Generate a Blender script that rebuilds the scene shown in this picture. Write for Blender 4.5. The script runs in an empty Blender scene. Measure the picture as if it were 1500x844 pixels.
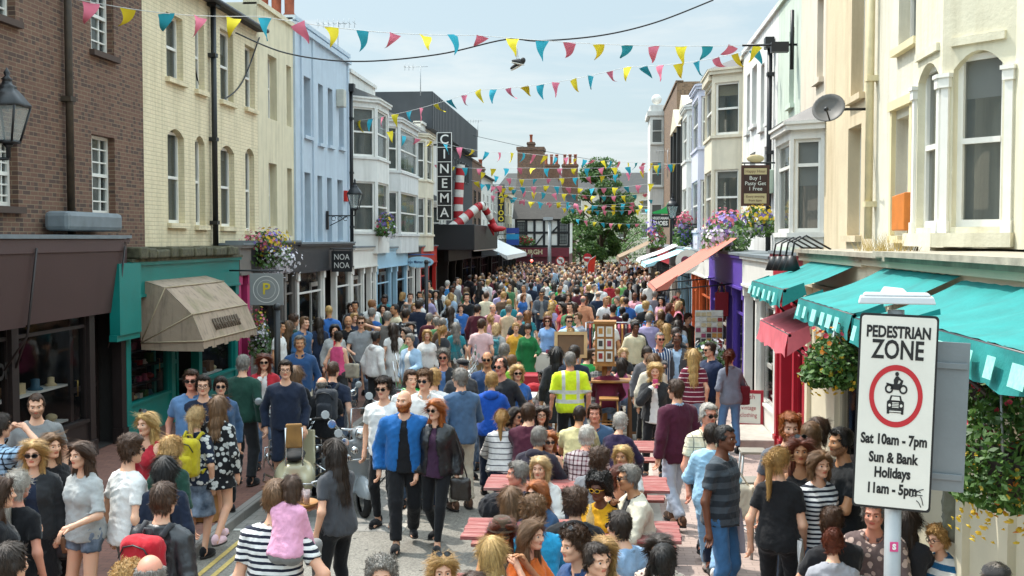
import bpy, math, random
import numpy as np
from mathutils import Vector, Matrix
PI = math.pi
R = math.radians
random.seed(7); RNG = np.random.default_rng(11)
SC = bpy.context.scene
COL = SC.collection

# ------------------------------------------------------------------ camera
CAMZ = 3.5
FPX = 1650.0
PH = math.atan(72 / FPX)
TH = math.atan(135 / FPX * math.cos(PH))
cF = Vector((-math.sin(TH) * math.cos(PH), math.cos(TH) * math.cos(PH), -math.sin(PH)))
cR = Vector((math.cos(TH), math.sin(TH), 0))
cU = cR.cross(cF)
CAMP = Vector((0, 0, CAMZ))
def ray(px, py): return cR * (px - 750) + cU * (422 - py) + cF * FPX
def atY(px, py, Y): r = ray(px, py); return CAMP + r * (Y / r.y)
def atX(px, py, X): r = ray(px, py); return CAMP + r * (X / r.x)
def atZ(px, py, z): r = ray(px, py); return CAMP + r * ((z - CAMZ) / r.z)
cd = bpy.data.cameras.new('camera'); cam = bpy.data.objects.new('camera', cd); COL.objects.link(cam)
cd.sensor_width = 36; cd.lens = 36 * FPX / 1500; cd.clip_end = 3000; cd.clip_start = 0.1
cam.matrix_world = Matrix((( cR.x, cU.x, -cF.x, 0), (cR.y, cU.y, -cF.y, 0), (cR.z, cU.z, -cF.z, CAMZ), (0, 0, 0, 1)))
SC.camera = cam

# ------------------------------------------------------------------ colours and materials
def s2l(c): return c / 12.92 if c <= 0.04045 else ((c + 0.055) / 1.055) ** 2.4
def hx(h):
 h = h.lstrip('#'); return tuple(s2l(int(h[i:i + 2], 16) / 255) for i in (0, 2, 4)) + (1.0,)
MATS = {}
class NT:
 def __init__(s, name):
  s.m = bpy.data.materials.new(name); s.m.use_nodes = True
  s.t = s.m.node_tree; s.b = s.t.nodes['Principled BSDF']
 def n(s, typ, **kw):
  o = s.t.nodes.new(typ)
  for k, v in kw.items():
   if k in o.inputs: s.set(o.inputs[k], v)
   else: setattr(o, k, v)
  return o
 def set(s, inp, v):
  if isinstance(v, bpy.types.NodeSocket): s.t.links.new(v, inp)
  else: inp.default_value = v
 def I(s, name, v): s.set(s.b.inputs[name], v)
 def mix(s, f, a, b, mode='MIX'):
  o = s.t.nodes.new('ShaderNodeMix'); o.data_type = 'RGBA'; o.blend_type = mode
  s.set(o.inputs[0], f); s.set(o.inputs[6], a); s.set(o.inputs[7], b); return o.outputs[2]
 def math(s, op, a, b=0.0, c=0.0):
  o = s.t.nodes.new('ShaderNodeMath'); o.operation = op
  s.set(o.inputs[0], a); s.set(o.inputs[1], b); s.set(o.inputs[2], c); return o.outputs[0]
 def ramp(s, f, lo, hi):
  o = s.t.nodes.new('ShaderNodeMapRange'); s.set(o.inputs[0], f); o.inputs[1].default_value = lo; o.inputs[2].default_value = hi
  return o.outputs[0]
 def pos(s, kind='pos', scale=(1, 1, 1)):
  if kind == 'pos': v = s.n('ShaderNodeNewGeometry').outputs['Position']
  else: v = s.n('ShaderNodeTexCoord').outputs['Object']
  mp = s.n('ShaderNodeMapping'); s.set(mp.inputs['Vector'], v); mp.inputs['Scale'].default_value = scale
  return mp.outputs[0]
 def noise(s, vec, scale, detail=3.0, rough=0.55):
  o = s.n('ShaderNodeTexNoise'); s.set(o.inputs['Vector'], vec); o.inputs['Scale'].default_value = scale
  o.inputs['Detail'].default_value = detail; o.inputs['Roughness'].default_value = rough; return o.outputs[0]
 def bump(s, h, strength=0.3, dist=0.01):
  o = s.n('ShaderNodeBump'); s.set(o.inputs['Height'], h); o.inputs['Strength'].default_value = strength
  o.inputs['Distance'].default_value = dist; s.set(s.b.inputs['Normal'], o.outputs[0]); return o
def dk(c, f): return (c[0] * f, c[1] * f, c[2] * f, 1.0)

def mat(name, col, rough=0.6, metal=0.0, var=0.12, scale=6.0, bump=0.1, kind='obj', coat=0.0):
 """plain surface with a little tonal variation and micro bump"""
 key = ('mat', name)
 if key in MATS: return MATS[key]
 n = NT(name); c = hx(col) if isinstance(col, str) else col
 v = n.pos(kind); f = n.noise(v, scale, 5)
 n.I('Base Color', n.mix(n.ramp(f, 0.3, 0.7), dk(c, 1 - var), dk(c, 1 + var)))
 n.I('Roughness', n.math('ADD', rough - 0.06, n.math('MULTIPLY', f, 0.12))); n.I('Metallic', metal)
 if coat: n.I('Coat Weight', coat)
 if bump: n.bump(n.noise(v, scale * 8, 4), bump, 0.01)
 MATS[key] = n.m; return n.m

def wall_mat(name, col, dirt='8a8272', dirtamt=0.45, brickbump=0.0, rough=0.85):
 """painted render or painted brick: streaks of old dirt and patches, with relief"""
 key = ('wall', name)
 if key in MATS: return MATS[key]
 n = NT(name); c = hx(col); d = hx(dirt)
 p = n.pos('pos'); big = n.noise(p, 0.55, 6, 0.6)
 st = n.noise(n.pos('pos', (2.2, 2.2, 0.22)), 1.6, 6, 0.65)
 a = n.math('MULTIPLY', n.ramp(st, 0.47, 0.74), dirtamt)
 a2 = n.math('MULTIPLY', n.ramp(big, 0.50, 0.75), dirtamt * 0.6)
 base = n.mix(n.ramp(n.noise(p, 3.5, 5), 0.3, 0.7), dk(c, 0.94), dk(c, 1.04))
 cc = n.mix(a, base, d); cc = n.mix(a2, cc, dk(c, 0.80))
 n.I('Base Color', cc); n.I('Roughness', rough)
 h = n.noise(p, 22, 5)
 if brickbump:
  sx = n.n('ShaderNodeSeparateXYZ'); n.set(sx.inputs[0], p); cb = n.n('ShaderNodeCombineXYZ')
  n.set(cb.inputs[0], n.math('ADD', sx.outputs[1], sx.outputs[0])); n.set(cb.inputs[1], sx.outputs[2])
  bt = n.n('ShaderNodeTexBrick'); n.set(bt.inputs['Vector'], cb.outputs[0])
  bt.inputs['Scale'].default_value = 1; bt.inputs['Brick Width'].default_value = 0.225; bt.inputs['Row Height'].default_value = 0.078
  bt.inputs['Mortar Size'].default_value = 0.009; bt.inputs['Mortar Smooth'].default_value = 0.4
  h = n.math('ADD', n.math('MULTIPLY', bt.outputs['Fac'], -1.0), n.math('MULTIPLY', h, 0.35))
  n.I('Base Color', n.mix(n.math('MULTIPLY', bt.outputs['Fac'], 0.35), cc, dk(c, 0.62)))
  n.bump(h, 0.7, brickbump)
 else: n.bump(h, 0.35, 0.012)
 MATS[key] = n.m; return n.m

def brick_mat(name, c1, c2, c3, mortar, row=0.075, width=0.225):
 key = ('brick', name)
 if key in MATS: return MATS[key]
 n = NT(name); p = n.pos('pos')
 sx = n.n('ShaderNodeSeparateXYZ'); n.set(sx.inputs[0], p); cb = n.n('ShaderNodeCombineXYZ')
 n.set(cb.inputs[0], n.math('ADD', sx.outputs[1], sx.outputs[0])); n.set(cb.inputs[1], sx.outputs[2])
 bt = n.n('ShaderNodeTexBrick'); n.set(bt.inputs['Vector'], cb.outputs[0])
 bt.inputs['Scale'].default_value = 1; bt.inputs['Brick Width'].default_value = width; bt.inputs['Row Height'].default_value = row
 bt.inputs['Mortar Size'].default_value = 0.0065; bt.inputs['Mortar Smooth'].default_value = 0.2; bt.inputs['Bias'].default_value = -0.1
 bt.inputs['Color1'].default_value = hx(c1); bt.inputs['Color2'].default_value = hx(c2); bt.inputs['Mortar'].default_value = hx(mortar)
 vo = n.n('ShaderNodeTexWhiteNoise'); vo.noise_dimensions = '2D'
 fl = n.n('ShaderNodeVectorMath'); fl.operation = 'FLOOR'; mp = n.n('ShaderNodeMapping'); n.set(mp.inputs[0], cb.outputs[0])
 mp.inputs['Scale'].default_value = (2 / width, 1 / row, 1); n.set(fl.inputs[0], mp.outputs[0]); n.set(vo.inputs['Vector'], fl.outputs[0])
 c = n.mix(n.ramp(vo.outputs['Value'], 0.70, 0.74), bt.outputs['Color'], hx(c3))
 c = n.mix(bt.outputs['Fac'], c, hx(mortar))
 c = n.mix(n.math('MULTIPLY', n.ramp(n.noise(p, 0.8, 6), 0.45, 0.8), 0.4), c, dk(hx(c1), 0.5))
 c = n.mix(0.3, c, n.mix(n.noise(p, 18, 4), dk(hx(c3), 0.9), hx(c2)))
 n.I('Base Color', c); n.I('Roughness', 0.9)
 n.bump(n.math('ADD', n.math('MULTIPLY', bt.outputs['Fac'], -1.0), n.math('MULTIPLY', n.noise(p, 40, 4), 0.5)), 0.6, 0.008)
 MATS[key] = n.m; return n.m

def paver_mat(name, c1, c2, joint, bw, rh, stains='4a4440', rot=0.0):
 key = ('pav', name)
 if key in MATS: return MATS[key]
 n = NT(name); p = n.pos('pos'); mp = n.n('ShaderNodeMapping'); n.set(mp.inputs[0], p); mp.inputs['Rotation'].default_value = (0, 0, rot)
 bt = n.n('ShaderNodeTexBrick'); n.set(bt.inputs['Vector'], mp.outputs[0])
 bt.inputs['Scale'].default_value = 1; bt.inputs['Brick Width'].default_value = bw; bt.inputs['Row Height'].default_value = rh
 bt.inputs['Mortar Size'].default_value = 0.006; bt.inputs['Mortar Smooth'].default_value = 0.3
 bt.inputs['Color1'].default_value = hx(c1); bt.inputs['Color2'].default_value = hx(c2); bt.inputs['Mortar'].default_value = hx(joint)
 c = n.mix(n.math('MULTIPLY', n.ramp(n.noise(p, 1.3, 7, 0.65), 0.5, 0.8), 0.55), bt.outputs['Color'], hx(stains))
 c = n.mix(0.18, c, n.mix(n.noise(p, 30, 3), dk(hx(c1), 0.5), dk(hx(c2), 1.4)))
 sp = n.n('ShaderNodeTexVoronoi'); n.set(sp.inputs['Vector'], p); sp.inputs['Scale'].default_value = 5.0
 c = n.mix(n.math('LESS_THAN', sp.outputs['Distance'], 0.09), c, dk(hx(stains), 0.8))
 n.I('Base Color', c); n.I('Roughness', 0.85)
 n.bump(n.math('ADD', n.math('MULTIPLY', bt.outputs['Fac'], -1.0), n.math('MULTIPLY', n.noise(p, 60, 3), 0.4)), 0.5, 0.006)
 MATS[key] = n.m; return n.m

def glass_mat(name='window_glass', tint='0e1214', alpha=0.55):
 key = ('glass', name)
 if key in MATS: return MATS[key]
 n = NT(name); n.I('Base Color', hx(tint)); n.I('Roughness', 0.04); n.I('IOR', 1.5); n.I('Alpha', alpha)
 p = n.pos('pos'); n.bump(n.noise(p, 1.6, 1), 0.05, 0.05)
 MATS[key] = n.m; return n.m

def cloth_mat(pat='plain', c2=None, far=False):
 """cloth: the base colour is the object's own colour, so copies can be dyed one by one"""
 key = ('cloth', pat, c2)
 if key in MATS: return MATS[key]
 n = NT('cloth_' + pat); oi = n.n('ShaderNodeObjectInfo'); base = oi.outputs['Color']; p = n.pos('obj')
 c2v = hx(c2) if c2 else (0.8, 0.8, 0.8, 1)
 sx = n.n('ShaderNodeSeparateXYZ'); n.set(sx.inputs[0], p)
 def band(axis, period, duty, off=0.0):
  f = n.math('FRACT', n.math('MULTIPLY_ADD', sx.outputs[axis], 1 / period, 10.0 + off)); return n.math('LESS_THAN', f, duty)
 if pat == 'stripe': c = n.mix(band(2, 0.042, 0.45), base, c2v)
 elif pat == 'wide': c = n.mix(band(2, 0.11, 0.5), base, c2v)
 elif pat == 'thin': c = n.mix(band(2, 0.075, 0.16), base, c2v)
 elif pat == 'vert': c = n.mix(band(0, 0.05, 0.3), base, c2v)
 elif pat == 'plaid':
  a = n.mix(band(2, 0.05, 0.35), base, c2v); b = n.mix(band(0, 0.05, 0.35), base, c2v); c = n.mix(0.5, a, b)
  c = n.mix(band(2, 0.1, 0.1), c, dk(c2v, 0.3)); c = n.mix(band(0, 0.1, 0.1), c, dk(c2v, 0.3))
 elif pat == 'floral':
  v = n.n('ShaderNodeTexVoronoi'); n.set(v.inputs['Vector'], p); v.inputs['Scale'].default_value = 16
  c = n.mix(n.math('LESS_THAN', v.outputs['Distance'], 0.42), base, c2v)
 elif pat == 'dots':
  v = n.n('ShaderNodeTexVoronoi'); n.set(v.inputs['Vector'], p); v.inputs['Scale'].default_value = 34
  c = n.mix(n.math('LESS_THAN', v.outputs['Distance'], 0.36), base, c2v)
 elif pat == 'hivis':
  z = sx.outputs[2]
  b1 = n.math('LESS_THAN', n.math('ABSOLUTE', n.math('SUBTRACT', z, 1.02)), 0.028)
  b2 = n.math('LESS_THAN', n.math('ABSOLUTE', n.math('SUBTRACT', z, 1.16)), 0.028)
  b3 = n.math('MULTIPLY', n.math('LESS_THAN', n.math('ABSOLUTE', n.math('SUBTRACT', n.math('ABSOLUTE', sx.outputs[0]), 0.11)), 0.025), n.math('GREATER_THAN', z, 1.02))
  c = n.mix(n.math('MAXIMUM', n.math('MAXIMUM', b1, b2), b3), base, c2v)
 elif pat == 'denim': c = n.mix(n.ramp(n.noise(p, 6, 4), 0.35, 0.7), base, n.mix(0.5, base, (0.45, 0.55, 0.7, 1)))
 else: c = base
 f = n.noise(p, 9, 4)
 c = n.mix(1.0, c, n.mix(n.ramp(f, 0.3, 0.7), (0.86, 0.86, 0.86, 1), (1.08, 1.08, 1.08, 1)), 'MULTIPLY')
 n.I('Base Color', c)
 if pat == 'leather': n.I('Roughness', 0.35)
 else:
  n.I('Roughness', 0.9); n.I('Sheen Weight', 0.15); n.I('Specular IOR Level', 0.2)
 n.bump(n.math('ADD', n.noise(n.pos('obj', (1, 1, 0.6)), 14, 3), n.math('MULTIPLY', n.noise(p, 160, 2), 0.12)), 0.6, 0.02)
 MATS[key] = n.m; return n.m

def skin_mats():
 if 'skin' in MATS: return MATS['skin']
 n = NT('skin'); oi = n.n('ShaderNodeObjectInfo'); b = oi.outputs['Color']; p = n.pos('obj')
 f = n.noise(p, 7, 4)
 c = n.mix(n.math('MULTIPLY', n.ramp(f, 0.4, 0.75), 0.35), b, n.mix(1.0, b, (1.05, 0.68, 0.6, 1), 'MULTIPLY'))
 n.I('Base Color', c); n.I('Roughness', 0.5); n.I('Subsurface Weight', 0.08); n.I('Subsurface Radius', (0.02, 0.008, 0.004)); n.I('Specular IOR Level', 0.35)
 n.bump(n.noise(p, 120, 3), 0.15, 0.002)
 l = NT('lips'); oi = l.n('ShaderNodeObjectInfo'); l.I('Base Color', l.mix(1.0, oi.outputs['Color'], (0.85, 0.42, 0.42, 1), 'MULTIPLY')); l.I('Roughness', 0.4)
 w = NT('eye_white'); w.I('Base Color', (0.7, 0.68, 0.64, 1)); w.I('Roughness', 0.2)
 i = NT('iris'); i.I('Base Color', (0.03, 0.022, 0.015, 1)); i.I('Roughness', 0.15)
 br = NT('eyebrow'); oi = br.n('ShaderNodeObjectInfo'); br.I('Base Color', br.mix(1.0, oi.outputs['Color'], (0.42, 0.33, 0.27, 1), 'MULTIPLY')); br.I('Roughness', 0.9)
 MATS['skin'] = [n.m, l.m, w.m, i.m, br.m]; return MATS['skin']

def hair_mat():
 if 'hair' in MATS: return MATS['hair']
 n = NT('hair'); oi = n.n('ShaderNodeObjectInfo'); b = oi.outputs['Color']
 s = n.noise(n.pos('obj', (1, 1, 0.10)), 170, 4, 0.75); s2 = n.noise(n.pos('obj', (1, 1, 0.3)), 16, 3)
 c = n.mix(n.ramp(s, 0.35, 0.68), n.mix(1.0, b, (0.5, 0.47, 0.45, 1), 'MULTIPLY'), n.mix(1.0, b, (1.35, 1.3, 1.25, 1), 'MULTIPLY'))
 c = n.mix(n.math('MULTIPLY', n.ramp(s2, 0.45, 0.7), 0.5), c, n.mix(1.0, b, (0.6, 0.55, 0.5, 1), 'MULTIPLY'))
 rp = n.n('ShaderNodeNewGeometry').outputs['Random Per Island']; c = n.mix(1.0, c, n.mix(rp, (.74, .73, .72, 1), (1.26, 1.25, 1.24, 1)), 'MULTIPLY')
 n.I('Base Color', c); n.I('Roughness', 0.45); n.I('Specular IOR Level', 0.4)
 n.bump(n.math('ADD', s, n.math('MULTIPLY', s2, .3)), 0.6, 0.006)
 MATS['hair'] = n.m; return n.m

def leaf_mat(name, c1, c2, trans=0.25):
 key = ('leaf', name)
 if key in MATS: return MATS[key]
 n = NT(name); g = n.n('ShaderNodeNewGeometry'); rnd = g.outputs['Random Per Island']
 n.I('Base Color', n.mix(rnd, hx(c1), hx(c2))); n.I('Roughness', 0.55)
 tr = n.n('ShaderNodeBsdfTranslucent'); n.set(tr.inputs[0], n.mix(rnd, hx(c1), hx(c2)))
 mx = n.n('ShaderNodeMixShader'); mx.inputs[0].default_value = trans
 out = n.t.nodes['Material Output']; n.t.links.new(n.b.outputs[0], mx.inputs[1]); n.t.links.new(tr.outputs[0], mx.inputs[2]); n.t.links.new(mx.outputs[0], out.inputs[0])
 MATS[key] = n.m; return n.m

# ------------------------------------------------------------------ objects
ORG = {}
def tag(o, label=None, cat=None, group=None, kind=None):
 if label: o['label'] = label
 if cat: o['category'] = cat
 if group: o['group'] = group
 if kind: o['kind'] = kind
 return o
def thing(name, label, cat, loc=(0, 0, 0), rz=0.0, group=None):
 o = bpy.data.objects.new(name, None); COL.objects.link(o); o.location = loc; o.rotation_euler = (0, 0, rz)
 o.empty_display_size = 0.2; ORG[o.name] = Vector(loc); return tag(o, label, cat, group)
def link(o, parent=None):
 COL.objects.link(o)
 if parent is not None: o.parent = parent
 return o
def copy_tree(o, parent=None):
 c = o.copy(); COL.objects.link(c); c.parent = parent
 ORG[c.name] = ORG.get(o.name, Vector())
 for ch in list(o.children): copy_tree(ch, c)
 return c

class MB:
 def __init__(s, T=None): s.v = []; s.f = []; s.m = []; s.T = T; s.cm = 0; s.sm = False; s.s = []
 def add(s, vs, fs, M=None):
  b = len(s.v)
  for v in vs:
   if M is not None: v = M @ Vector(v)
   if s.T: v = s.T(*v)
   s.v.append(tuple(v))
  for f in fs: s.f.append(tuple(i + b for i in f)); s.m.append(s.cm); s.s.append(s.sm)
  return s
 def box(s, x0, x1, y0, y1, z0, z1, M=None):
  return s.add([(x0, y0, z0), (x1, y0, z0), (x1, y1, z0), (x0, y1, z0), (x0, y0, z1), (x1, y0, z1), (x1, y1, z1), (x0, y1, z1)],
      [(0, 3, 2, 1), (4, 5, 6, 7), (0, 1, 5, 4), (1, 2, 6, 5), (2, 3, 7, 6), (3, 0, 4, 7)], M)
 def cbox(s, c, d, M=None): return s.box(c[0] - d[0] / 2, c[0] + d[0] / 2, c[1] - d[1] / 2, c[1] + d[1] / 2, c[2] - d[2] / 2, c[2] + d[2] / 2, M)
 def quad(s, a, b, c, d): return s.add([a, b, c, d], [(0, 1, 2, 3)])
 def poly(s, pts): return s.add(pts, [tuple(range(len(pts)))])
 def prism(s, pts, ex):
  """a closed outline extruded along vector ex"""
  n = len(pts); e = Vector(ex); a = [Vector(p) for p in pts]
  return s.add(a + [p + e for p in a], [tuple(range(n))[::-1], tuple(range(n, 2 * n))] + [(i, (i + 1) % n, n + (i + 1) % n, n + i) for i in range(n)])
 def tube(s, pts, r, n=8, cap=True, M=None):
  pts = [Vector(p) for p in pts]; k = len(pts); rs = r if isinstance(r, (list, tuple)) else [r] * k
  vs = []; fs = []; up = None
  for i, p in enumerate(pts):
   d = (pts[min(i + 1, k - 1)] - pts[max(i - 1, 0)]);  d = d.normalized() if d.length > 1e-9 else Vector((0, 0, 1))
   if up is None: up = Vector((0, 0, 1)) if abs(d.z) < 0.9 else Vector((1, 0, 0))
   x = up.cross(d); x = x.normalized() if x.length > 1e-6 else Vector((1, 0, 0)).cross(d).normalized(); y = d.cross(x); up = y
   for j in range(n): a = 2 * PI * j / n; vs.append(p + (x * math.cos(a) + y * math.sin(a)) * rs[i])
  for i in range(k - 1):
   for j in range(n): fs.append((i * n + j, i * n + (j + 1) % n, (i + 1) * n + (j + 1) % n, (i + 1) * n + j))
  if cap: fs += [tuple(range(n))[::-1], tuple(range((k - 1) * n, k * n))]
  o = s.sm; s.sm = True; s.add(vs, fs, M); s.sm = o; return s
 def lathe(s, prof, n=16, M=None, ang=2 * PI):
  vs = []; fs = []; k = len(prof)
  for j in range(n):
   a = ang * j / n
   for (r, z) in prof: vs.append((r * math.cos(a), r * math.sin(a), z))
  for j in range(n):
   for i in range(k - 1): a, b = j * k, ((j + 1) % n) * k; fs.append((a + i, b + i, b + i + 1, a + i + 1))
  o = s.sm; s.sm = True; s.add(vs, fs, M); s.sm = o; return s
 def sphere(s, c, r, n=10, m=7, M=None):
  r = r if isinstance(r, (tuple, list)) else (r, r, r); vs = []; fs = []
  for i in range(m + 1):
   t = PI * i / m
   for j in range(n): a = 2 * PI * j / n; vs.append((c[0] + r[0] * math.sin(t) * math.cos(a), c[1] + r[1] * math.sin(t) * math.sin(a), c[2] + r[2] * math.cos(t)))
  for i in range(m):
   for j in range(n): fs.append((i * n + j, (i + 1) * n + j, (i + 1) * n + (j + 1) % n, i * n + (j + 1) % n))
  o = s.sm; s.sm = True; s.add(vs, fs, M); s.sm = o; return s
 def build(s, name, mats, parent=None, bevel=0.0, local=False):
  me = bpy.data.meshes.new(name); vs = s.v
  if parent is not None and not local:
   o = ORG.get(parent.name, Vector()); vs = [(v[0] - o.x, v[1] - o.y, v[2] - o.z) for v in vs]
  me.from_pydata(vs, [], s.f)
  for m in (mats if isinstance(mats, (list, tuple)) else [mats]): me.materials.append(m)
  me.polygons.foreach_set('material_index', s.m); me.polygons.foreach_set('use_smooth', s.s); me.update()
  ob = bpy.data.objects.new(name, me); link(ob, parent)
  ORG[ob.name] = Vector(ORG.get(parent.name, Vector())) if (parent is not None and not local) else Vector()
  if bevel:
   b = ob.modifiers.new('bevel', 'BEVEL'); b.width = bevel; b.segments = 2; b.limit_method = 'ANGLE'
  return ob
def text_mesh(txt, size, ext=0.002, align='CENTER', bold=0.0, space=1.0, xs=1.0):
 cu = bpy.data.curves.new('t', 'FONT'); cu.body = txt; cu.size = size; cu.extrude = ext; cu.align_x = align; cu.align_y = 'CENTER'
 cu.offset = bold; cu.space_character = space; cu.resolution_u = 3
 ob = bpy.data.objects.new('t', cu); COL.objects.link(ob); dg = bpy.context.evaluated_depsgraph_get()
 me = bpy.data.meshes.new_from_object(ob.evaluated_get(dg)); bpy.data.objects.remove(ob); bpy.data.curves.remove(cu)
 if xs != 1.0: me.transform(Matrix.Diagonal((xs, 1, 1, 1)))
 return me
def text(name, txt, size, m, parent, origin, right, up, **kw):
 """lettering lying in the plane (right, up) with its centre at origin (world)"""
 me = text_mesh(txt, size, **kw); r = Vector(right).normalized(); u = Vector(up).normalized(); u = (u - r * u.dot(r)).normalized(); n = r.cross(u); o = Vector(origin)
 if parent is not None: o = o - ORG.get(parent.name, Vector())
 me.transform(Matrix(((r.x, u.x, n.x, o.x), (r.y, u.y, n.y, o.y), (r.z, u.z, n.z, o.z), (0, 0, 0, 1)))); me.materials.clear(); me.materials.append(m); me.name = name
 ob = bpy.data.objects.new(name, me); link(ob, parent); ORG[ob.name] = Vector(ORG.get(parent.name, Vector())) if parent is not None else Vector(); return ob

# ------------------------------------------------------------------ daylight
SUN_EL = R(58); SUND = Vector((-0.84, 0.54, 0)).normalized()
sd = SUND * math.cos(SUN_EL) + Vector((0, 0, math.sin(SUN_EL)))
sl = bpy.data.lights.new('sun', 'SUN'); sl.energy = 2.7; sl.angle = R(0.55); sl.color = (1.0, 0.95, 0.87)
so = bpy.data.objects.new('sun', sl); COL.objects.link(so); so.rotation_euler = sd.to_track_quat('Z', 'Y').to_euler(); so.location = (-20, 20, 60)
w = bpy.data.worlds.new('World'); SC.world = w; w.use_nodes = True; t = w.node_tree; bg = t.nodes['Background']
sk = t.nodes.new('ShaderNodeTexSky'); sk.sky_type = 'NISHITA'; sk.sun_disc = False; sk.sun_elevation = SUN_EL; sk.sun_rotation = math.atan2(SUND.x, SUND.y)
sk.air_density = 1.0; sk.dust_density = 3.0; sk.ozone_density = 1.0; sk.altitude = 0
tc = t.nodes.new('ShaderNodeTexCoord'); mp = t.nodes.new('ShaderNodeMapping'); t.links.new(tc.outputs['Generated'], mp.inputs[0]); mp.inputs['Scale'].default_value = (1.4, 1.4, 9.0)
cn = t.nodes.new('ShaderNodeTexNoise'); cn.inputs['Scale'].default_value = 2.2; cn.inputs['Detail'].default_value = 8; cn.inputs['Roughness'].default_value = 0.62; cn.inputs['Distortion'].default_value = 0.3
t.links.new(mp.outputs[0], cn.inputs['Vector'])
mr = t.nodes.new('ShaderNodeMapRange'); mr.inputs[1].default_value = 0.5; mr.inputs[2].default_value = 0.78; mr.inputs[3].default_value = 0.0; mr.inputs[4].default_value = 1.0; t.links.new(cn.outputs[0], mr.inputs[0])
mx = t.nodes.new('ShaderNodeMix'); mx.data_type = 'RGBA'; t.links.new(mr.outputs[0], mx.inputs[0]); mb = t.nodes.new('ShaderNodeMix'); mb.data_type = 'RGBA'; mb.inputs[0].default_value = 0.8; t.links.new(sk.outputs[0], mb.inputs[6]); mb.inputs[7].default_value = (2.35, 2.95, 3.15, 1); t.links.new(mb.outputs[2], mx.inputs[6]); mx.inputs[7].default_value = (3.7, 3.9, 3.9, 1)
# upper sky, well above the roofs, brightened to add fill light on shaded fronts
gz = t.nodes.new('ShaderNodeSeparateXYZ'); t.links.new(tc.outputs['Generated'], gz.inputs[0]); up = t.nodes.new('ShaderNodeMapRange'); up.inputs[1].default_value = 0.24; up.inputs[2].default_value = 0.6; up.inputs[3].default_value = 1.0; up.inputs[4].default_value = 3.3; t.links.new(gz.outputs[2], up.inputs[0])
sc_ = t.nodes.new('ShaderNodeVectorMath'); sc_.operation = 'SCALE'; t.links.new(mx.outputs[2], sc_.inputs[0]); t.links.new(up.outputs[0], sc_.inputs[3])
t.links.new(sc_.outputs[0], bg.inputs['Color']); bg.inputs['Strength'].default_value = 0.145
SC.view_settings.view_transform = 'Standard'; SC.view_settings.look = 'None'; SC.view_settings.exposure = 0.8; SC.view_settings.gamma = 1.0; SC.view_settings.use_curve_mapping = False
SC.cycles.max_bounces = 6; SC.cycles.transparent_max_bounces = 12; SC.cycles.caustics_reflective = False; SC.cycles.caustics_refractive = False
# ------------------------------------------------------------------ the setting: ground, road, pavements
def sheet(name, x0, x1, y0, y1, z, m, n=1):
 b = MB(); b.add([(x0, y0, z), (x1, y0, z), (x1, y1, z), (x0, y1, z)], [(0, 1, 2, 3)]); return tag(b.build(name, m), kind='structure')
def asphalt():
 n = NT('asphalt'); p = n.pos('pos')
 sp = n.n('ShaderNodeTexVoronoi'); n.set(sp.inputs['Vector'], p); sp.inputs['Scale'].default_value = 60
 c = n.mix(n.ramp(sp.outputs['Color'], 0.2, 0.8), hx('6f6b63'), hx('8f8a80'))
 c = n.mix(n.math('MULTIPLY', n.ramp(n.noise(p, 0.8, 7, 0.62), 0.42, 0.72), 0.5), c, hx('5d5953'))
 v2 = n.n('ShaderNodeTexVoronoi'); n.set(v2.inputs['Vector'], p); v2.inputs['Scale'].default_value = 3.0
 c = n.mix(n.math('LESS_THAN', v2.outputs['Distance'], 0.07), c, hx('45413d'))
 n.I('Base Color', c); n.I('Roughness', 0.88); n.bump(sp.outputs['Distance'], 0.5, 0.008); return n.m
M_asph = asphalt()
M_pavL = paver_mat('brick_paving_dark', '6e4a40', '7d5648', '4a3b35', 0.2, 0.1, '3d3431')
M_pavR = paver_mat('brick_paving_pink', 'a39088', 'b09c92', '8a7c74', 0.2, 0.1, '7a665c')
M_sett = paver_mat('grey_sett', '85827c', '949089', '6a6762', 0.3, 0.2, '5f5b57')
M_kerb = paver_mat('kerb_stone', '807c76', '8f8a84', '4f4b47', 3.0, 0.9, '55504b', PI / 2)
M_line = mat('line_paint', 'cfccc2', 0.7, var=0.1, scale=20, kind='pos')
M_yel = mat('yellow_line_paint', 'c2a860', 0.7, var=0.2, scale=20, kind='pos')
M_conc = mat('pale_gutter_stone', 'a9a49a', 0.85, var=0.14, scale=9, kind='pos')
sheet('road', -900, 900, -60, 1500, 0, M_asph)
KX = -4.45
b = MB(); b.box(-8.9, KX - 0.15, -2, 90, -0.05, 0.11); tag(b.build('pavement_left', M_pavL), kind='structure')
b = MB()
y = -2.0
while y < 88: b.box(KX - 0.147, KX, y, y + 0.91, -0.05, 0.118); y += 0.916
tag(b.build('kerb_left', M_kerb, bevel=0.012), kind='structure')
sheet('pavement_right', 0.74, 4.2, -2, 90, 0.006, M_pavR)
sheet('gutter_strip', 0.52, 0.74, -2, 90, 0.005, M_conc)
b = MB()
b.quad((KX, 13.15, 0.004), (-2.55, 13.15, 0.004), (-2.55, 24, 0.004), (KX, 24, 0.004)); tag(b.build('parking_bay', M_sett), kind='structure')
b = MB()
yy = 13.15
while yy < 23.8: b.box(-2.55, -2.38, yy, yy + 0.42, -0.02, 0.009); yy += 0.43
tag(b.build('bay_edging', M_conc), kind='structure')
b = MB(); b.quad((KX + 0.02, 13.05, 0.008), (-3.75, 13.05, 0.008), (-3.75, 13.13, 0.008), (KX + 0.02, 13.13, 0.008))
b.quad((-3.86, 4, 0.008), (-3.78, 4, 0.008), (-3.78, 13.0, 0.008), (-3.86, 13.0, 0.008)); tag(b.build('white_road_marking', M_line), kind='structure')
b = MB()
for x in (-4.22, -4.06): b.quad((x, 3, 0.008), (x + 0.06, 3, 0.008), (x + 0.06, 12.8, 0.008), (x, 12.8, 0.008))
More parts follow.
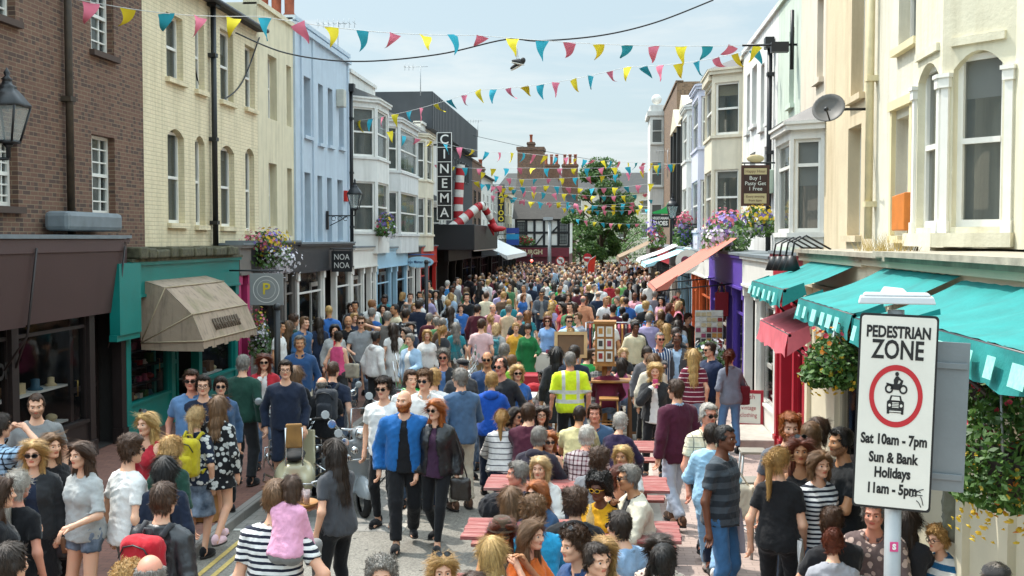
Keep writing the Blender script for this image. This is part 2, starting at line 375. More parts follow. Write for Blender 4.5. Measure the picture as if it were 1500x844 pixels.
tag(b.build('yellow_road_marking', M_yel), kind='structure')

# ------------------------------------------------------------------ building kit
M_white = mat('white_gloss_paint', 'e4e2da', 0.4, var=0.06, kind='pos', scale=3)
M_cream = mat('cream_trim', 'dccfa6', 0.6, var=0.07, kind='pos', scale=3)
M_black = mat('black_iron', '17181a', 0.45, var=0.25, kind='pos')
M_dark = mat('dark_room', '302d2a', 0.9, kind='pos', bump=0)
M_lead = mat('lead_sheet', '70787c', 0.55, var=0.18, kind='pos', scale=4)
M_slate = paver_mat('slate_roof', '3a3a3c', '454440', '2c2c2c', 0.3, 0.2, '3b3d30')
M_moss = mat('mossy_stone', '55523f', 0.95, var=0.45, scale=9, kind='pos', bump=0.8)
M_glass = glass_mat('window_glass', '48504f', 0.62)
M_glassd = glass_mat('shop_glass', '0b0d0e', 0.35)
M_net = mat('net_curtain', 'b9b5a8', 0.9, var=0.12, scale=5, kind='pos')
M_terra = mat('terracotta_pot', '8f4a30', 0.85, var=0.25, kind='pos')
M_grey = mat('grey_cladding', '3f4245', 0.55, var=0.12, kind='pos', scale=2)

def side_T(side, X): return (lambda u, v, w: (X + w, u, v)) if side == 'L' else (lambda u, v, w: (X - w, u, v))
def wall_open(b, u0, u1, v0, v1, ops, dep=0.14):
 us = sorted({u0, u1, *[min(max(o[0], u0), u1) for o in ops], *[min(max(o[1], u0), u1) for o in ops]}); vs = sorted({v0, v1, *[min(max(o[2], v0), v1) for o in ops], *[min(max(o[3], v0), v1) for o in ops]})
 for i in range(len(us) - 1):
  for j in range(len(vs) - 1):
   cu, cv = (us[i] + us[i + 1]) / 2, (vs[j] + vs[j + 1]) / 2
   if any(o[0] < cu < o[1] and o[2] < cv < o[3] for o in ops): continue
   b.quad((us[i], vs[j], 0), (us[i + 1], vs[j], 0), (us[i + 1], vs[j + 1], 0), (us[i], vs[j + 1], 0))
 for o in ops:
  a, c, d, e = o[:4]
  for q in (((a, d, 0), (a, e, 0), (a, e, -dep), (a, d, -dep)), ((c, d, 0), (c, e, 0), (c, e, -dep), (c, d, -dep)), ((a, d, 0), (c, d, 0), (c, d, -dep), (a, d, -dep)), ((a, e, 0), (c, e, 0), (c, e, -dep), (a, e, -dep))): b.quad(*q)
  ar = o[4] if len(o) > 4 else 0
  if ar:
   n = 8; m = (a + c) / 2; h = (c - a) / 2; pts = [(a + (c - a) * k / n, e - ar * ((a + (c - a) * k / n - m) / h) ** 2) for k in range(n + 1)]
   for k in range(n):
    (p0, q0), (p1, q1) = pts[k], pts[k + 1]
    b.quad((p0, q0, 0.0), (p1, q1, 0.0), (p1, e, 0.0), (p0, e, 0.0)); b.quad((p0, q0, 0), (p1, q1, 0), (p1, q1, -dep), (p0, q0, -dep))
def window_parts(parent, T, u0, u1, v0, v1, w, kind='sash', fm=None, curtain=0.5, sill=True, sm=None, gm=None, fr=0.055):
 fm = fm or M_white; b = MB(T); f = fr
 b.box(u0, u0 + f, v0, v1, w - 0.05, w + 0.012); b.box(u1 - f, u1, v0, v1, w - 0.05, w + 0.012)
 b.box(u0 + f, u1 - f, v0, v0 + f * 1.2, w - 0.05, w + 0.01); b.box(u0 + f, u1 - f, v1 - f, v1, w - 0.05, w + 0.01)
 mid = (v0 + v1) / 2
 if kind in ('sash', 'sash4', 'sash6'): b.box(u0 + f, u1 - f, mid - 0.028, mid + 0.028, w - 0.045, w + 0.02)
 if kind == 'sash4': b.box((u0 + u1) / 2 - 0.012, (u0 + u1) / 2 + 0.012, v0 + f, v1 - f, w - 0.04, w + 0.004)
 if kind == 'sash6':
  for k in (1, 2): x = u0 + (u1 - u0) * k / 3; b.box(x - 0.012, x + 0.012, v0 + f, v1 - f, w - 0.04, w + 0.004)
  for k in (1, 2, 4, 5): z = v0 + (v1 - v0) * k / 6; b.box(u0 + f, u1 - f, z - 0.012, z + 0.012, w - 0.038, w + 0.002)
 if kind == 'fan': z = v1 - (v1 - v0) * 0.28; b.box(u0 + f, u1 - f, z - 0.03, z + 0.03, w - 0.045, w + 0.015)
 win = b.build('window', fm, parent)
 p = MB(T); p.quad((u0 + f * .5, v0 + f * .5, w - 0.025), (u1 - f * .5, v0 + f * .5, w - 0.025), (u1 - f * .5, v1 - f * .5, w - 0.025), (u0 + f * .5, v1 - f * .5, w - 0.025)); p.build('pane', gm or M_glass, win)
 if curtain:
  c = MB(T); n = 10
  for (a0, a1) in ((u0, u0 + (u1 - u0) * curtain * .6), (u1 - (u1 - u0) * curtain * .6, u1)):
   for k in range(n):
    q0, q1 = a0 + (a1 - a0) * k / n, a0 + (a1 - a0) * (k + 1) / n; d0, d1 = 0.03 * math.sin(k * 2.1), 0.03 * math.sin((k + 1) * 2.1)
    c.quad((q0, v0, w - 0.16 + d0), (q1, v0, w - 0.16 + d1), (q1, v1, w - 0.16 + d1), (q0, v1, w - 0.16 + d0))
  c.build('curtain', M_net, win)
 if v1 - v0 > .9 and random.random() < .55:
  c = MB(T); h_ = (v1 - v0) * random.choice((.15, .25, .3, .5)); c.quad((u0 + .03, v1 - h_, w - .09), (u1 - .03, v1 - h_, w - .09), (u1 - .03, v1, w - .09), (u0 + .03, v1, w - .09)); c.build('blind', random.choice((M_net, M_cream, M_white)), win)
 if sill:
  s = MB(T); s.box(u0 - 0.07, u1 + 0.07, v0 - 0.10, v0 - 0.005, -0.13, 0.09); s.build('sill', sm or fm, win)
 return win
def pxop(side, X, px0, px1, py0, py1):
 """the opening seen between those picture edges on the facade plane: (y0, y1, z0, z1)"""
 a, c = atX(px0, 400, X).y, atX(px1, 400, X).y; m = (px0 + px1) / 2
 return (min(a, c), max(a, c), atX(m, py1, X).z, atX(m, py0, X).z)
def house(name, label, side, X, y0, y1, ztop, wm, wins, zb=3.0, depth=7.0, dep=0.14, cat='building', roof='flat', fm=None, sm=None, sills=True, sidewall=None, group=None):
 """wins: (px0, px1, py0, py1, kind, curtain[, arch]) ; the walls, a roof and the windows of one house"""
 root = thing(name, label, cat, (X, (y0 + y1) / 2, 0), group=group); T = side_T(side, X); b = MB(T); ops = []
 for wn in wins:
  o = list(pxop(side, X, *wn[:4])); o[0] = max(o[0], y0 + 0.05); o[1] = min(o[1], y1 - 0.05); o[3] = min(o[3], ztop - 0.1); ops.append(tuple(o) + ((wn[6],) if len(wn) > 6 else ()))
 e = 0.003
 wall_open(b, y0 + e, y1 - e, zb, ztop, ops, dep)
 for u in (y0 + e, y1 - e): b.quad((u, -0.02, -0.004), (u, ztop, -0.004), (u, ztop, -depth), (u, -0.02, -depth))
 b.quad((y0 + e, -0.02, -depth), (y1 - e, -0.02, -depth), (y1 - e, ztop, -depth), (y0 + e, ztop, -depth))
 b.quad((y0 + e, zb, 0), (y1 - e, zb, 0), (y1 - e, zb, -depth), (y0 + e, zb, -depth))
 b.build('wall', wm, root)
 for wn, o in zip(wins, ops):
  ar = o[4] if len(o) > 4 else 0
  window_parts(root, T, o[0], o[1], o[2], o[3] - ar * 0.3, -dep, wn[4], fm, wn[5], sills, sm or wm)
 r = MB(T)
 if roof == 'flat':
  r.box(y0 + e, y1 - e, ztop - 0.05, ztop + 0.07, -0.35, 0.07); r.quad((y0 + e, ztop - 0.1, 0), (y1 - e, ztop - 0.1, 0), (y1 - e, ztop - 0.1, -depth), (y0 + e, ztop - 0.1, -depth))
  r.build('parapet', sm or wm, root)
 else:
  h = 2.2; r.quad((y0 + e, ztop - 0.05, 0.22), (y1 - e, ztop - 0.05, 0.22), (y1 - e, ztop + h, -depth / 2), (y0 + e, ztop + h, -depth / 2)); r.quad((y0 + e, ztop - 0.05, -depth), (y1 - e, ztop - 0.05, -depth), (y1 - e, ztop + h, -depth / 2), (y0 + e, ztop + h, -depth / 2))
  r.quad((y0 + e, ztop - 0.12, 0.22), (y1 - e, ztop - 0.12, 0.22), (y1 - e, ztop - 0.05, 0.22), (y0 + e, ztop - 0.05, 0.22))
  for u in (y0 + e, y1 - e): r.poly([(u, ztop - .1, 0), (u, ztop + h - .05, -depth / 2), (u, ztop - .1, -depth)])
  r.quad((y0 + e, ztop - 0.12, 0.22), (y1 - e, ztop - 0.12, 0.22), (y1 - e, ztop - 0.12, -0.01), (y0 + e, ztop - 0.12, -0.01))
  r.build('roof', M_slate, root)
  g = MB(T); g.tube([(y0 + e, ztop - 0.1, 0.26), (y1 - e, ztop - 0.1, 0.26)], 0.055, 8); g.build('gutter', M_black, root)
 return root, T
def shopfront(root, side, Xs, Xu, y0, y1, zf0, zf1, fm, pm, bays, stall=0.5, fascia=True, slab=None, dm=None, fdep=0.10, room=3.0):
 """bays: (y0, y1, 'g' glass / 'd' door / 'w' wall / 'o' open), behind them a dark shop"""
 T = side_T(side, Xs); gap = abs(Xs - Xu); e = 0.004; base = 0.11 if side == 'L' else 0.0
 b = MB(T); b.box(y0 + e, y1 - e, zf0, zf1, -0.12, fdep); b.box(y0 + e, y1 - e, zf1, zf1 + 0.06, -0.14, fdep + 0.06); b.box(y0 + e, y1 - e, zf0 - 0.05, zf0, -0.12, fdep + 0.03); b.build('fascia', fm, root)
 s = MB(T); s.box(y0 + e, y1 - e, zf1 + 0.06, zf1 + 0.11, -gap + 0.002, fdep + 0.09); s.build('shop_roof', slab or M_lead, root)
 edges = sorted({round(v, 3) for q in bays for v in q[:2]})
 for u in edges:
  p = MB(T); u_ = min(max(u, y0 + 0.1), y1 - 0.1); p.box(u_ - 0.09, u_ + 0.09, base, zf0 - 0.05, -0.10, 0.06); p.box(u_ - 0.11, u_ + 0.11, base, base + 0.25, -0.10, 0.085); p.box(u_ - 0.11, u_ + 0.11, zf0 - 0.25, zf0 - 0.05, -0.10, 0.09); p.build('pilaster', pm, root)
 for (a, c, k) in bays:
  a += 0.09; c -= 0.09
  if k == 'g':
   f = MB(T); f.box(a, c, base, base + stall, -0.08, 0.02); f.box(a, c, base + stall, base + stall + 0.05, -0.08, 0.05); f.build('stall_riser', pm, root)
   n = max(1, int((c - a) / 1.3)); wz = base + stall + 0.05; fr = MB(T)
   for q in range(n + 1): u = a + (c - a) * q / n; fr.box(max(a, u - 0.03), min(c, u + 0.03), wz, zf0 - 0.05, -0.06, 0.0)
   fr.box(a + .03, c - .03, zf0 - 0.62, zf0 - 0.57, -0.055, -0.005)
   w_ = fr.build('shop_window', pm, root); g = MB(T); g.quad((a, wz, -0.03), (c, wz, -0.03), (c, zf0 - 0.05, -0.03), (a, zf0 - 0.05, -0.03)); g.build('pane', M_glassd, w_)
  elif k == 'd':
   dw = -0.35; f = MB(T); f.box(a, a + 0.1, base, 2.25, dw - 0.05, dw); f.box(c - 0.1, c, base, 2.25, dw - 0.05, dw); f.box(a + 0.1, c - 0.1, base, base + 0.3, dw - 0.05, dw - .002); f.box(a + 0.1, c - 0.1, 2.13, 2.25, dw - 0.05, dw - .002); f.box(a + .1, c - .1, base + 0.95, base + 1.03, dw - .05, dw - .002)
   d = f.build('door', dm or pm, root); g = MB(T); g.quad((a + 0.1, base + 0.3, dw - 0.03), (c - 0.1, base + 0.3, dw - 0.03), (c - 0.1, 2.13, dw - 0.03), (a + 0.1, 2.13, dw - 0.03)); g.quad((a, 2.26, dw - 0.03), (c, 2.26, dw - 0.03), (c, zf0 - .05, dw - 0.03), (a, zf0 - .05, dw - 0.03)); g.build('pane', M_glassd, d)
   h = MB(T); h.tube([(a + 0.14, base + 0.9, dw + 0.01), (a + 0.14, base + 0.9, dw + 0.05), (a + 0.14, base + 1.15, dw + 0.05), (a + 0.14, base + 1.15, dw + 0.01)], 0.012, 6); h.build('handle', mat('brass', 'a58a4a', 0.3, 1.0), d)
  elif k == 'w':
   f = MB(T); f.box(a, c, base, zf0 - 0.05, -0.08, 0.0); f.build('panel', pm, root)
 i = MB(T); r_ = -gap - room
 i.quad((y0 + .02, base + .01, -0.1), (y1 - .02, base + .01, -0.1), (y1 - .02, base + .01, r_), (y0 + .02, base + .01, r_)); i.quad((y0 + .02, base + .01, r_), (y1 - .02, base + .01, r_), (y1 - .02, zf1, r_), (y0 + .02, zf1, r_)); i.quad((y0 + .02, zf1 - .02, -0.12), (y1 - .02, zf1 - .02, -0.12), (y1 - .02, zf1 - .02, r_), (y0 + .02, zf1 - .02, r_))
 for u in (y0 + .02, y1 - .02): i.quad((u, base, -0.02), (u, zf1, -0.02), (u, zf1, r_), (u, base, r_))
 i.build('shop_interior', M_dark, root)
GOODS = ['8f2f2a', 'c9b48a', '2f5a6e', '3f3a36', 'd8d2c4', '6a4a2e', 'b8803a', '4a6a3a', '96405a', '202427']
M_goods = [mat('goods_' + c, c, 0.7, var=0.2) for c in GOODS]
def goods(root, side, Xs, a, c, zs, w0=-0.35, n=9, size=0.2, sm=None):
 """stock on shelves behind a shop window: a part of its shop"""
 T = side_T(side, Xs); b = MB(T); b.cm = 0
 for z in zs: b.box(a, c, z - 0.03, z, w0 - 0.3, w0)
 for z in zs:
  for k in range(n):
   u = a + (c - a) * (k + 0.5) / n; s = size * random.uniform(0.5, 1.0); b.cm = 1 + random.randrange(len(M_goods)); s = min(s, (c - a) / n * .9)
   q = random.random(); ww = w0 - 0.15
   if q < 0.4: b.box(u - s / 2, u + s / 2, z, z + s * random.uniform(0.5, 1.2), ww - s * .4, ww + s * .3)
   elif q < 0.75: b.sphere((u, z + s * 0.35, ww), (s * 0.5, s * 0.35, s * .5), 8, 6)
   else: b.lathe([(s * .4, 0), (s * .45, .02), (s * .25, .05), (s * .25, s * .6), (0.01, s * .65)], 10, Matrix.Translation((u, z, ww)) @ Matrix(((1, 0, 0, 0), (0, 0, 1, 0), (0, 1, 0, 0), (0, 0, 0, 1))))
 b.build('window_display', [sm or M_white] + M_goods, root)
def bay(root, side, X, y0, y1, z0, z1, proj, cant, fm, wm, floors, roofm=None, curtain=0.5, sides=True, kind='sash', wpad=0.10):
 """a canted bay: plan outline from y0 to y1, glazed on every facet at each of the floors (z0, z1)"""
 pl = [(y0, 0.0), (y0 + cant, proj), (y1 - cant, proj), (y1, 0.0)]; Tw = side_T(side, X)
 wb = MB()
 for i in range(3):
  (a, wa), (c, wc) = pl[i], pl[i + 1]; d = Vector((c - a, wc - wa, 0)); L = d.length; d /= L; nrm = Vector((-d.y, d.x, 0))
  T = (lambda a, wa, d, nrm: (lambda u, v, w: Tw(a + d.x * u + nrm.x * w, v, wa + d.y * u + nrm.y * w)))(a, wa, d, nrm)
  ops = [(wpad, L - wpad, f0, f1) for (f0, f1) in floors]; wb.T = T
  wall_open(wb, 0, L, z0, z1, ops, 0.07)
  for o in ops: window_parts(root, T, *o, -0.07, kind, fm, curtain, False, fr=0.06)
  for (f0, f1) in floors: wb.box(-0.03, L + 0.03, f0 - 0.09, f0 - 0.005, -0.02, 0.05)
  wb.box(-0.04, L + 0.04, z1 - 0.16, z1 - 0.02, -0.03, 0.09); wb.box(-0.05, L + 0.05, z1 - 0.06, z1, -0.03, 0.13)
 wb.T = Tw; wb.poly([(u, z0, w_) for u, w_ in pl]); wb.build('bay', wm, root)
 r = MB(Tw); top = [(u + (0.12 if i == 3 else -0.12 if i == 0 else 0), z1 + 0.003, w_ + (0.14 if i in (1, 2) else 0)) for i, (u, w_) in enumerate(pl)]; ap = [(y0 + cant * .8, z1 + 0.35, 0.0), (y1 - cant * .8, z1 + 0.35, 0.0)]
 r.poly([top[0], top[1], ap[0]]); r.quad(top[1], top[2], ap[1], ap[0]); r.poly([top[2], top[3], ap[1]]); r.poly(top); r.build('bay_roof', roofm or M_slate, root)
def drainpipe(name_parent, side, X, y, z0, z1, m, r=0.05, hopper=True):
 T = side_T(side, X); b = MB(T); b.tube([(y, z0, 0.1), (y, z1, 0.1)], r, 10); z = z0 + 0.5
 while z < z1: b.box(y - r * 1.5, y + r * 1.5, z - 0.04, z + 0.04, 0.0, 0.1 + r * 1.1); z += 1.8
 if hopper: b.box(y - 0.14, y + 0.14, z1 - 0.02, z1 + 0.24, 0.02, 0.22)
 b.build('drainpipe', m, name_parent)
def chimney(root, x0, x1, y0, y1, z0, z1, m, pots=4, px=True, ph=0.75, pr=0.15):
 b = MB(); b.box(x0, x1, y0, y1, z0, z1 - 0.22); b.box(x0 - 0.06, x1 + 0.06, y0 - 0.06, y1 + 0.06, z1 - 0.22, z1 - 0.08); b.box(x0 - .02, x1 + .02, y0 - .02, y1 + .02, z1 - .08, z1); c = b.build('chimney', m, root)
 for k in range(pots):
  t = (k + 0.5) / pots; cx, cy = (x0 + (x1 - x0) * t, (y0 + y1) / 2) if px else ((x0 + x1) / 2, y0 + (y1 - y0) * t)
  p = MB(); p.lathe([(pr * 1.1, 0), (pr * 1.1, 0.08), (pr * 0.85, 0.12), (pr * .9, ph - 0.12), (pr * 1.15, ph - 0.08), (pr * 1.1, ph), (pr * 0.8, ph), (pr * .75, 0.2)], 14, Matrix.Translation((cx, cy, z1))); p.build('chimney_pot', M_terra, c)

# ------------------------------------------------------------------ left terrace
XL, XS = -8.5, -8.0
def YL(px): return atX(px, 400, XL).y
def YS(px): return atX(px, 400, XS).y
W_brick = brick_mat('old_brown_brick', '6c4e40', '7a5a48', '483934', '94826a', .068)
W_yel = wall_mat('yellow_painted_brick', 'e4d5b2', '94885f', 0.5, 0.012)
W_crm = wall_mat('cream_render', 'd8cdae', '8e8468', 0.5)
W_blu = wall_mat('pale_blue_render', 'b8c5cf', '7f8ba0', 0.3)
W_wht = wall_mat('white_render', 'd9d7d0', '98948a', 0.35)
W_crw = wall_mat('ivory_render', 'd8cfb9', '98907c', 0.4)
W_drk = wall_mat('charcoal_render', '35383b', '24262a', 0.3)
M_brown = mat('brown_shop_paint', '4b3836', 0.55, var=0.08, kind='pos', scale=2)
M_brnd = mat('dark_brown_paint', '241b19', 0.5, var=0.15, kind='pos')
M_teal = mat('teal_gloss_paint', '0c7a72', 0.4, var=0.08, kind='pos', scale=3)
M_chr = mat('charcoal_paint', '2d2d30', 0.5, var=0.12, kind='pos', scale=3)
M_gfas = mat('warm_grey_paint', '77716b', 0.6, var=0.08, kind='pos', scale=3)
M_pink = mat('pink_shop_paint', 'b8356a', 0.5, var=0.08, kind='pos', scale=3)
M_lblu = mat('pale_blue_paint', '9fc3d6', 0.5, var=0.06, kind='pos', scale=3)
M_red = mat('red_shop_paint', 'c0281f', 0.45, var=0.07, kind='pos', scale=3)

h1, T1 = house('brick_house', 'old dark brown brick house with small paned white sash windows above the brown shop blind', 'L', XL, 12.2, YL(213), 9.2, W_brick,
 [(-2, 30, -75, 28, 'sash6', 0.3), (139, 172, -28, 80, 'sash6', 0.6), (137, 171, 200, 314, 'sash6', 0.9), (-4, 29, 205, 302, 'sash6', 0.5)], zb=3.1, sm=mat('brown_stone_sill', '4f4038', 0.9, kind='pos'))
drainpipe(h1, 'L', XL, YL(97), 3.4, 9.2, mat('rusty_pipe', '3a2f22', 0.7, var=0.5, kind='pos'), 0.06, False)
yb = YS(178)
shopfront(h1, 'L', XS, XL, 12.2, yb, 2.75, 3.45, M_brown, M_brnd, [(12.3, 14.6, 'g'), (14.6, 16.9, 'g'), (16.9, yb - 0.05, 'd')], 0.55, slab=M_lead)
goods(h1, 'L', XS, 12.5, 16.8, (0.7, 1.25), -0.3, 9, 0.3)
b = MB(side_T('L', XS)); b.box(16.4, yb + .2, 3.62, 3.92, -0.44, -0.04); b.build('roof_box', M_lead, h1, bevel=.07)

h2, T2 = house('yellow_house', 'yellow painted brick house with arched sash windows and a black drainpipe', 'L', XL, YL(213), YL(380), 8.68, W_yel,
 [(248, 272, 25, 118, 'sash', 0.7), (290, 303, 36, 134, 'sash', 0), (326, 345, 48, 150, 'sash', 0.5), (362, 376, 70, 160, 'sash', 0.3),
  (248, 272, 190, 327, 'sash', 0.2, 0.16), (288, 302, 200, 330, 'sash', 0.4, 0.16), (325, 345, 214, 332, 'sash', 0.3, 0.16), (361, 374, 218, 338, 'sash', 0.3, 0.16)], zb=3.1, roof='slope')
drainpipe(h2, 'L', XL, YL(310), 3.35, 8.5, M_black, 0.06)
y2a, y2b = yb, YS(362)
shopfront(h2, 'L', XS, XL, y2a, 23.9, 2.55, 3.05, M_teal, M_teal, [(y2a + .1, 20.2, 'g'), (20.2, 21.6, 'd'), (21.6, 23.8, 'g')], 0.55, slab=M_moss)
goods(h2, 'L', XS, y2a + .25, 20.0, (0.66, 0.95, 1.25, 1.55, 1.85, 2.15), -0.12, 7, 0.2, M_black)
goods(h2, 'L', XS, 21.9, 23.6, (0.7, 1.3), -0.2, 6, 0.3)
b = MB(side_T('L', XS)); b.box(YS(150), y2a + .12, 1.95, 3.1, 0.11, 0.28); b.box(YS(150) - .03, y2a + .15, 1.85, 1.95, .11, 0.24); b.build('corner_bracket', M_teal, h2)
b = MB(side_T('L', XS))
for k in range(14): u0 = y2a + 0.1 + k * 0.36; b.box(u0, u0 + 0.34, 3.165, 3.33 + random.uniform(-.03, .04), -0.45, 0.30 + random.uniform(-.05, .05))
b.build('mossy_coping', M_moss, h2, bevel=0.03)
shopfront(h2, 'L', XS, XL, 23.95, y2b, 2.75, 3.3, M_gfas, M_pink, [(24.0, 25.0, 'd')], 0.5)

h3, T3 = house('cream_house', 'narrow cream rendered house with plain sash openings under a row of terracotta pots', 'L', XL, YL(380), YL(432), 9.3, W_crm,
 [(395, 408, 84, 176, 'sash', 0), (422, 429, 98, 186, 'sash', 0.5), (395, 407, 240, 331, 'sash', 0), (422, 429, 247, 346, 'sash', 0.4)], zb=3.0, sills=False, dep=0.2)
chimney(h3, -10.2, -8.7, 31.2, 31.85, 8.8, 9.75, M_moss, 4, True, 1.0, 0.16)
M_fas3 = M_chr
shopfront(h3, 'L', XS, XL, y2b, YS(432), 2.7, 3.35, M_chr, M_gfas, [(y2b + .1, 27.6, 'g'), (27.6, YS(432) - .1, 'g')], 0.4)
h4, T4 = house('blue_house', 'pale blue rendered house with deep plain sash windows and pilaster strips', 'L', XL, YL(432), YL(513), 9.55, W_blu,
 [(446, 457, 114, 200, 'sash', 0.2), (468, 475, 125, 211, 'sash', 0.2), (482, 489, 131, 214, 'sash', 0.3), (498, 505, 141, 217, 'sash', 0.2),
  (445, 456, 253, 354, 'sash', 0.6), (466, 473, 258, 354, 'sash', 0.3), (480, 487, 261, 354, 'sash', 0.3), (495, 503, 264, 352, 'sash', 0.2)], zb=3.0, dep=0.22, fm=mat('pale_blue_gloss', 'bcc8d0', 0.5, kind='pos'))
b = MB(T4)
for u in (YL(432) + .12, YL(446) - .2, YL(460), YL(512) - .15): b.box(u - 0.1, u + 0.1, 3.3, 9.3, 0, 0.05)
b.box(YL(432) + .02, YL(513) - .02, 9.28, 9.42, 0, 0.1); b.build('pilaster_strip', W_blu, h4)
drainpipe(h4, 'L', XL, YL(513) - .15, 3.4, 8.4, M_black, 0.06)
b = MB(T4); b.box(YL(494), YL(498), 7.7, 8.25, 0.0, 0.25); b.build('vent_box', mat('pale_metal_box', 'b9b8ac', 0.5, kind='pos'), h4, bevel=0.02)
b = MB(T4); b.box(YL(504), YL(506), 4.72, 5.08, 0.0, 0.12); b.build('alarm_box', M_red, h4, bevel=0.02)
shopfront(h4, 'L', XS, XL, YS(432), YS(513), 2.65, 3.3, M_chr, M_white, [(YS(432) + .1, 31.5, 'g'), (31.5, 33.0, 'd'), (33.0, YS(513) - .1, 'g')], 0.4)

def bay_house(name, label, px0, px1, zt, wm, bpx, proj, floors, fm=None, roofm=None, curtain=0.5, **kw):
 r, T = house(name, label, 'L', XL, YL(px0), YL(px1), zt, wm, [], **kw)
 bay(r, 'L', XL, YL(bpx[0]), YL(bpx[1]), floors[0][0] - 0.75, floors[-1][1] + 0.35, proj, 0.75, fm or M_white, wm, floors, roofm, curtain); return r
h5 = bay_house('white_bay_house', 'white rendered house with tall two storey bay window beside the pale blue house', 513, 551, 9.1, W_wht, (515, 547), 0.75, [(3.75, 5.45), (6.3, 7.95)], zb=2.95)
shopfront(h5, 'L', XS, XL, YS(513), YS(549), 2.6, 3.15, M_white, M_white, [(YS(513) + .1, 36.8, 'g'), (36.8, 38.0, 'd'), (38.0, YS(549) - .1, 'g')], 0.5)
h6 = bay_house('grey_white_bay_house', 'off white bay fronted house with an open casement over a flower box', 551, 596, 8.4, wall_mat('offwhite_render', 'cfcfcc', '8f8f88', 0.35), (553, 592), 0.75, [(3.7, 5.3), (6.1, 7.75)], zb=2.95)
shopfront(h6, 'L', XS, XL, YS(549), YS(594), 2.5, 3.1, M_lblu, M_lblu, [(YS(549) + .1, 41.6, 'g'), (41.6, 42.8, 'd'), (42.8, YS(594) - .1, 'g')], 0.6)
h7 = bay_house('ivory_bay_house', 'ivory bay fronted house between the off white bay house and the painted dots', 596, 617, 8.5, W_crw, (597, 615.5), 0.75, [(3.7, 5.3), (6.1, 7.75)], zb=2.95)
shopfront(h7, 'L', XS, XL, YS(594), YS(614), 2.5, 3.1, M_chr, M_white, [(YS(594) + .1, YS(605), 'g'), (YS(605), YS(614) - .1, 'd')], 0.6)
h8, T8 = house('dotted_house', 'narrow white house with rows of coloured dots painted on its upper front', 'L', XL, YL(617), YL(640), 8.9, W_wht, [(620, 629, 280, 335, 'sash', 0.4)], zb=2.95)
bb = MB(T8); DOTS = ['c23a2e', '2f8f4e', '2c6aa8', 'e0a83a', '6a4a9a', '3fa8b0']
y = YL(619)
dm = [mat('dot_' + c, c, 0.6) for c in DOTS]
for i in range(5):
 for j in range(9):
  bb.cm = (i * 5 + j * 7 + i * j) % 6; cu, cv = YL(619) + 0.35 + i * 0.66, 5.3 + j * 0.36; ring = [(cu + 0.12 * math.cos(2 * PI * k / 12), cv + 0.12 * math.sin(2 * PI * k / 12), 0.01) for k in range(12)]; bb.poly(ring)
bb.build('painted_dots', dm, h8)
bay(h8, 'L', XL, YL(628), YL(639), 3.0, 5.35, 0.6, 0.6, M_white, M_white, [(3.5, 5.05)], None, 0.0)
shopfront(h8, 'L', XS, XL, YS(614), YS(637), 2.45, 3.1, M_red, M_red, [(YS(614) + .1, YS(626), 'g'), (YS(626), YS(637) - .1, 'd')], 0.6)

# the cinema: dark, clad top storey, black canopy
yc0, yc1 = YL(640), YL(692)
hc, TC = house('cinema', 'charcoal clad cinema with a black canopy carrying giant striped legs', 'L', XL, yc0, yc1, 8.6, W_drk, [], zb=2.9, depth=10)
b = MB(side_T('L', XL)); b.box(yc0 - 3.6, yc1, 8.75, 10.5, -9, 0.35)
for k in range(34): u = yc0 - 3.6 + k * 0.55; b.box(u, u + 0.03, 8.76, 10.49, 0.34, 0.37)
b.build('clad_storey', M_grey, hc)
b = MB(side_T('L', XL)); b.poly([(44.5, 9.0, -9), (44.5, 10.6, -9), (44.5, 10.6, -3.2), (44.5, 9.0, -2.2)]); b.poly([(55.2, 9.0, -9), (55.2, 10.6, -9), (55.2, 10.6, -3.2), (55.2, 9.0, -2.2)]); b.quad((44.5, 10.6, -9), (55.2, 10.6, -9), (55.2, 10.6, -3.2), (44.5, 10.6, -3.2)); b.quad((44.5, 10.6, -3.2), (55.2, 10.6, -3.2), (55.2, 9.0, -2.2), (44.5, 9.0, -2.2)); b.build('roof_plant', M_grey, hc)
for k in range(9):
 T_ = side_T('L', XL); u = yc0 + 2.5 + k * 1.25; window_parts(hc, T_, u, u + 0.8, 6.9, 8.1, 0.03, 'plain', M_grey, 0, False)
shopfront(hc, 'L', XS, XL, yc0, yc1, 2.4, 3.0, M_chr, M_brnd, [(yc0 + .1, 60, 'd'), (60, 63, 'o'), (63, 67, 'g'), (67, yc1 - .1, 'd')], 0.6)
b = MB(); b.box(-8.4, -6.25, 54.2, 66.0, 2.95, 4.2); b.build('canopy', mat('black_canopy', '1c1d20', 0.5, kind='pos', var=.1), hc, bevel=0.03)
b = MB()
for k in range(22): b.sphere((-6.3, 54.5 + k * 0.52, 2.93), 0.05, 6, 4)
b.build('canopy_bulb', M_white, hc)

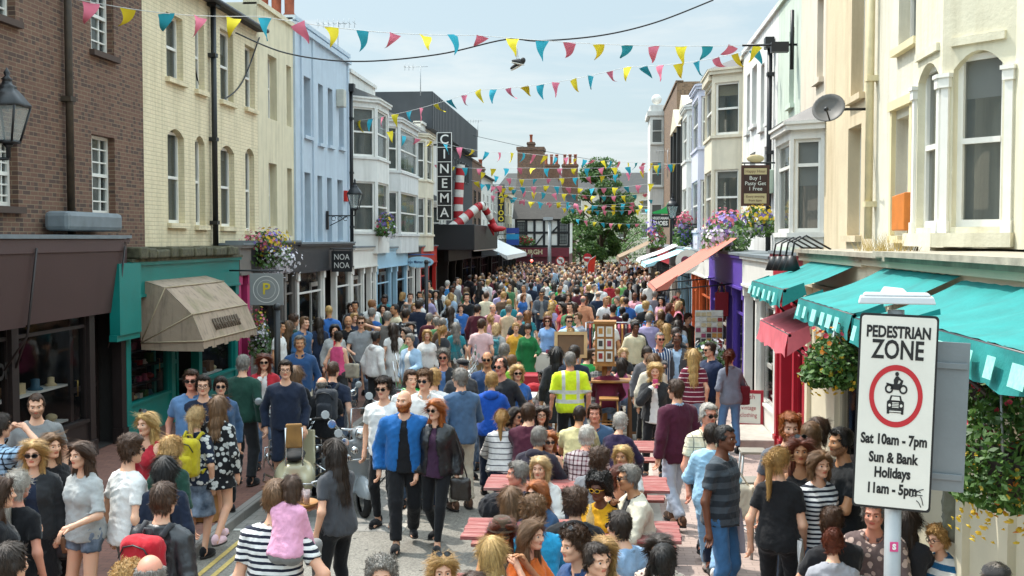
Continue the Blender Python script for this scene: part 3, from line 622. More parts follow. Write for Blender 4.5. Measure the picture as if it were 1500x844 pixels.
# houses beyond the cinema
FAR = [('narrow brown brick house just beyond the cinema', 692, 705, 8.6, brick_mat('far_brown_brick', '6a4c3c', '75543f', '4a3830', '94846c'), M_brnd),
  ('slim white house beside the yellow lettered vertical sign', 705, 722, 8.0, W_wht, M_white), ('small grey rendered house beyond the yellow lettered sign', 722, 738, 7.6, wall_mat('grey_render', '9a978f', '706c64', 0.4), M_white),
  ('cream rendered house near the blue hanging boards', 738, 750, 7.2, W_crm, M_white), ('pale corner house before the side street', 750, 757, 6.9, W_wht, M_white)]
for (lb, a, c, zt, wm, fm) in FAR:
 r, T = house('terraced_house', lb, 'L', XL, YL(a), YL(c), zt, wm, [], zb=2.9, roof='slope' if a in (705, 738) else 'flat', group='far houses on the left'); L = YL(c) - YL(a); k = max(2, int(L / 2.2))
 for j in range(k):
  for (z0, z1) in ((3.6, 4.9), (5.6, 6.7)):
   u = YL(a) + L * (j + 0.5) / k
   window_parts(r, T, u - 0.45, u + 0.45, z0, z1, 0.03, 'sash', fm, 0.3, True, fm)
 shopfront(r, 'L', XS, XL, YS(a - 3), YS(c - 3), 2.35, 2.95, random.choice([M_chr, M_teal, M_gfas, M_lblu]), random.choice([M_white, M_chr, M_brnd]), [(YS(a - 3) + .1, YS(a - 3) + L * .6, 'g'), (YS(a - 3) + L * .6, YS(c - 3) - .1, 'd')], 0.6)
 if a in (692, 722): chimney(r, -11.0, -9.2, YL(a) + 0.1, YL(a) + 0.9, zt - .3, zt + 1.4, W_brick, 3, True, 0.6)

# the half timbered pub facing down the street, and the roofs behind it
YP = 95.0
def TP(u, v, w): return (u, YP - w, v)
xp0, xp1 = atY(756, 350, YP).x, atY(834, 350, YP).x
pub = thing('timbered_pub', 'half timbered black and white pub with maroon ground floor at the end of the street', 'building', (-5, YP, 0))
zz = lambda py: atY(800, py, YP).z
b = MB(TP); b.box(xp0, xp1, 0, zz(372), -9, 0.05); b.build('ground_floor', mat('maroon_paint', '5d1f2a', 0.5, kind='pos'), pub)
b = MB(TP); b.box(xp0, xp1, zz(372), zz(321), -9, 0); b.build('wall', W_wht, pub)
b = MB(TP)
for px in (756, 771, 783, 797, 806, 818, 833): x = atY(px, 340, YP).x; b.box(x - 0.1, x + 0.1, zz(362), zz(321), 0, 0.07)
for py in (361, 341, 322): b.box(xp0, xp1, zz(py) - .08, zz(py) + .1, 0.001, 0.06)
b.prism([(atY(783, 0, YP).x, zz(360), 0.03), (atY(797, 0, YP).x, zz(342), 0.03), (atY(797, 0, YP).x, zz(345), 0.03), (atY(785, 0, YP).x, zz(361), 0.03)], (0, 0, 0.045))
b.prism([(atY(806, 0, YP).x, zz(342), 0.03), (atY(818, 0, YP).x, zz(330), 0.03), (atY(818, 0, YP).x, zz(333), 0.03), (atY(806, 0, YP).x, zz(346), 0.03)], (0, 0, 0.045))
b.build('timber_frame', M_black, pub)
for (p0, p1) in ((758, 769), (820, 831)): window_parts(pub, TP, atY(p0, 0, YP).x, atY(p1, 0, YP).x, zz(358), zz(325), 0.03, 'sash6', M_black, 0.2, False)
b = MB(TP); b.box(xp0, xp1, zz(376), zz(363), 0.05, 0.25); b.build('fascia', mat('maroon_fascia', '6b2330', 0.5, kind='pos'), pub)
b = MB(TP); b.quad((xp0 - .3, zz(321), 0.3), (xp1 + .3, zz(321), 0.3), (xp1 - 1.2, zz(258), -4.5), (xp0 - .3, zz(258), -4.5)); b.poly([(xp1 + .3, zz(321), 0.3), (xp1 - 1.2, zz(258), -4.5), (xp1 + .3, zz(321), -9)]); b.build('roof', paver_mat('clay_tile', '35312d', '403b36', '383430', 0.25, 0.12, '413e38'), pub)
text('lettering', 'BURGH', 0.55, mat('cream_lettering', 'd8c9a0', 0.6), pub, (atY(790, 0, YP).x - .6, YP - 0.27, zz(369.5)), (1, 0, 0), (0, 0, 1), bold=0.012)
for i, (p0, p1, pyt, pyb, Y, lb, wm) in enumerate([(758, 796, 215, 262, 108, 'brick house with a broad chimney stack rising behind the pub roof', W_brick), (770, 842, 258, 322, 112, 'dark tiled brick house right behind the pub', brick_mat('orange_brick', '74503e', '7c5844', '5e4234', '9a8a74'))]):
 T = (lambda Y: (lambda u, v, w: (u, Y - w, v)))(Y); x0, x1 = atY(p0, 0, Y).x, atY(p1, 0, Y).x; z1 = atY(800, pyt, Y).z; r = thing('brick_house', lb, 'building', (x0, Y, 0)); b = MB(T)
 if i == 0:
  b.box(x0, x1, 0, z1, -3, 0); b.box(x0 - .1, x1 + .1, z1 - .3, z1, -3.1, 0.1); b.build('wall', wm, r); chimney(r, x0 + .9, x0 + 1.6, Y + .5, Y + 1.5, z1, z1 + .5, wm, 1)
 else:
  b.box(x0, x1, 0, z1 - 3.4, -8, 0); b.build('wall', wm, r); b = MB(T); b.quad((x0, z1 - 3.4, 0.3), (x1, z1 - 3.4, .3), (x1, z1 - .5, -4), (x0, z1 - .5, -4)); b.build('roof', M_slate, r)
  for cx in (808, 836): a = atY(cx, 0, Y).x; chimney(r, a - .9, a + .7, Y + 2, Y + 2.8, z1 - 2.4, z1 + 1.3, wm, 3, True, 1.0, 0.16)

# ------------------------------------------------------------------ right terrace
XR, XG = 3.9, 2.9
def YR(px, X=3.9): return atX(px, 400, X).y
W_r1 = wall_mat('cream_stucco', 'd8d2ba', '9a8f70', 0.5)
W_r2 = wall_mat('light_cream_stucco', 'd6d1bf', '9a917a', 0.5)
W_r3 = wall_mat('peach_stucco', 'd3c2a2', '98825e', 0.5)
W_r3b = wall_mat('pinkish_stucco', 'd8cbb8', '978a78', 0.35)
W_r4 = wall_mat('pale_green_stucco', 'c3cfc0', '8b9686', 0.5)
W_r5 = wall_mat('white_stucco', 'd8d8d4', '8f8c84', 0.5)
W_lav = wall_mat('lavender_white_stucco', 'c9c9d6', '8c8c98', 0.3)
M_stone = mat('weathered_stone', '9c9484', 0.9, var=0.3, kind='pos', scale=5, bump=.4)
M_cshop = mat('cream_shop_paint', 'cfc7ae', 0.6, var=0.08, kind='pos', scale=2)
M_redd = mat('crimson_shop_paint', 'a3182a', 0.45, var=0.1, kind='pos', scale=3)
M_purp = mat('purple_shop_paint', '5a3fa0', 0.5, var=0.08, kind='pos', scale=3)
r1, TR1 = house('cream_bay_house', 'cream stucco house with a white columned arched bay window behind the no vehicles sign', 'R', XR, 6.0, YR(1362), 8.6, W_r1, [], zb=3.4)
# its bay: facets with slim columns and arched heads
def arched_bay(root):
 X = XR; y1, y0 = YR(1384), YR(1482); pl = [(y0, 0.0), (y0 + 0.62, 0.50), (y1 - 0.5, 0.50), (y1, 0.0)]; Tw = side_T('R', X); wb = MB(); cb = MB()
 for i in range(3):
  (a, wa), (c, wc) = pl[i], pl[i + 1]; d = Vector((c - a, wc - wa, 0)); L = d.length; d /= L; nrm = Vector((-d.y, d.x, 0))
  T = (lambda a, wa, d, nrm: (lambda u, v, w: Tw(a + d.x * u + nrm.x * w, v, wa + d.y * u + nrm.y * w)))(a, wa, d, nrm)
  wb.T = T; o = (0.13, L - 0.13, 3.62, 5.35, 0.16); wall_open(wb, 0, L, 3.45, 6.6, [o], 0.09); window_parts(root, T, o[0], o[1], o[2], o[3] - 0.02, -0.09, 'sash', M_white, 0.25, False, fr=0.06)
  wb.box(-0.04, L + .04, 3.42, 3.56, -0.02, 0.10)
  wb.box(0.10, L - .10, 5.42, 5.50, -0.01, 0.035)
  for u in (0.05, L - 0.05): cb = MB(T); cb.box(u - 0.042, u + 0.042, 3.56, 5.08, -0.02, 0.03); cb.box(u - 0.06, u + 0.06, 5.02, 5.12, -0.02, 0.05); cb.box(u - .075, u + .075, 5.12, 5.16, -.02, .065); cb.box(u - .055, u + .055, 3.56, 3.68, -.02, .045); cb.build('column', M_white, root)
 wb.build('bay', W_r1, root)
arched_bay(r1)
b = MB(TR1)
for (a, c) in ((6.2, 7.0), (9.9, 10.2)): b.box(a, c, 5.1, 5.2, 0, 0.1); b.box(a, c, 5.2, 5.26, 0, 0.14); b.box(a + .05, c - .05, 3.5, 5.1, 0, 0.05)
b.build('string_course', W_r1, r1)
r2, TR2 = house('light_cream_house', 'light cream stucco house with stone sills and an orange alarm box', 'R', XR, YR(1362), YR(1277), 8.6, W_r2, [(1311, 1341, -90, 66, 'sash', 0.3), (1310, 1334, 172, 345, 'sash', 0)], zb=3.3, sm=M_cream, dep=0.16)
b = MB(TR2); o = pxop('R', XR, 1308, 1338, 152, 345); b.box(o[0] - .02, o[0] + .10, o[2], o[3] - .06, 0, .06); b.box(o[1] - .05, o[1] + .05, o[2], o[3] - .06, 0, .06); b.box(o[0] - .05, o[1] + .08, o[3] - .06, o[3] + .06, 0, .09); b.build('window_surround', M_cream, r2)
drainpipe(r2, 'R', XR, YR(1281), 3.5, 8.5, mat('cream_pipe', 'd0c39c', .6, kind='pos'), 0.055, False)
b = MB(TR2); o = pxop('R', XR, 1323, 1342, 283, 338); b.prism([(o[0], o[2], 0.0), (o[1], o[2], 0), (o[1], o[3] - .03, 0), (o[0], o[3], 0)], (0, 0, 0.16)); b.build('alarm_box', mat('orange_plastic', 'c8752a', .5, kind='pos'), r2, bevel=.015)
r3, TR3 = house('peach_house', 'peach stucco house with tall sashes and a grey satellite dish beside them', 'R', XR, YR(1277), YR(1206), 8.6, W_r3, [(1243, 1262, -60, 142, 'sash', 0.3), (1240, 1259, 186, 345, 'plain', 0)], zb=3.2, dep=0.2)
r3b, TR3b = house('pinkish_cream_house', 'pinkish cream house with a white oriel window over the small turquoise awning', 'R', XR, YR(1206), YR(1170), 8.6, W_r3b, [(1193, 1202, 0, 118, 'sash', 0.6)], zb=3.2)
bay(r3b, 'R', XR, YR(1206) + .03, YR(1206) + 2.45, 3.35, 5.62, 0.55, 0.32, M_white, W_wht, [(3.62, 5.3)], M_black, 0.2, kind='fan', wpad=.07)
r4, TR4 = house('pale_green_house', 'pale green stucco house with a single small dark window high up', 'R', XR, YR(1170), YR(1137), 8.7, W_r4, [(1153, 1160, 48, 155, 'sash', 0)], zb=3.1)
b = MB(TR4); o = pxop('R', XR, 1126, 1137, 236, 262); b.box(o[0] + .5, o[0] + 1.1, 4.55, 5.1, .0, .2); b.build('vent_box', mat('pale_green_box', 'a9b7a6', .5, kind='pos'), r4, bevel=.02)
r5, TR5 = house('white_house', 'flaking white stucco house with narrow shuttered windows beyond the pale green house', 'R', XR, YR(1137), YR(1087), 8.7, W_r5, [(1122, 1127, 80, 180, 'sash', 0.4), (1112, 1117, 97, 190, 'sash', .5), (1099, 1106, 100, 185, 'sash', 0.2), (1092, 1096, 112, 195, 'sash', 0), (1118, 1124, 215, 300, 'sash', 0.3), (1097, 1105, 225, 320, 'sash', 0.3)], zb=3.0)
drainpipe(r5, 'R', XR, YR(1131), 3.2, 7.9, M_black, 0.06)
def rbay(name, label, px0, px1, zt, wm, proj, floors, zb=2.95, roofm=None, roof='flat'):
 r, T = house(name, label, 'R', XR, YR(px0), YR(px1), zt, wm, [], zb=zb, roof=roof); a, c = YR(px0), YR(px1); L = c - a
 bay(r, 'R', XR, a + L * 0.06, a + L * 0.7, floors[0][0] - .7, floors[-1][1] + .4, proj, 0.55, M_white, wm, floors, roofm, 0.4)
 window_parts(r, T, a + L * .78, a + L * .95, floors[0][0], floors[0][1], 0.02, 'sash', M_white, .3, True); return r
r6 = rbay('hooded_bay_house', 'ivory house with a dentil corniced bay and black hood', 1087, 1058, 8.6, W_crw, 0.8, [(3.9, 5.5), (6.5, 8.0)], roofm=M_black)
b = MB(side_T('R', XR))
a, c = YR(1087), YR(1058); L = c - a
for k in range(22): u = a + L * .18 + k * (L * .4) / 22; b.box(u, u + .08, 8.1, 8.22, .8, .9)
b.build('dentil', W_crw, r6)
r7 = rbay('lavender_bay_house', 'lavender white house with tall bay windows on both upper storeys', 1058, 1034, 9.2, W_lav, 0.75, [(3.8, 5.5), (6.6, 8.3)])
r8 = rbay('grey_white_bay_house', 'grey white bay house with a shallow cornice next to the lavender house', 1034, 1017, 9.4, W_wht, 0.7, [(3.8, 5.5), (6.6, 8.3)])
r9, TR9 = house('pillared_house', 'white house with black painted pillars and moulded gables', 'R', XR, YR(1017), YR(990), 9.0, W_crw, [], zb=2.9)
b = MB(TR9)
for px in (1016, 1008, 1001, 995, 991): u = YR(px); b.box(u, u + 0.4, 3.0, 9.0, 0, 0.35)
b.build('black_pillar', M_black, r9)
for px in (1012, 1004, 998): u = YR(px); window_parts(r9, TR9, u, u + 1.0, 3.8, 5.4, .03, 'sash', M_white, .3, True); window_parts(r9, TR9, u, u + 1.0, 6.3, 7.9, .03, 'sash', M_white, .3, True)
b = MB(TR9)
for (p0, p1) in ((1015, 1003), (1002, 991)): a, c = YR(p0), YR(p1); b.prism([(a, 9.0, -.2), (c, 9.0, -.2), ((a + c) / 2, 10.1, -.2)], (0, 0, .6))
b.build('gable', W_crw, r9)
r10, TR10 = house('brick_corner_house', 'tall brown brick corner house with a white corner turret', 'R', XR, YR(990), YR(966), 12.0, brick_mat('right_brick', '7d6450', '8a6f58', '5a483c', 'a09078'), [], zb=2.9)
b = MB(TR10); a = YR(990); b.box(YR(967) - 4, YR(967), 3, 12.3, 0.0, 0.9); b.box(YR(967) - 4.1, YR(967) + .1, 11.6, 11.9, 0, 1.1); b.sphere((YR(967) - 2, 12.9, .4), .35, 8, 6); b.build('turret', W_wht, r10)
for z in (4.2, 7.0, 9.8): window_parts(r10, (lambda u, v, w: (XR - .45 + u, YR(967) - 4.02 - w, v)), -.35, .35, z, z + 1.6, 0.01, 'sash', M_white, .3, True)
for i, (a, c, zt, wm) in enumerate([(966, 950, 8.4, W_crw), (950, 938, 7.6, W_wht)]):
 y0, y1 = 76 + i * 12, 88 + i * 12 - .5; X = 4.2 + i * .3
 r, T = house('terraced_house', ['cream terraced house past the brick corner house', 'white terraced house at the far right end of the street'][i], 'R', X, y0, y1, zt, wm, [], zb=2.9, roof='slope')
 for j in range(5):
  for (z0, z1) in ((3.6, 4.9), (5.5, 6.6)): u = y0 + 1.3 + j * 2.2; window_parts(r, T, u, u + .9, z0, z1, .03, 'sash', M_white, .3, True)
 shopfront(r, 'R', X - .6, X, y0, y1, 2.35, 2.95, M_chr, M_white, [(y0 + .2, y0 + 6, 'g'), (y0 + 6, y0 + 8, 'd'), (y0 + 8, y1 - .2, 'g')])
# end of the street beyond the tree
fe, TFE = thing('white_villa', 'white rendered villa half hidden behind the street tree', 'building', (2.5, 125, 0)), (lambda u, v, w: (u, 125 - w, v))
b = MB(TFE); b.box(-12, 9, 0, 8.6, -8, 0); b.build('wall', W_crw, fe)
b = MB(TFE); b.quad((-12.3, 8.6, .3), (9.3, 8.6, .3), (8, 11, -4), (-11, 11, -4)); b.build('roof', M_slate, fe)
for k in range(8):
 for z in (3.6, 6.3): window_parts(fe, TFE, -11 + k * 2.5, -10 + k * 2.5, z, z + 1.5, .03, 'sash', M_white, .3, True)
# right shopfronts (they stand a metre in front of the houses)
def rshop(root, px0, px1, zf0, zf1, fm, pm, plan, stall=.5, slab=None, dm=None):
 a, c = YR(px0, XG), YR(px1, XG); L = c - a; bays = []; t = 0
 for (f, k) in plan: bays.append((a + .08 + t * (L - .16), a + .08 + (t + f) * (L - .16), k)); t += f
 shopfront(root, 'R', XG, XR, a, c, zf0, zf1, fm, pm, bays, stall, slab=slab or M_stone, dm=dm)
 return a, c
a1, c1 = YR(1800, XG), 11.3
shopfront(r1, 'R', XG, XR, 5.3, 11.25, 2.95, 3.22, M_cshop, M_cshop, [(5.4, 8.2, 'w'), (8.2, 9.2, 'w'), (9.2, 11.15, 'w')], .5, slab=M_stone)
shopfront(r2, 'R', XG, XR, 11.25, 12.3, 2.95, 3.22, M_cshop, M_cshop, [(11.3, 12.25, 'w')], .5, slab=M_stone)
shopfront(r3, 'R', XG, XR, 12.3, 16.2, 2.9, 3.2, M_cshop, M_cshop, [(12.4, 14.2, 'g'), (14.2, 16.1, 'w')], .5, slab=M_stone)
b = MB(side_T('R', XG)); b.box(11.3, 16.1, 3.31, 3.36, -.9, .25); b.box(5.4, 11.2, 3.33, 3.38, -.9, .3); b.build('ledge', M_stone, r2)
shopfront(r3b, 'R', XG, XR, 16.2, 19.0, 2.75, 3.2, M_redd, M_redd, [(16.3, 17.2, 'g'), (17.2, 18.4, 'd'), (18.4, 18.9, 'w')], .5)
shopfront(r4, 'R', XG, XR, 19.0, 23.2, 2.6, 3.1, M_white, M_white, [(19.1, 21.4, 'g'), (21.4, 23.1, 'd')], .5)
goods(r4, 'R', XG, 19.3, 21.2, (.6, 1.2), -.2, 6, .25)
shopfront(r5, 'R', XG, XR, 23.2, 30.5, 2.5, 3.1, M_purp, M_purp, [(23.3, 25.2, 'g'), (25.2, 26.4, 'd'), (26.4, 30.4, 'g')], .5)
goods(r5, 'R', XG, 26.6, 30.2, (.7, 1.3), -.2, 10, .25)
cols = [(M_white, mat('orange_paint', 'c05a28', .5, kind='pos')), (M_lblu, M_lblu), (M_chr, M_white), (M_redd, M_chr), (M_gfas, M_white)]
for (r, y0, y1), (fm, pm) in zip([(r6, 30.5, 36.8), (r7, 36.8, 44), (r8, 44, 49), (r9, 49, 61.5), (r10, 61.5, 75.5)], cols):
 shopfront(r, 'R', XG, XR, y0, y1, 2.45, 3.05, fm, pm, [(y0 + .1, y0 + (y1 - y0) * .55, 'g'), (y0 + (y1 - y0) * .55, y0 + (y1 - y0) * .75, 'd'), (y0 + (y1 - y0) * .75, y1 - .1, 'g')], .5)
# ------------------------------------------------------------------ signs, lamps, awnings, flowers
M_sgrey = mat('galvanised_grey', 'a3a7a8', 0.5, 0.3, var=.08, kind='pos')
M_signw = mat('sign_white', 'dcd8cc', 0.45, var=0.05, kind='pos', scale=4)
M_txt = mat('sign_black', '141414', 0.5, var=0)
M_sred = mat('sign_red', 'b8222a', 0.45, var=.04)
M_cw = mat('lettering_white', 'e2e0da', 0.6, var=0)
M_yl = mat('lettering_yellow', 'd8c030', 0.6, var=0)
M_turq = mat('turquoise_canvas', '127d7a', 0.8, var=0.2, scale=3, kind='pos', bump=.5)
M_chrome = mat('chrome', 'c8c8c8', 0.12, 1.0, var=.05, bump=0)
M_rub = mat('black_rubber', '151515', 0.8, bump=.2)
M_wood = mat('honey_wood', '9a6a34', 0.6, var=.25, scale=12)
M_lampglass = glass_mat('lamp_glass', 'b8c0bc', 0.35)

def rect_T(o, r, u):
 r = Vector(r).normalized(); u = Vector(u).normalized(); n = r.cross(u); o = Vector(o); return lambda a, b, c: o + r * a + u * b + n * c
def round_rect(w, h, r, n=5):
 pts = []
 for cx, cy, a0 in ((w / 2 - r, h / 2 - r, 0), (-w / 2 + r, h / 2 - r, 90), (-w / 2 + r, -h / 2 + r, 180), (w / 2 - r, -h / 2 + r, 270)):
  for k in range(n): a = R(a0 + 90 * k / (n - 1)); pts.append((cx + r * math.cos(a), cy + r * math.sin(a)))
 return pts
def plate(T, pts, w0, w1):
 b = MB(T); n = len(pts); b.add([(x, y, w0) for x, y in pts] + [(x, y, w1) for x, y in pts], [tuple(range(n))[::-1], tuple(range(n, 2 * n))] + [(i, (i + 1) % n, n + (i + 1) % n, n + i) for i in range(n)]); return b

# the no vehicles sign on its post, close to the camera
yS = 5.3; sc = atY(1311, 604, yS); rv = Vector((math.cos(R(12)), -math.sin(R(12)), -0.035)).normalized(); uv = Vector((0.03, 0, 1)).normalized()
sp = thing('no_vehicles_sign', 'white upright pedestrian zone sign with a red ring on a grey post', 'sign', (sc.x, yS, 0)); TS0 = rect_T(sc, rv, uv); TS = lambda a, b_, c: TS0(a * .85, b_, c); sw, sh_ = 0.385, 0.885
plate(TS, round_rect(sw + .022, sh_ + .022, .02), -.004, .0).build('border', M_txt, sp)
plate(TS, round_rect(sw, sh_, .016), .001, .0035).build('sign_panel', M_signw, sp)
for (tx, ty, sz, xs) in (('PEDESTRIAN', .368, .074, .80), ('ZONE', .285, .122, .80), ('Sat 10am - 7pm', -.13, .066, .82), ('Sun & Bank', -.215, .066, .82), ('Holidays', -.285, .066, .82), ('11am - 5pm', -.36, .066, .82)):
 text('lettering', tx, sz, M_txt, sp, TS(0, ty, .0045), rv, uv, bold=.0026, xs=xs * .85, ext=.0006)
b = MB(TS)
for k in range(48):
 a, c = 2 * PI * k / 48, 2 * PI * (k + 1) / 48; q = lambda r, t: (r * .95 * math.cos(t), .075 + r * math.sin(t), .0055); b.quad(q(.119, a), q(.119, c), q(.145, c), q(.145, a))
b.build('red_ring', M_sred, sp)
b = MB(TS)   # motorcycle and car pictograms
def disc(b, cx, cy, r, w, r2=0, n=18):
 for k in range(n):
  a, c = 2 * PI * k / n, 2 * PI * (k + 1) / n; b.quad((cx + r2 * math.cos(a), cy + r2 * math.sin(a), w), (cx + r2 * math.cos(c), cy + r2 * math.sin(c), w), (cx + r * math.cos(c), cy + r * math.sin(c), w), (cx + r * math.cos(a), cy + r * math.sin(a), w))
P2 = lambda pts, w=.0055: b.poly([(x, y, w) for x, y in pts])
disc(b, -.036, .108, .022, .0055, .013); disc(b, .037, .108, .022, .0055, .013)
P2([(-.030, .106), (.015, .104), (.030, .128), (.036, .150), (.026, .152), (.016, .134), (-.020, .130), (-.052, .136), (-.050, .126), (-.026, .118)]); P2([(-.012, .130), (.006, .132), (.012, .150), (.030, .144), (.030, .150), (.008, .168), (-.004, .166), (-.014, .150)]); disc(b, .002, .178, .010, .0058)
P2([(-.034, .052), (-.026, .078), (.026, .078), (.034, .052)], .0052); P2([(-.044, .012), (-.044, .048), (-.036, .056), (.036, .056), (.044, .048), (.044, .012)], .0055)
for s in (-1, 1): P2([(s * .043, .013), (s * .043, -.008), (s * .030, -.008), (s * .030, .013)])
P2([(-.038, -.002), (.038, -.002), (.038, .011), (-.038, .011)], .0057); b.build('pictogram', M_txt, sp)
b = MB(TS); P2([(-.023, .056), (-.018, .073), (.018, .073), (.023, .056)], .0062)
for s in (-1, 1): disc(b, s * .030, .032, .007, .0062)
for k in range(4): P2([(-.017, .022 + k * .007), (.017, .022 + k * .007), (.017, .0255 + k * .007), (-.017, .0255 + k * .007)], .0062)
P2([(-.03, .002), (.03, .002), (.03, .007), (-.03, .007)], .0066); b.build('pictogram_window', M_signw, sp)
b = MB(TS)
for (x0, y0, x1, y1) in ((.10, -.385, .16, -.375), (.12, -.37, .165, -.345), (.13, -.40, .155, -.43), (.115, -.36, .15, -.362), (.15, -.38, .165, -.42)): b.tube([(x0, y0, .005), ((x0 + x1) / 2, (y0 + y1) / 2 + .006, .005), (x1, y1, .005)], .002, 4)
b.build('pen_scrawl', M_txt, sp)
pc = TS(0.0, 0, -.055)
b = MB(); b.tube([(pc.x, pc.y, -.05), (pc.x, pc.y, 3.17)], .038, 16); b.build('post', M_sgrey, sp)
b = MB(TS)
for v in (.36, -.36): b.box(-.13, .13, v - .02, v + .02, -.016, -.005); b.box(-.05, .05, v - .015, v + .015, -.1, -.005)
b.build('clamp', M_sgrey, sp)
b = MB(); b.sm = True; M = Matrix.Translation((pc.x, pc.y, 3.20)) @ Matrix.Rotation(R(-12), 4, 'Z'); b.sm = False
for (z0, z1, wx, wy) in ((0, .035, .17, .075), (.035, .05, .15, .065)): b.add([(-wx, -wy, z0), (wx, -wy, z0), (wx, wy, z0), (-wx, wy, z0), (-wx * .94, -wy * .9, z1), (wx * .94, -wy * .9, z1), (wx * .94, wy * .9, z1), (-wx * .94, wy * .9, z1)], [(0, 3, 2, 1), (4, 5, 6, 7), (0, 1, 5, 4), (1, 2, 6, 5), (2, 3, 7, 6), (3, 0, 4, 7)], M)
b.add([(-.07, -.05, .05), (.05, -.05, .05), (.05, .05, .05), (-.07, .05, .05), (-.055, -.03, .078), (.03, -.03, .07), (.03, .03, .07), (-.055, .03, .078)], [(4, 5, 6, 7), (0, 1, 5, 4), (1, 2, 6, 5), (2, 3, 7, 6), (3, 0, 4, 7)], M); b.build('sign_lamp', mat('lamp_housing', 'bfc2c2', .4, var=.06), sp, bevel=.006)
b = MB(TS); b.box(.205 - .245, .205 + .175, -.37, .33, -.125, -.121)
for v in (.22, -.30): b.box(-.06, .37, v - .014, v + .014, -.121, -.108)
b.build('back_to_back_panel', mat('sign_back_grey', '808688', .5, .4, var=.07), sp, bevel=.004)
b = MB(); b.box(pc.x - .022, pc.x + .016, pc.y - .0415, pc.y - .0385, 2.045, 2.09); b.build('sticker', mat('pink_sticker', 'c8407a', .5), sp)
text('lettering', 'S', .034, M_cw, sp, (pc.x - .003, pc.y - .0425, 2.067), (1, 0, 0), (0, 0, 1), bold=.002)

def lantern(label, loc, s, wallx, group='wall lanterns'):
 """a Victorian wall lantern: loc is the underside of its glass"""
 t = thing('wall_lantern', label, 'street lamp', loc, group=group); L = Vector(loc); M = Matrix.Translation(loc) @ Matrix.Scale(s, 4)
 b = MB(); b.lathe([(.30, .46), (.31, .49), (.20, .62), (.12, .70), (.13, .72), (.07, .76), (.06, .80), (.075, .82), (.03, .86), (.045, .90), (.0, .98)], 4, M @ Matrix.Rotation(PI / 4, 4, 'Z'))
 b.sm = False; b.build('lamp_roof', M_black, t)
 b = MB()
 for k in range(4): a = PI / 4 + k * PI / 2; b.tube([(.15 * math.cos(a), .15 * math.sin(a), 0), (.29 * math.cos(a), .29 * math.sin(a), .46)], .016, 5, M=M)
 b.lathe([(.0, -.03), (.17, -.02), (.165, .02), (0, .02)], 4, M @ Matrix.Rotation(PI / 4, 4, 'Z')); b.lathe([(.0, -.22), (.03, -.2), (.03, -.08), (.07, -.03), (0, -.03)], 8, M); b.build('frame', M_black, t)
 b = MB(); b.lathe([(.145, .02), (.28, .46)], 4, M @ Matrix.Rotation(PI / 4, 4, 'Z')); b.s = [False] * len(b.s); b.build('lamp_glass', M_lampglass, t)
 b = MB(); dx = wallx - L.x; z = L.z - .22 * s; b.tube([(L.x, L.y, z), (wallx, L.y, z)], .022 * s, 6); b.tube([(L.x + dx * .25, L.y, z), (L.x + dx * .6, L.y, z - .18 * s), (L.x + dx * .92, L.y, z - .32 * s)], .016 * s, 6)
 for q in (.35, .55, .78): b.tube([(L.x + dx * q + .07 * s * math.cos(a), L.y, z - .09 * s + .07 * s * math.sin(a)) for a in [k * .7 for k in range(9)]], .01 * s, 5)
 b.box(wallx - .03, wallx + .03, L.y - .06 * s, L.y + .06 * s, z - .45 * s, z + .15 * s); b.build('bracket', M_black, t); return t
p = atY(12, 208, 14.0); lantern('large black wall lantern on the brown brick house at the left edge', (p.x, p.y, p.z), .98, -8.46)
p = atY(520, 306, 34); lantern('black wall lantern on a scrolled bracket between the pale blue and white houses', (p.x, p.y, p.z), .95, -8.45)
p = atY(985, 320, 41); lantern('small black wall lantern above the purple flowers on the right', (p.x, p.y, p.z), .95, 3.88)
p = atY(727, 345, 72); lantern('tiny far wall lantern below the yellow lettered sign', (p.x, p.y, p.z), .95, -8.45)

# projecting signs
def hang_sign(name, label, px, py, X, w, h, m, texts, arm=None, rim=None, side='L', top=True):
 p = atX(px, py, X); t = thing(name, label, 'sign', tuple(p)); T = rect_T(p, (1, 0, 0), (0, 0, 1)); b = MB(T); b.box(-w / 2, w / 2, -h / 2, h / 2, -.05, 0); b.build('board', m, t, bevel=.006)
 if rim: b = MB(T); e = .04; b.box(-w / 2 - .01, w / 2 + .01, h / 2 - e, h / 2 + .01, -.06, .012); b.box(-w / 2 - .01, w / 2 + .01, -h / 2 - .01, -h / 2 + e, -.06, .012); b.box(-w / 2 - .01, -w / 2 + e, -h / 2 + e, h / 2 - e, -.06, .012); b.box(w / 2 - e, w / 2 + .01, -h / 2 + e, h / 2 - e, -.06, .012); b.build('rim', rim, t)
 for (tx, ox, oz, sz, mm, kw) in texts: text('lettering', tx, sz, mm, t, T(ox, oz, .006), (1, 0, 0), (0, 0, 1), **kw)
 if top:
  wx = (XL - p.x) if side == 'L' else (XR - p.x); b = MB(T); z = h / 2 + .06; b.tube([(-w / 2 if side == 'R' else w / 2, z, -.025), (wx, z, -.025)], .018, 6)
  for s in (-1, 1): b.tube([(s * w * .4, h / 2, -.025), (s * w * .4, z, -.025)], .01, 5)
  b.build('bracket', M_black, t)
 return t, T
t, T = hang_sign('shop_sign', 'square black sign with two rows of white capitals', 500.5, 383, -7.55, .60, .60, mat('sign_charcoal', '1c1c1e', .5), [('NOA', 0, .12, .24, M_cw, dict(bold=-.001, xs=.85)), ('NOA', 0, -.12, .24, M_cw, dict(bold=-.001, xs=.85))])
t, T = hang_sign('shop_sign', 'grey square sign with a white ring and a yellow letter', 390, 424, -7.1, .72, .67, mat('sign_grey', '8e908f', .6, var=.05), [('P', .0, .0, .34, M_yl, dict(bold=.004))])
b = MB(T); disc(b, 0, 0, .285, .004, .270, 36); disc(b, 0, 0, .20, .004, .193, 36); b.build('ring', M_cw, t)
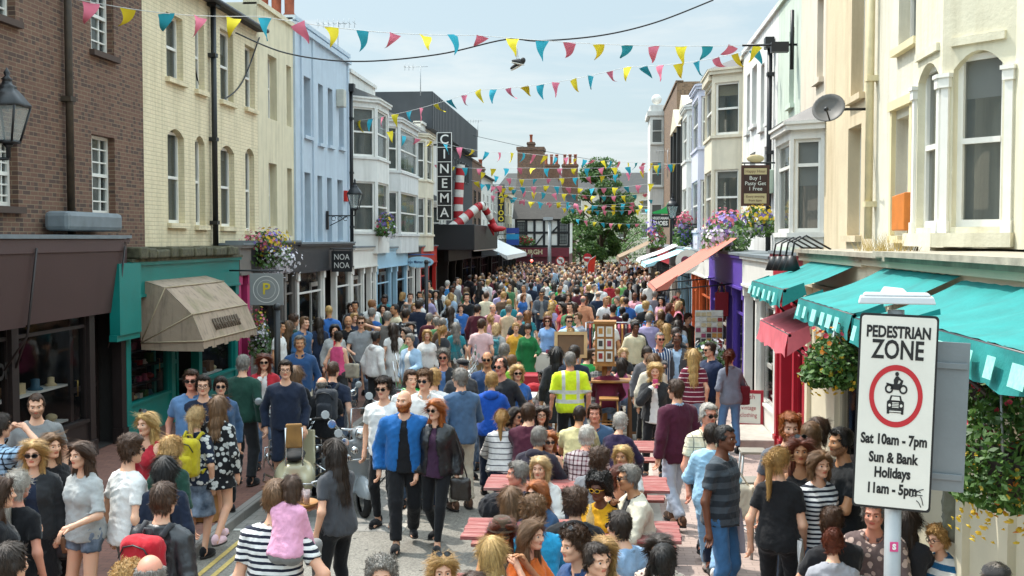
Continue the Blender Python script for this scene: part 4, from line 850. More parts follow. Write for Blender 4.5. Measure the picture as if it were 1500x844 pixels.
p = atX(614, 384, -7.45); t = thing('shop_sign', 'pale blue oval sign with dark blue lettering', 'sign', tuple(p)); T = rect_T(p, (1, 0, 0), (0, 0, 1))
b = MB(T); b.add([(.58 * math.cos(k * PI / 16), .225 * math.sin(k * PI / 16), w) for w in (-.05, 0) for k in range(32)], [tuple(range(32))[::-1], tuple(range(32, 64))] + [(k, (k + 1) % 32, 32 + (k + 1) % 32, 32 + k) for k in range(32)]); b.build('board', mat('oval_blue', 'a9cfe0', .5), t)
text('lettering', 'JoJo Maman Bébé', .155, mat('lettering_blue', '1c3a6a', .5), t, T(0, 0, .006), (1, 0, 0), (0, 0, 1), bold=.003, xs=.86); b = MB(T); b.tube([(.6, .3, -.02), (-1.0, .3, -.02)], .025, 6); b.build('bracket', mat('bracket_blue', '2a4a80', .5), t)
# cinema sign
p = atY(651, 258.5, 53); t = thing('cinema_sign', 'tall black vertical sign spelling CINEMA in white squares', 'sign', tuple(p)); T = rect_T(p, (1, 0, 0), (0, 0, 1)); hh = 4.14
b = MB(T); b.box(-.36, .36, -hh / 2, hh / 2, -.25, 0); b.build('board', M_txt, t)
b = MB(T)
for x in (-.36, .33): b.box(x, x + .03, -hh / 2, hh / 2, 0, .03)
for k in range(7): z = -hh / 2 + k * (hh - .03) / 6; b.box(-.33, .33, z, z + .03, 0, .029)
b.build('white_frame', M_cw, t)
for k, ch in enumerate('CINEMA'): text('lettering', ch, .62, M_cw, t, T(0, hh / 2 - (k + .5) * hh / 6, .012), (1, 0, 0), (0, 0, 1), bold=.006)
b = MB(T);
for z in (-1.5, 1.5): b.box(-1.0, -.36, z - .04, z + .04, -.2, -.1)
b.build('bracket', M_black, t)
# the striped legs
def striped(label, pts, r, n=26):
 p3 = [atY(x, y, Y) for x, y, Y in pts]; pts_ = []
 for i in range(len(p3) - 1):
  a, c = p3[i], p3[i + 1]; k = max(2, int((c - a).length / .17)); pts_ += [a + (c - a) * q / k for q in range(k)]
 pts_.append(p3[-1]); return p3, pts_
M_str = [mat('stocking_white', 'd8d4cc', .6), mat('stocking_red', 'b02028', .6)]
lg = thing('striped_legs', 'pair of giant red and white striped stockinged legs kicking over the canopy', 'sculpture', tuple(atY(690, 335, 60)))
for pts, rr_ in (([(672, 330, 59), (671, 300, 59), (673, 268, 59), (675, 242, 59)], [.28, .22]), ([(660, 336, 58), (682, 318, 58.5), (700, 303, 59), (707, 301, 59.2), (714, 312, 59.6), (722, 327, 60)], [.28, .16])):
 _, q = striped('', pts, 0); b = MB(); n = len(q)
 for i in range(n - 1):
  b.cm = (i // 2) % 2; r0 = rr_[0] + (rr_[1] - rr_[0]) * i / n; r1 = rr_[0] + (rr_[1] - rr_[0]) * (i + 1) / n; b.tube([q[i], q[i + 1] + (q[i + 1] - q[i]) * .1], [r0, r1], 12, cap=False)
 b.build('leg', M_str, lg)
b = MB(); a0 = atY(720, 328, 60); b.tube([a0, a0 + Vector((.25, 0, -.28)), a0 + Vector((.62, 0, -.26)), a0 + Vector((.78, 0, -.25))], [.24, .2, .13, .05], 10); b.tube([a0 + Vector((-.1, 0, 0)), a0 + Vector((.12, 0, -.62))], [.14, .04], 8); b.build('red_shoe', M_sred, lg)
# far signs
t, T = hang_sign('vertical_sign', 'narrow black vertical sign with yellow capitals above the far shops', 734, 299, -7.5, .52, 2.7, M_txt, [(c, 0, 1.1 - k * .44, .5, M_yl, dict(bold=.008)) for k, c in enumerate('TATTOO')])
for k, (c, z) in enumerate((('2c3f8a', 338), ('1f8fc0', 347), ('2a4a9a', 355))):
 p = atY(751, z, 88); t = thing('agent_board', ['dark blue estate board', 'bright turquoise blue estate board', 'lower mid blue estate board'][k] + ' hanging near the far shops on the left', 'sign', tuple(p)); b = MB(rect_T(p, (1, 0, 0), (0, 0, 1))); b.box(-.5, .5, -.22, .22, -.04, 0); b.build('board', mat('agent_' + c, c, .5), t); b = MB(); b.tube([p + Vector((-.5, .0, .2)), p + Vector((-1.6, 0, .2))], .03, 5); b.build('bracket', M_black, t)
t, T = hang_sign('shop_sign', 'black and white sign below a big green shoe', 967.5, 324, 2.42, .74, .54, M_txt, [('VEGETARIAN', 0, .12, .155, M_cw, dict(bold=.004, xs=.75)), ('SHOES', 0, -.10, .26, M_cw, dict(bold=.008, xs=.8))], side='R')
b = MB(T); b.prism([(-.33, .32, 0), (.33, .32, 0), (.33, .82, 0), (.22, .62, 0), (.02, .5, 0), (-.2, .44, 0), (-.36, .38, 0)], (0, 0, -.12)); sh0 = b.build('green_shoe', mat('shoe_green', '1f9a4a', .45), t)
t, T = hang_sign('pub_sign', 'dark brown hanging board offering a free pasty', 1106.5, 272, 3.25, .58, .86, mat('sign_brown', '3a2018', .5), [('Buy 1', 0, .16, .115, M_cw, {}), ('Pasty Get', 0, .045, .115, M_cw, {}), ('1 Free', 0, -.07, .115, M_cw, {})], rim=mat('sign_rim', '4a2a20', .5), side='R')
M_tan = mat('sign_tan', 'c2ae84', .6, var=.05)
b = MB(T); b.box(-.24, .24, .24, .375, 0, .004); b.box(-.24, .24, -.385, -.17, 0, .004); b.build('cream_band', M_tan, t)
for tx, z, s_ in (('Happy Hour', .307, .085), ('Every evening', -.235, .07), ('from 6pm', -.32, .07)): text('lettering', tx, s_, mat('lettering_brown', '5a3a28', .6), t, T(0, z, .006), (1, 0, 0), (0, 0, 1))
b = MB(T); b.sphere((0, .58, -.02), (.19, .09, .04), 12, 8); b.build('carved_crest', M_tan, t)
p = atX(1007, 383, 2.35); t = thing('round_sign', 'round white sign with a painted face over the right pavement', 'sign', tuple(p)); b = MB(rect_T(p, (1, 0, 0), (0, 0, 1))); disc(b, 0, 0, .34, 0.03); b.build('board', M_signw, t); b = MB(rect_T(p, (1, 0, 0), (0, 0, 1))); disc(b, -.06, .03, .12, .035); disc(b, .1, .06, .09, .036); disc(b, 0, -.12, .1, .037); b.build('painting', mat('sign_plum', '7a3a4a', .6, var=.5, scale=9), t); b = MB(); b.tube([p + Vector((.3, .02, 0)), (XG, p.y + .02, p.z)], .02, 5); b.build('bracket', M_black, t)
# road signs in the distance
def road_sign(label, px, py, Y, kind):
 p = atY(px, py, Y); t = thing('road_sign', label, 'sign', (p.x, p.y, 0)); T = rect_T(p, (1, 0, 0), (0, 0, 1)); b = MB(); b.tube([(p.x, p.y + .05, 0), (p.x, p.y + .05, p.z + .3)], .045, 8); b.build('post', M_sgrey, t)
 b = MB(T); disc(b, 0, 0, .30, .0, 0, 28); b.build('sign_plate', M_sred, t); b = MB(T)
 if kind == 'entry': b.box(-.2, .2, -.05, .05, .002, .008); b.build('white_bar', M_cw, t)
 else:
  disc(b, 0, 0, .235, .004, 0, 28); b.build('white_field', M_cw, t); b = MB(T); b.tube([(.09, -.13, .01), (.09, .06, .01), (-.08, .06, .01)], .03, 4); b.prism([(-.07, .14, .008), (-.07, -.02, .008), (-.16, .06, .008)], (0, 0, .004)); b.build('arrow', M_txt, t); b = MB(T); b.tube([(-.17, .17, .016), (.17, -.17, .016)], .022, 4); b.build('red_bar', M_sred, t)
  b = MB(T); b.box(-.22, .22, -.62, -.36, -.01, .003); b.build('plate', M_signw, t)
road_sign('round no left turn sign in front of the maroon pub', 821, 382, 72, 'turn'); road_sign('round no left turn sign right of the tree', 914, 382, 72, 'turn'); road_sign('round red no entry sign left of the tree trunk', 860.5, 377.5, 78, 'entry')
p = atY(779, 382, 80); t = thing('traffic_light', 'traffic light showing red before the maroon pub', 'traffic light', (p.x, p.y, 0)); b = MB(); b.tube([(p.x, p.y, 0), (p.x, p.y, 2.4)], .06, 8); b.build('post', M_black, t); b = MB(); b.cbox((p.x, p.y - .1, p.z - .3), (.34, .25, 1.0)); b.build('signal_head', M_black, t); n = NT('red_light'); n.I('Emission Color', (1, .08, .04, 1)); n.I('Emission Strength', 2.0); b = MB(); b.sphere((p.x, p.y - .22, p.z), .11, 10, 6); b.build('lamp', n.m, t)
p = atY(805, 340, 84); t = thing('camera_pole', 'tall pale grey pole with a camera head beside the timbered pub', 'pole', (p.x, p.y, 0)); b = MB(); b.tube([(p.x, p.y, 0), (p.x, p.y, 4.9)], [.16, .11], 10); b.build('post', M_sgrey, t); b = MB(); b.cbox((p.x - .1, p.y - .1, 5.0), (.7, .3, .22)); b.build('camera_head', M_sgrey, t)
# feather flag
p0 = atY(866, 404, 64); t = thing('feather_flag', 'orange red feather flag sticking up out of the crowd', 'flag', (p0.x, p0.y, 0)); b = MB(); b.tube([(p0.x - .12, p0.y, 0), (p0.x - .22, p0.y, 2.0), (p0.x - .1, p0.y, 2.3), (p0.x + .25, p0.y, 2.55)], .02, 6); b.build('pole', M_sgrey, t)
b = MB(); b.prism([(p0.x - .22, p0.y, 1.1), (p0.x + .12, p0.y + .03, 1.25), (p0.x + .2, p0.y + .02, 1.9), (p0.x + .27, p0.y, 2.55), (p0.x - .02, p0.y + .02, 2.4), (p0.x - .2, p0.y, 2.1), (p0.x - .26, p0.y, 1.7)], (0, .006, 0)); b.build('flag', mat('flag_orange', 'cc3018', .7, var=.2, scale=4), t)

# ---- awnings
def awning(label, side, Xw, y0, y1, zw, proj, drop, val, m, vm=None, patches=True, seams=1, letters=None, arms=True, group=None, wav=True):
 T = side_T(side, Xw); t = thing('awning', label, 'awning', (Xw, (y0 + y1) / 2, 0), group=group); b = MB(T); n = 10; q = 8
 nn = max(4, int((y1 - y0) / .12)); vs = []; fs = []
 for i in range(nn + 1):
  u = y0 + (y1 - y0) * i / nn
  for j in range(q + 1): f = j / q; vs.append((u, zw - drop * f - .035 * math.sin(f * PI) * (1 + .5 * math.sin(i * 1.3)) + .004 * math.sin(i * 2.7 + j), proj * f))
 for i in range(nn):
  for j in range(q): a = i * (q + 1) + j; fs.append((a, a + 1, a + q + 2, a + q + 1))
 b.sm = True; b.add(vs, fs); b.build('canvas', m, t)
 b = MB(T); b.sm = True; vs = []; fs = []
 for i in range(nn + 1):
  u = y0 + (y1 - y0) * i / nn
  for j in range(4): f = j / 3; vs.append((u, zw - drop - .01 - val * f * (1 + .06 * math.sin(i * 1.6)), proj + .012 + .02 * f * math.sin(i * .9 + j) + .03 * f))
 for i in range(nn):
  for j in range(3): a = i * 4 + j; fs.append((a, a + 1, a + 5, a + 4))
 b.add(vs, fs)
 for (u, s) in ((y0, -1), (y1, 1)): b.sm = False; b.poly([(u, zw - drop - .01, proj + .01), (u, zw - drop - val, proj + .02), (u, zw - drop + .0 - val * .3, proj - .25), (u, zw - drop * .72, proj * .72)])
 b.build('valance', vm or m, t)
 if patches:
  b = MB(T); u = y0 + .25
  while u < y1 - .3: w_ = random.choice((.16, .2, .12)); b.quad((u, zw - drop - .05, proj + .06), (u + w_, zw - drop - .05, proj + .06), (u + w_, zw - drop - val * .8, proj + .085), (u, zw - drop - val * .8, proj + .085)); u += w_ + random.choice((.22, .3, .12))
  b.build('valance_lettering', mat('faded_lettering', '8fcfc2', .8, var=.25, scale=30), t)
 if arms:
  b = MB(T)
  for u in (y0 + .12, y1 - .12): b.tube([(u, zw - 1.0, .02), (u, zw - drop - .06, proj - .03)], .016, 6)
  b.tube([(y0, zw - drop - .02, proj - .01), (y1, zw - drop - .02, proj - .01)], .02, 6); b.build('frame', M_black, t)
 return t
XA = XG - 0.12
awning('small turquoise awning over the far end of the terrace', 'R', XA, 12.75, 15.4, 3.20, .78, .26, .20, M_turq, group='turquoise awnings')
awning('turquoise awning directly left of the white sign', 'R', XA, 9.05, 11.5, 3.21, .82, .30, .20, M_turq, group='turquoise awnings')
awning('narrow middle turquoise awning behind the white sign', 'R', XA - .02, 7.6, 8.97, 3.18, .80, .29, .20, M_turq, group='turquoise awnings')
awning('nearest turquoise awning running out of the picture on the right', 'R', XA, 4.9, 7.5, 3.22, .84, .24, .20, M_turq, group='turquoise awnings')
M_pcan = mat('pink_canvas', 'c8606a', .8, var=.15, scale=5, kind='pos'); M_salm = mat('salmon_canvas', 'b96a58', .8, var=.08, scale=3, kind='pos')
awning('faded pink awning over the crimson doorway', 'R', XG, 13.0, 15.3, 2.78, .80, .36, .26, M_pcan, patches=False)
awning('long salmon awning rolled out steeply over the right pavement', 'R', XG, 25.0, 29.0, 3.52, 1.75, 1.12, .06, M_salm, patches=False)
M_bw = mat('pale_blue_canvas', '9fd2dc', .8, var=.06, kind='pos'); M_ww = mat('white_canvas', 'd8d8d4', .8, var=.08, kind='pos')
awning('pale turquoise awning on the far right side', 'R', XG, 37.5, 42, 3.2, 1.5, .55, .1, M_bw, patches=False); awning('white awning behind the pale turquoise one', 'R', XG, 43, 48, 3.3, 1.5, .6, .1, M_ww, patches=False)
awning('long white awning just beyond the cinema', 'L', XS, 67, 84, 3.5, 2.2, 1.0, .25, M_ww, patches=False); awning('brown and cream shop awning near the far tree', 'R', XG + .2, 60, 70, 3.6, 2.3, 1.1, .2, mat('brown_canvas', '8a745c', .8, var=.2, kind='pos'), patches=False)
# the beige dutch canopy
M_can = NT('weathered_canvas'); _p = M_can.pos('pos'); _st = M_can.noise(M_can.pos('pos', (3, 3, .6)), 3, 6)
M_can.I('Base Color', M_can.mix(M_can.math('MULTIPLY', M_can.ramp(_st, .5, .75), .7), M_can.mix(M_can.math('MULTIPLY', M_can.ramp(M_can.noise(_p, 1.6, 4), .52, .66), .5), hx('a08c78'), hx('75704a')), hx('5d5044'))); M_can.I('Roughness', .85); M_can.bump(M_can.noise(_p, 9, 4), .5, .02); M_can = M_can.m
dc = thing('dutch_canopy', 'weathered beige dutch canopy with stained sides over the teal shop', 'awning', (-8, 20, 0)); yd0, yd1 = atX(298, 460, -6.87).y, atX(376, 460, -6.87).y
prof = [(0.0, 2.80), (.46, 2.66), (.93, 2.2), (1.12, 1.74), (1.13, 1.60)]
b = MB(side_T('L', XS)); b.sm = True; n = 14
ins = [.0, .12, .28, .42, .42]; a0 = 1.0
for j in range(len(prof) - 1):
 for k in range(n):
  f0, f1 = k / n, (k + 1) / n; sag = lambda f, j: (.0 if j in (0, 4) else -.015 * math.sin(f * PI * 3) ** 2)
  q = lambda f, j: (yd0 + .45 * (1 if j < 2 else .55 if j == 2 else .12) * 0 + (yd1 - yd0) * f, prof[j][1] + sag(f, j) + (.02 * math.sin(k * 2.2) if j == 4 else 0), prof[j][0]); b.quad(q(f0, j), q(f1, j), q(f1, j + 1), q(f0, j + 1))
b.build('canvas', M_can, dc)
for u in (yd0, yd1):
 b = MB(side_T('L', XS)); s = -1 if u == yd0 else 1; c = (u + s * .02, 1.70, 0.02)
 for j in range(len(prof) - 2): b.add([c, (u, prof[j][1], prof[j][0]), (u, (prof[j][1] + prof[j + 1][1]) / 2 - .01, (prof[j][0] + prof[j + 1][0]) / 2), (u, prof[j + 1][1], prof[j + 1][0])], [(0, 1, 2), (0, 2, 3)])
 b.poly([c, (u, prof[3][1], prof[3][0]), (u, prof[4][1] - .04, prof[4][0]), (u, 1.56, .6), (u, 1.58, .02)]); b.build('side_panel', M_can, dc)
b = MB(side_T('L', XS))
for j in (1, 2, 3): b.tube([(yd0 - .005, prof[j][1], prof[j][0] + .01), (yd1, prof[j][1], prof[j][0] + .01)], .012, 5); b.tube([(yd0 - .01, prof[j][1], prof[j][0]), (yd0 - .02, 1.70, .02)], .012, 5)
b.build('piping', mat('canvas_piping', 'a8977c', .8), dc)
b = MB(side_T('L', XS))
for k in range(11):
 u = yd0 + .8 + k * .13; h_ = .2; b.tube([(u, 1.87, 1.09), (u, 1.87 + h_, 1.005)], .018, 4)
 if k % 3 == 0: b.tube([(u, 1.87 + h_, 1.005), (u + .1, 1.89, 1.085)], .015, 4)
 elif k % 3 == 1: b.tube([(u, 1.97, 1.05), (u + .09, 1.97, 1.05)], .015, 4)
b.build('faded_lettering', mat('canvas_faded_lettering', '6a5c4e', .8), dc)
# the brown blinds of the brick shop
for (y0, y1, lb, dx) in ((14.6, YS(172) - .4, 'wide brown lowered blind above the brick shop window', 0.0), (11.9, 14.45, 'brown blind at the left edge standing slightly further out', .16)):
 t = thing('shop_blind', lb, 'awning', (-7.9, (y0 + y1) / 2, 0)); b = MB(side_T('L', XS)); z1 = 3.5
 b.poly([(y0, z1 - .2, .28 + dx), (y1, z1 - .2, .28 + dx), (y1, 2.32, .13 + dx), (y0, 2.32, .13 + dx)]); b.poly([(y0, z1 - .2, .12), (y0, z1 - .2, .28 + dx), (y0, 2.32, .13 + dx), (y0, 2.32, .12)]); b.poly([(y1, z1 - .2, .12), (y1, z1 - .2, .28 + dx), (y1, 2.32, .13 + dx), (y1, 2.32, .12)]); b.poly([(y0, 2.32, .12), (y1, 2.32, .12), (y1, 2.32, .13 + dx), (y0, 2.32, .13 + dx)]); b.build('panel', M_brown, t)
 b = MB(side_T('L', XS)); b.box(y0, y1, z1 - .2, z1, .11, .30 + dx); b.build('blind_box', M_brown, t, bevel=.01); b = MB(side_T('L', XS)); b.box(y0 - .02, y1 + .02, z1 + .002, z1 + .05, -.4, .33 + dx); b.build('lead_flashing', M_lead, t)
 for u in (y0 + .1, y1 - .05): b = MB(side_T('L', XS)); b.tube([(u, z1 - .12, .33 + dx), (u, 2.2, .18 + dx), (u - .1, 1.75, .06)], .016, 5); b.build('iron_arm', M_brnd, t)
# window lettering and boards in the brick shop window
text('window_lettering', 'ROMPTONS', .30, M_txt, h1, (-7.985, 14.05, 1.72), (0, 1, 0), (0, 0, 1), bold=.012, xs=.8)
for k, (y, z, rz_) in enumerate(((13.9, 1.25, .2), (14.6, 1.5, -.5))):
 t = thing('surfboard', ['orange and yellow bodyboard standing in the brick shop window', 'red bodyboard leaning behind the orange one'][k], 'surfboard', (-8.3, y, z)); b = MB(); M = Matrix.Translation((-8.35, y, z)) @ Matrix.Rotation(rz_, 4, 'X'); b.sphere((0, 0, 0), (.04, .2, .52), 16, 12, M); b.build('board', mat('board_%d' % k, ['d08a30', 'b83830'][k], .4, var=.3, scale=2), t)
text('fascia_lettering', 'noa noa', .32, mat('lettering_dim', 'a8a29c', .6), h4, (XS + .125, 33.9, 2.97), (0, 1, 0), (0, 0, 1))

# ---- small fixtures
p = atX(1215, 162, 3.3); t = thing('satellite_dish', 'round dark grey satellite dish on the peach house wall', 'satellite dish', tuple(p)); M = Matrix.Translation(p) @ Matrix.Rotation(R(62), 4, 'X') @ Matrix.Rotation(R(-20), 4, 'Y'); b = MB(); b.lathe([(.0, .0), (.1, .012), (.18, .04), (.235, .075), (.24, .078), (.235, .085), (.18, .05), (.1, .022), (0, .01)], 24, M); b.build('dish', mat('dish_grey', '55524e', .55, var=.1), t)
b = MB(); q = M @ Vector((0, -.2, .35)); b.tube([M @ Vector((0, -.22, .06)), q], .012, 5); b.sphere(tuple(q), .035, 8, 6); b.build('receiver_arm', M_black, t); b = MB(); b.tube([p, p + Vector((.25, .03, .02)), (3.9, p.y + .05, p.z + .02)], .022, 6); b.cbox((3.88, p.y + .05, p.z), (.04, .12, .2)); b.build('wall_bracket', M_black, t)
for k in range(4):
 p = atX(1133 + k * 9, 388, 2.45); t = thing('gooseneck_lamp', 'black gooseneck floodlight above the white shop fascia, ' + ['furthest from us', 'second furthest', 'third in its row', 'nearest of the row'][k], 'wall lamp', tuple(p), group='gooseneck floodlights'); b = MB(); b.lathe([(.0, .12), (.05, .12), (.07, .05), (.12, -.08), (.11, -.08), (.05, .04), (0, .05)], 12, Matrix.Translation(p)); b.build('shade', M_black, t); b = MB(); b.tube([p + Vector((0, 0, .12)), p + Vector((.03, 0, .3)), p + Vector((.18, 0, .38)), p + Vector((.5, 0, .2))], .014, 6); b.build('arm', M_black, t)
def aerial(label, px, py0, py1, Y, n=6):
 a, c = atY(px, py0, Y), atY(px, py1, Y); t = thing('tv_aerial', label, 'aerial', tuple(c)); b = MB(); b.tube([c, a], .02, 5); b.build('mast', M_sgrey, t); b = MB(); b.tube([a + Vector((-.7, 0, -.05)), a + Vector((.3, 0, -.05))], .012, 4)
 for k in range(n): x = -.65 + k * .17; b.tube([a + Vector((x, -.25, -.05)), a + Vector((x, .25, -.05))], .008, 4); b.tube([a + Vector((x, 0, -.2)), a + Vector((x, 0, .1))], .008, 4)
 b.build('array', M_sgrey, t)
aerial('television aerial on the roof of the pale blue house', 495, 32, 78, 36, 8); aerial('thin television aerial in front of the cinema roof', 616, 96, 140, 46, 3); aerial('small television aerial beyond the cinema', 700, 176, 200, 75, 5); aerial('television aerial on the tall right corner house', 978, 220, 260, 66, 6)
for (lb, x, y, h_) in (('black lamp post base beside the grey round sign', -5.62, 19.0, 2.28), ('slim black post among the shoppers by the pale blue shop', -5.0, 31.5, 2.8)):
 t = thing('black_post', lb, 'post', (x, y, .1)); b = MB(); b.tube([(x, y, .1), (x, y, h_)], .055, 10); b.tube([(x, y, .1), (x, y, .8)], .08, 10); b.build('shaft', M_black, t); b = MB(); b.sphere((x, y, h_ + .04), .075, 8, 6); b.build('finial', M_black, t)

# ---- flowers
LEAFM = leaf_mat('basket_leaves', '2f5224', '5a7a34')
FLM = {k: leaf_mat('petal_' + k, a, b_) for k, a, b_ in (('pink', 'c8506a', 'e08a9a'), ('white', 'd8d4d4', 'e0dce4'), ('violet', '6a58a8', '9a88c8'), ('yellow', 'd8b020', 'e0c850'), ('lilac', 'b0a0c8', 'c8bcd8'), ('orange', 'd07a30', 'dc9a3c'), ('red', 'a82838', 'c04858'))}
def leafy(b, c, rad, n, size, droop=0.0, rr=None, flat=1.0):
 rr = rr or random
 for k in range(n):
  while True:
   d = Vector((rr.uniform(-1, 1), rr.uniform(-1, 1), rr.uniform(-1, 1)))
   if .15 < d.length < 1: break
  d = d * (d.length ** -.35); p_ = Vector(c) + Vector((d.x * rad[0], d.y * rad[1], d.z * rad[2] - droop * max(0, (d.x * d.x + d.y * d.y)) * rad[2])); a = Vector((rr.gauss(0, 1), rr.gauss(0, 1), rr.gauss(0, 1))).normalized(); e = a.orthogonal().normalized(); s = size * rr.uniform(.6, 1.3); b.add([p_ - a * s, p_ + e * s * .5, p_ + a * s, p_ - e * s * .5], [(0, 1, 2, 3)])
def basket(name, label, c, rad, cols, n=500, size=.035, cat='flower basket', chain=None, pot=True, nl=None):
 t = thing(name, label, cat, tuple(c)); c = Vector(c)
 if pot: b = MB(); b.lathe([(0, -rad[2] * .9), (rad[0] * .35, -rad[2] * .8), (rad[0] * .62, -rad[2] * .1), (rad[0] * .55, 0), (0, 0)], 14, Matrix.Translation(c)); b.build('basket', M_brnd, t)
 b = MB(); leafy(b, c, rad, nl or n, size * 1.5, .5); b.build('foliage', LEAFM, t)
 for k, (cn_, w, off) in enumerate(cols):
  b = MB(); cc = c + Vector(off)
  for i in range(int(n * w)):
   d = Vector((random.gauss(0, 1), random.gauss(0, 1), random.gauss(0, 1))).normalized(); q = cc + Vector((d.x * rad[0] * 1.02 * .8, d.y * rad[1] * 1.02 * .8, d.z * rad[2] * .9)) ; q = cc + (q - cc) * random.uniform(.45, 1.0) + Vector((random.gauss(0, .12) * rad[0], random.gauss(0, .12) * rad[1], 0)); f = size * random.uniform(.6, 1.2); e = d.orthogonal().normalized(); g = d.cross(e)
   b.add([q + d * .01] + [q + d * .02 + (e * math.cos(a) + g * math.sin(a)) * f for a in [PI * 2 * z / 5 for z in range(5)]], [(0, 1 + z, 1 + (z + 1) % 5) for z in range(5)])
  b.build('flowers', FLM[cn_], t)
 if chain:
  b = MB(); hk = Vector(chain)
  for a in (0, 2.1, 4.2): b.tube([c + Vector((rad[0] * .6 * math.cos(a), rad[1] * .6 * math.sin(a), 0)), hk], .008, 4)
  b.build('chain', M_sgrey, t)
 return t
p = atX(390, 364, -7.75); basket('flower_basket', 'big basket of pink, yellow and white flowers above the grey round sign', p, (.58, .75, .42), [('pink', .35, (-.15, 0, .1)), ('yellow', .3, (.15, 0, .15)), ('violet', .15, (.1, 0, .1)), ('white', .4, (.35, 0, -.3))], 520, .04)
p = atX(381, 490, -7.6); basket('flower_basket', 'trailing white flower basket hanging below the grey round sign', p, (.26, .3, .52), [('white', .7, (0, 0, -.1)), ('pink', .15, (0, 0, .3)), ('yellow', .1, (0, 0, .25))], 300, .035)
p = atX(564, 330, -7.55); basket('window_flowers', 'purple and pink window box on the off white bay house', p, (.38, .6, .38), [('violet', .4, (0, 0, .1)), ('pink', .3, (-.1, 0, 0)), ('yellow', .1, (.1, 0, .1)), ('white', .2, (.2, 0, -.25))], 350, .05)
p = atX(1062, 340, 3.0); basket('flower_basket', 'long bank of violet and white flowers above the salmon awning', p, (.55, 2.6, .48), [('violet', .4, (0, 0, .1)), ('lilac', .5, (-.1, 0, -.15)), ('pink', .25, (0, 0, .2)), ('white', .3, (-.2, 0, -.25))], 1100, .05)
p = atX(1108, 325, 3.1); basket('flower_basket', 'yellow and violet flower trough under the brown hanging board', p, (.4, .9, .3), [('yellow', .35, (0, 0, .1)), ('violet', .35, (0, 0, 0)), ('white', .2, (0, 0, -.1))], 450, .045)
p = atX(1002, 338, 2.9); basket('flower_basket', 'violet flower basket left of the long flower bank', p, (.42, 1.0, .55), [('violet', .5, (0, 0, -.1)), ('pink', .3, (0, 0, .3)), ('lilac', .2, (0, 0, 0))], 420, .06)
p = atX(962, 345, 2.2); basket('flower_basket', 'small faded pink basket beneath the green shoe', p, (.4, .6, .5), [('pink', .4, (0, 0, 0)), ('white', .3, (0, 0, -.2)), ('violet', .2, (-.2, 0, .3))], 260, .07)
p = atY(1222, 528, 9.4); basket('hanging_basket', 'green hanging basket with yellow begonias left of the white sign', p, (.27, .27, .22), [('yellow', .06, (0, 0, -.12)), ('orange', .03, (0, 0, .1)), ('red', .02, (-.1, 0, .12))], 1500, .021, chain=(p.x, p.y, p.z + .24), nl=1700)
p = atY(1478, 655, 6.2); basket('hanging_basket', 'large leafy hanging basket trailing yellow flowers at the right edge', p, (.32, .34, .32), [('yellow', .08, (-.02, 0, -.26)), ('red', .03, (0, 0, .15)), ('orange', .03, (.05, 0, -.16))], 2200, .019, chain=(p.x - .05, p.y, p.z + .42), nl=2600)
p = atY(1432, 560, 7.6); basket('hanging_basket', 'dark red leaved hanging basket behind the grey back of the sign', p, (.20, .24, .26), [('red', .12, (0, 0, .05)), ('pink', .05, (0, 0, .1)), ('yellow', .04, (0, 0, -.2))], 1100, .02, chain=(p.x, p.y, p.z + .30), nl=1200)
p = atY(768, 352, 93); basket('window_flowers', 'red geranium trough on the timbered pub', p, (.9, .3, .4), [('red', .5, (0, 0, 0))], 200, .09, pot=False)
p = atY(1040, 500, 24); basket('bushy_plant', 'pale flowering bush in a tub by the purple shop', (p.x, p.y, .95), (.42, .42, .42), [('white', .25, (0, 0, .1))], 420, .05, cat='plant')
b = MB()
for k in range(160): x = 2.95 + random.random() * .5; y = random.uniform(12.7, 13.7); z = 3.31; a = random.uniform(0, 6.28); L = random.uniform(.12, .3); b.add([(x - .004, y, z), (x + .004, y, z), (x + .12 * math.cos(a), y + .12 * math.sin(a), z + L)], [(0, 1, 2)])
tag(b.build('dry_grass_tuft', leaf_mat('dry_grass', 'a08a50', 'c0a868')), 'tuft of dry yellow grass on the flat shop roof', 'plant')

# ---- the street tree
def tree(name, label, c, h, rx, ry, n, trunk_r, lm, seed=3):
 rr = random.Random(seed); t = thing(name, label, 'tree', (c[0], c[1], 0)); b = MB(); x, y = c; b.tube([(x, y, -.05), (x + .05, y, h * .3), (x - .05, y, h * .55), (x, y, h * .85)], [trunk_r, trunk_r * .8, trunk_r * .5, .04], 10)
 for k in range(16):
  a = rr.uniform(0, 6.28); z0 = h * rr.uniform(.28, .7); L = rr.uniform(.5, .95); b.tube([(x, y, z0), (x + rx * .45 * L * math.cos(a), y + ry * .45 * L * math.sin(a), z0 + h * .1), (x + rx * .85 * L * math.cos(a), y + ry * .85 * L * math.sin(a), z0 + h * .16)], [trunk_r * .4, trunk_r * .22, .02], 6)
 b.build('trunk', mat('bark', '4a3c2e', .95, var=.3, scale=10), t); b = MB()
 for k in range(70):
  a = rr.uniform(0, 6.28); z = rr.uniform(.24, .98); prof_ = math.sin(min(1, (1 - z) * 1.9 + .12) * PI / 2) * (1 if z > .34 else .75); rad = math.sqrt(rr.random()) * prof_; cx, cy, cz = x + rx * rad * math.cos(a), y + ry * rad * math.sin(a), z * h; s = rr.uniform(.45, 1.0) * rx * .30; leafy(b, (cx, cy, cz), (s, s, s * .6), n // 70, .13, .3, rr)
 b.build('crown', lm, t); return t
p = atY(880, 400, 84); tree('street_tree', 'full green street tree standing at the end of the street', (p.x, 84), 9.4, 2.75, 2.75, 17000, .2, leaf_mat('tree_leaves', '27481c', '55762f', .25))
